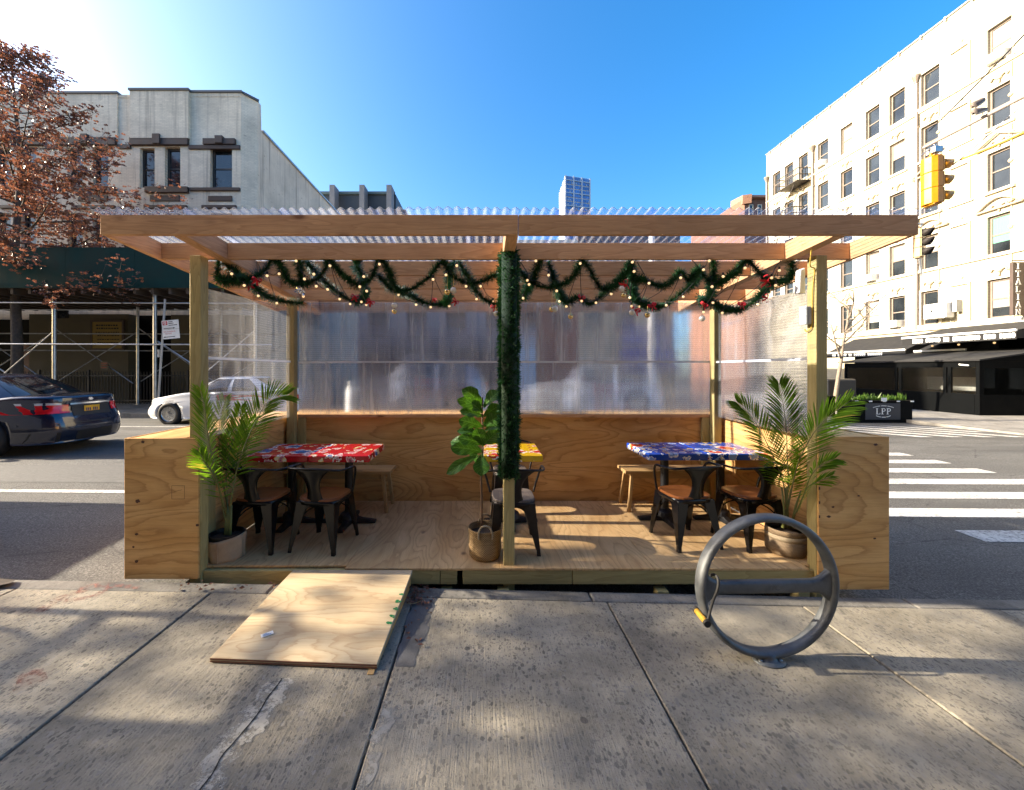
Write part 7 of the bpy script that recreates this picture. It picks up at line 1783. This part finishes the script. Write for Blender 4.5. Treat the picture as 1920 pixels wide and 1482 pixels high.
for x in (-12.7,-8.6):
    for y in (3.36, 4.78):
        m_ = MB(); q = MB(); q.lathe([(.2,-.1),(.33,-.1),(.34,0),(.33,.1),(.2,.1)], (0,0,0), 24); q.xf(Matrix.Translation((x,y+.1,z0+.34)) @ Matrix.Rotation(R(90),4,'X')); q.build('wheel', tyre, vn, smooth=True)
m_ = MB(); m_.box(-7.748,-7.74, 3.5, 4.86, z0+.95, z0+1.6); m_.build('rear_window', M['car_glass'], vn)

# ================================================================ trees
def branch_tree(root, base, h, spread, rr, trunk_r, leaf_fn=None, leaf_mat_=None, levels=4, bark='bark', first=.32, nb=5, lean=(0,0), dens=1.0, whorl=1.0, upright=.55):
    wood = MB(); tips = []
    def grow(p, d, ln, r0, lv):
        k = 6; pts = [p]; q = Vector(p); dd = d.normalized()
        for i in range(k):
            dd = (dd + Vector((rr.uniform(-.16,.16), rr.uniform(-.16,.16), rr.uniform(-.05,.14)))).normalized(); q = q+dd*ln/k; pts.append(q.copy())
        r1 = r0*(.45 if lv else .35); wood.tube(pts, [r0+(r1-r0)*i/k for i in range(k+1)], 8 if lv < 2 else 5 if lv < 3 else 4)
        if lv >= levels: tips.append(pts); return
        n = nb+(3 if lv == 0 else 0)
        for j in range(n):
            t = first+(1-first)*(j+rr.uniform(.1,.9))/n if lv == 0 else .25+.75*(j+rr.random())/n
            i = min(k-1, int(t*k)); b = pts[i].lerp(pts[i+1], t*k-i); a = rr.uniform(0, 6.28)
            side = Vector((math.cos(a), math.sin(a), 0)); up = upright*(.5+.6*t) if lv == 0 else rr.uniform(-.05,.5)
            nd = (side*spread + Vector((0,0,up)) + dd*.35).normalized()
            grow(b, nd, ln*(.52*(1.15-.55*t) if lv == 0 else .55*rr.uniform(.7,1.1))*whorl, max(.006, r0*(.42 if lv == 0 else .5)), lv+1)
        if lv > 0: tips.append(pts[3:])
        else: tips.append(pts[4:])
    grow(Vector(base), Vector((lean[0], lean[1], 1)), h, trunk_r, 0)
    return wood, tips
def oak_leaves(tips, rr, per, size, spread=.28):
    m_ = MB()
    for pts in tips:
        for _ in range(per):
            i = rr.randrange(len(pts)); p = pts[i]+Vector((rr.gauss(0,spread), rr.gauss(0,spread), rr.gauss(-.03,spread*.8)))
            n = Vector((rr.gauss(0,1), rr.gauss(0,1), rr.gauss(0,1))).normalized(); u, v = frame_from(n); s = size*rr.uniform(.6,1.3); v = v*.55; cup = n*s*.2
            m_.add([p-u*s, p-u*s*.3+v*s*.8+cup, p-u*s*.1+v*s*.35, p+u*s*.45+v*s*.9+cup, p+u*s, p+u*s*.45-v*s*.9+cup, p-u*s*.1-v*s*.35, p-u*s*.3-v*s*.8+cup], [(0,1,2,7), (1,2,6,7), (2,3,4,5), (2,5,6)] if False else [(0,1,2,6,7), (2,3,4,5,6)])
    return m_
rt = random.Random(77)
YT1 = 14.6; bx1 = P(31, 750, YT1).x
def pin_oak(label, x, y, h, z0, lmax, trunk_r, rr, nb, per, size, spread, ltop=.6):
    """straight leader with tiers of side limbs, each carrying twigs and dry leaves"""
    g = gz(x); t_ = thing('oak_tree', label, 'tree', (x, y, g)); wood = MB(); tips = []
    lead = [Vector((x+.10*math.sin(z*.9)*z/h, y+.08*math.cos(z*.7)*z/h, g-.05+z)) for z in [h*k/14 for k in range(15)]]
    wood.tube(lead, [trunk_r*(1-.88*k/14) for k in range(15)], 9)
    for j in range(nb):
        u = (j+rr.uniform(0,.9))/nb; z = z0+(h-.4-z0)*u; k = min(13, int(z/h*14)); p = lead[k].lerp(lead[k+1], z/h*14-k); a = j*2.4+rr.uniform(-.4,.4)
        ln = (lmax*(1-u)**.75+ltop)*rr.uniform(.75,1.1); d = Vector((math.cos(a), math.sin(a), -.05+.75*u)).normalized(); pts = [p]; q = p.copy()
        for i in range(8):
            d = (d+Vector((rr.uniform(-.12,.12), rr.uniform(-.12,.12), rr.uniform(-.04,.09)))).normalized(); q = q+d*ln/8; pts.append(q.copy())
        wood.tube(pts, [max(.007,(.055*(1-u*.7))*(1-.85*i/8)) for i in range(9)], 5); tips.append(pts[5:])
        for i in range(2, 9):
            for _ in range(2):
                sd_ = (d+Vector((rr.uniform(-1,1), rr.uniform(-1,1), rr.uniform(-.35,.5)))).normalized(); l2 = ln*.32*rr.uniform(.5,1.1)
                tw = [pts[i]+sd_*l2*m/3+Vector((0,0,.03*m*m*rr.uniform(-.5,1)*l2)) for m in range(4)]; wood.tube(tw, [.011,.008,.006,.003], 4); tips.append(tw[1:])
    wood.build('trunk', M['bark'], t_, smooth=True); lo = [q for q in tips if q[0].z < z0+(h-z0)*.55]; hi = [q for q in tips if q[0].z >= z0+(h-z0)*.55]
    cm = oak_leaves(lo, rr, per, size, spread); c2_ = oak_leaves(hi, rr, max(2, int(per*.5)), size*.9, spread); cm.add(c2_.v, c2_.f); cm.build('crown', M['brown_leaf'], t_, fixn=False); return t_
pin_oak('street tree with dry brown leaves in front of the white brick building', bx1, YT1, 13.4, 4.3, 4.7, .19, rt, 52, 24, .092, .13)
rt2 = random.Random(41); bx2 = P(1566, 760, 17.2).x
t2_ = thing('bare_tree', 'thin bare young street tree beside the restaurant awning', 'tree', (bx2, 17.2, gz(15)))
wood, tips = branch_tree(t2_, (bx2, 17.2, gz(15)-.05), 4.6, .75, rt2, .09, levels=3, nb=4, first=.45, whorl=.85, upright=.6)
wood.build('trunk', simple('pale_bark', (0.22,0.18,0.14), 0.9, 0, 0.3, 15), t2_, smooth=True)
# unseen trees and gate up the pavement, added to cast dappled and lattice shadows
for x, y, h, z0_, sd_, per, lab in ((-14.0, 1.75, 10.2, 5.0, 5, 9, 'unseen brown-leaved tree added to dapple the near pavement, the closer of two'), (-24.0, 2.1, 15.0, 9.2, 9, 6, 'unseen brown-leaved tree added to dapple the near pavement, the farther of two')):
    pin_oak(lab, x, y, h, z0_, 1.9, .13, random.Random(sd_), 30, per, .09, .18)
fx = thing('shadow_gate', 'unseen scrolled iron gate added to cast a lattice shadow on the near pavement', 'gate', (-7.2, 2.2, gz(-7)))
m_ = MB(); g0 = gz(-7)
for y in (1.2, 1.95, 2.75): m_.bar((-7.2,y,g0), (-7.2,y,2.6), .07, .07, (0,1,0))
for z in (.5, 1.0, 1.45, 1.95, 2.5): m_.bar((-7.2,1.2,g0+z), (-7.2,2.75,g0+z), .05, .06, (0,0,1))
m_.bar((-7.2,1.2,g0+.4), (-7.2,1.95,g0+2.4), .05, .05, (1,0,0)); m_.build('frame', M['iron'], fx)
m_ = MB()
for cy, cz, r0 in ((1.55,1.2,.2),(1.55,.75,.2),(2.35,1.7,.22),(2.3,.75,.2)): m_.tube([(-7.2, cy+r0*math.cos(2*math.pi*k/20), g0+cz+r0*math.sin(2*math.pi*k/20)) for k in range(20)], .02, 6, closed=True)
m_.build('scroll', M['iron'], fx)
# leaf litter by the ramp, twigs and soil
m_ = MB(); rl = random.Random(55)
for k in range(150):
    if k < 95: x = rl.uniform(-.555,-.42)+.03*rl.gauss(0,1); y = rl.uniform(2.78,3.04)
    elif k < 120: x = rl.uniform(-.52,-.36); y = rl.uniform(2.3,2.9)
    else: x = rl.uniform(-2.3,-1.5); y = rl.uniform(2.88,3.04)
    z = sw(x,min(y,2.92))+rl.uniform(.004,.03); n = Vector((rl.gauss(0,.5),rl.gauss(0,.5),1)).normalized(); u, v = frame_from(n); s = rl.uniform(.008,.022)
    m_.add([Vector((x,y,z))-u*s, Vector((x,y,z))+v*s*.6, Vector((x,y,z))+u*s, Vector((x,y,z))-v*s*.5+n*s*.3], [(0,1,2,3)])
m_.build('leaf_litter', M['brown_leaf'], kind='stuff', label='dry brown leaves gathered in the corner between ramp and kerb', loc=(-.5,2.9,.05), fixn=False)
m_ = MB(); cx0, cy0 = ground_hit(8, 1103); m_.add([(cx0+a, cy0+b, sw(cx0+a,cy0+b)+.012+.02*rl.random()) for a, b in ((-1.6,-.24),(-.3,-.2),(-.12,-.10),(.02,.02),(-.02,.09),(-.4,.11),(-1.6,.11))], [tuple(range(7))]); m_.build('tree_pit_soil', M['soil'], kind='stuff', label='dark bare soil of a tree pit at the left edge of the pavement', loc=(cx0,cy0,.1))
m_ = MB(); p = Vector((-.545,2.80,sw(-.5,2.8)+.012)); m_.tube([p, p+Vector((.05,-.01,.006)), p+Vector((.115,.035,.004))], .003, 5); tag(m_.build('twig', M['birch'], None, loc=p), 'small pale twig on the dark pavement patch beside the ramp', 'twig')

# ================================================================ light, sky, camera
EL, AZ = R(23.0), R(1.5)                     # sun low on the left, a touch beyond the street line
sd = Vector((-math.cos(EL)*math.cos(AZ), math.cos(EL)*math.sin(AZ), math.sin(EL)))
sun = bpy.data.lights.new('Sun', 'SUN'); so_ = bpy.data.objects.new('sun', sun); COL.objects.link(so_)
sun.energy = 5.0; sun.angle = R(0.53); sun.color = (1.0, 0.86, 0.66)
so_.rotation_euler = (-sd).to_track_quat('-Z', 'Y').to_euler()
w = bpy.data.worlds.new('World'); scene.world = w; w.use_nodes = True
t = w.node_tree; t.nodes.clear(); wo = t.nodes.new('ShaderNodeOutputWorld'); bg = t.nodes.new('ShaderNodeBackground'); sk = t.nodes.new('ShaderNodeTexSky')
sk.sky_type = 'NISHITA'; sk.sun_disc = False; sk.sun_elevation = EL; sk.sun_rotation = math.atan2(sd.x, sd.y); sk.altitude = 20; sk.air_density = 1.0; sk.dust_density = 3.4; sk.ozone_density = 2.2
bg.inputs['Strength'].default_value = 0.118
hs = t.nodes.new('ShaderNodeHueSaturation'); hs.inputs['Saturation'].default_value = 1.45; L(t, sk.outputs[0], hs.inputs['Color']); L(t, hs.outputs[0], bg.inputs['Color']); L(t, bg.outputs[0], wo.inputs['Surface'])
cam = bpy.data.cameras.new('Camera'); co = bpy.data.objects.new('camera', cam); COL.objects.link(co); scene.camera = co
co.location = (0, 0, CAMZ); co.rotation_euler = (R(90), 0, 0); cam.sensor_fit = 'HORIZONTAL'; cam.sensor_width = 36; cam.lens = F/1920*36
cam.shift_x = (960-VX)/1920; cam.shift_y = -(741-HZ)/1920; cam.clip_start = .05; cam.clip_end = 6000
scene.view_settings.view_transform = 'Standard'; scene.view_settings.look = 'None'; scene.view_settings.exposure = 1.9; scene.view_settings.gamma = 1
scene.render.engine = 'CYCLES'
cy = scene.cycles; cy.max_bounces = 10; cy.transparent_max_bounces = 24; cy.transmission_bounces = 8; cy.diffuse_bounces = 4; cy.glossy_bounces = 4; cy.use_denoising = True; cy.sample_clamp_indirect = 6; cy.caustics_reflective = False; cy.caustics_refractive = False
scene.render.threads_mode = 'AUTO'
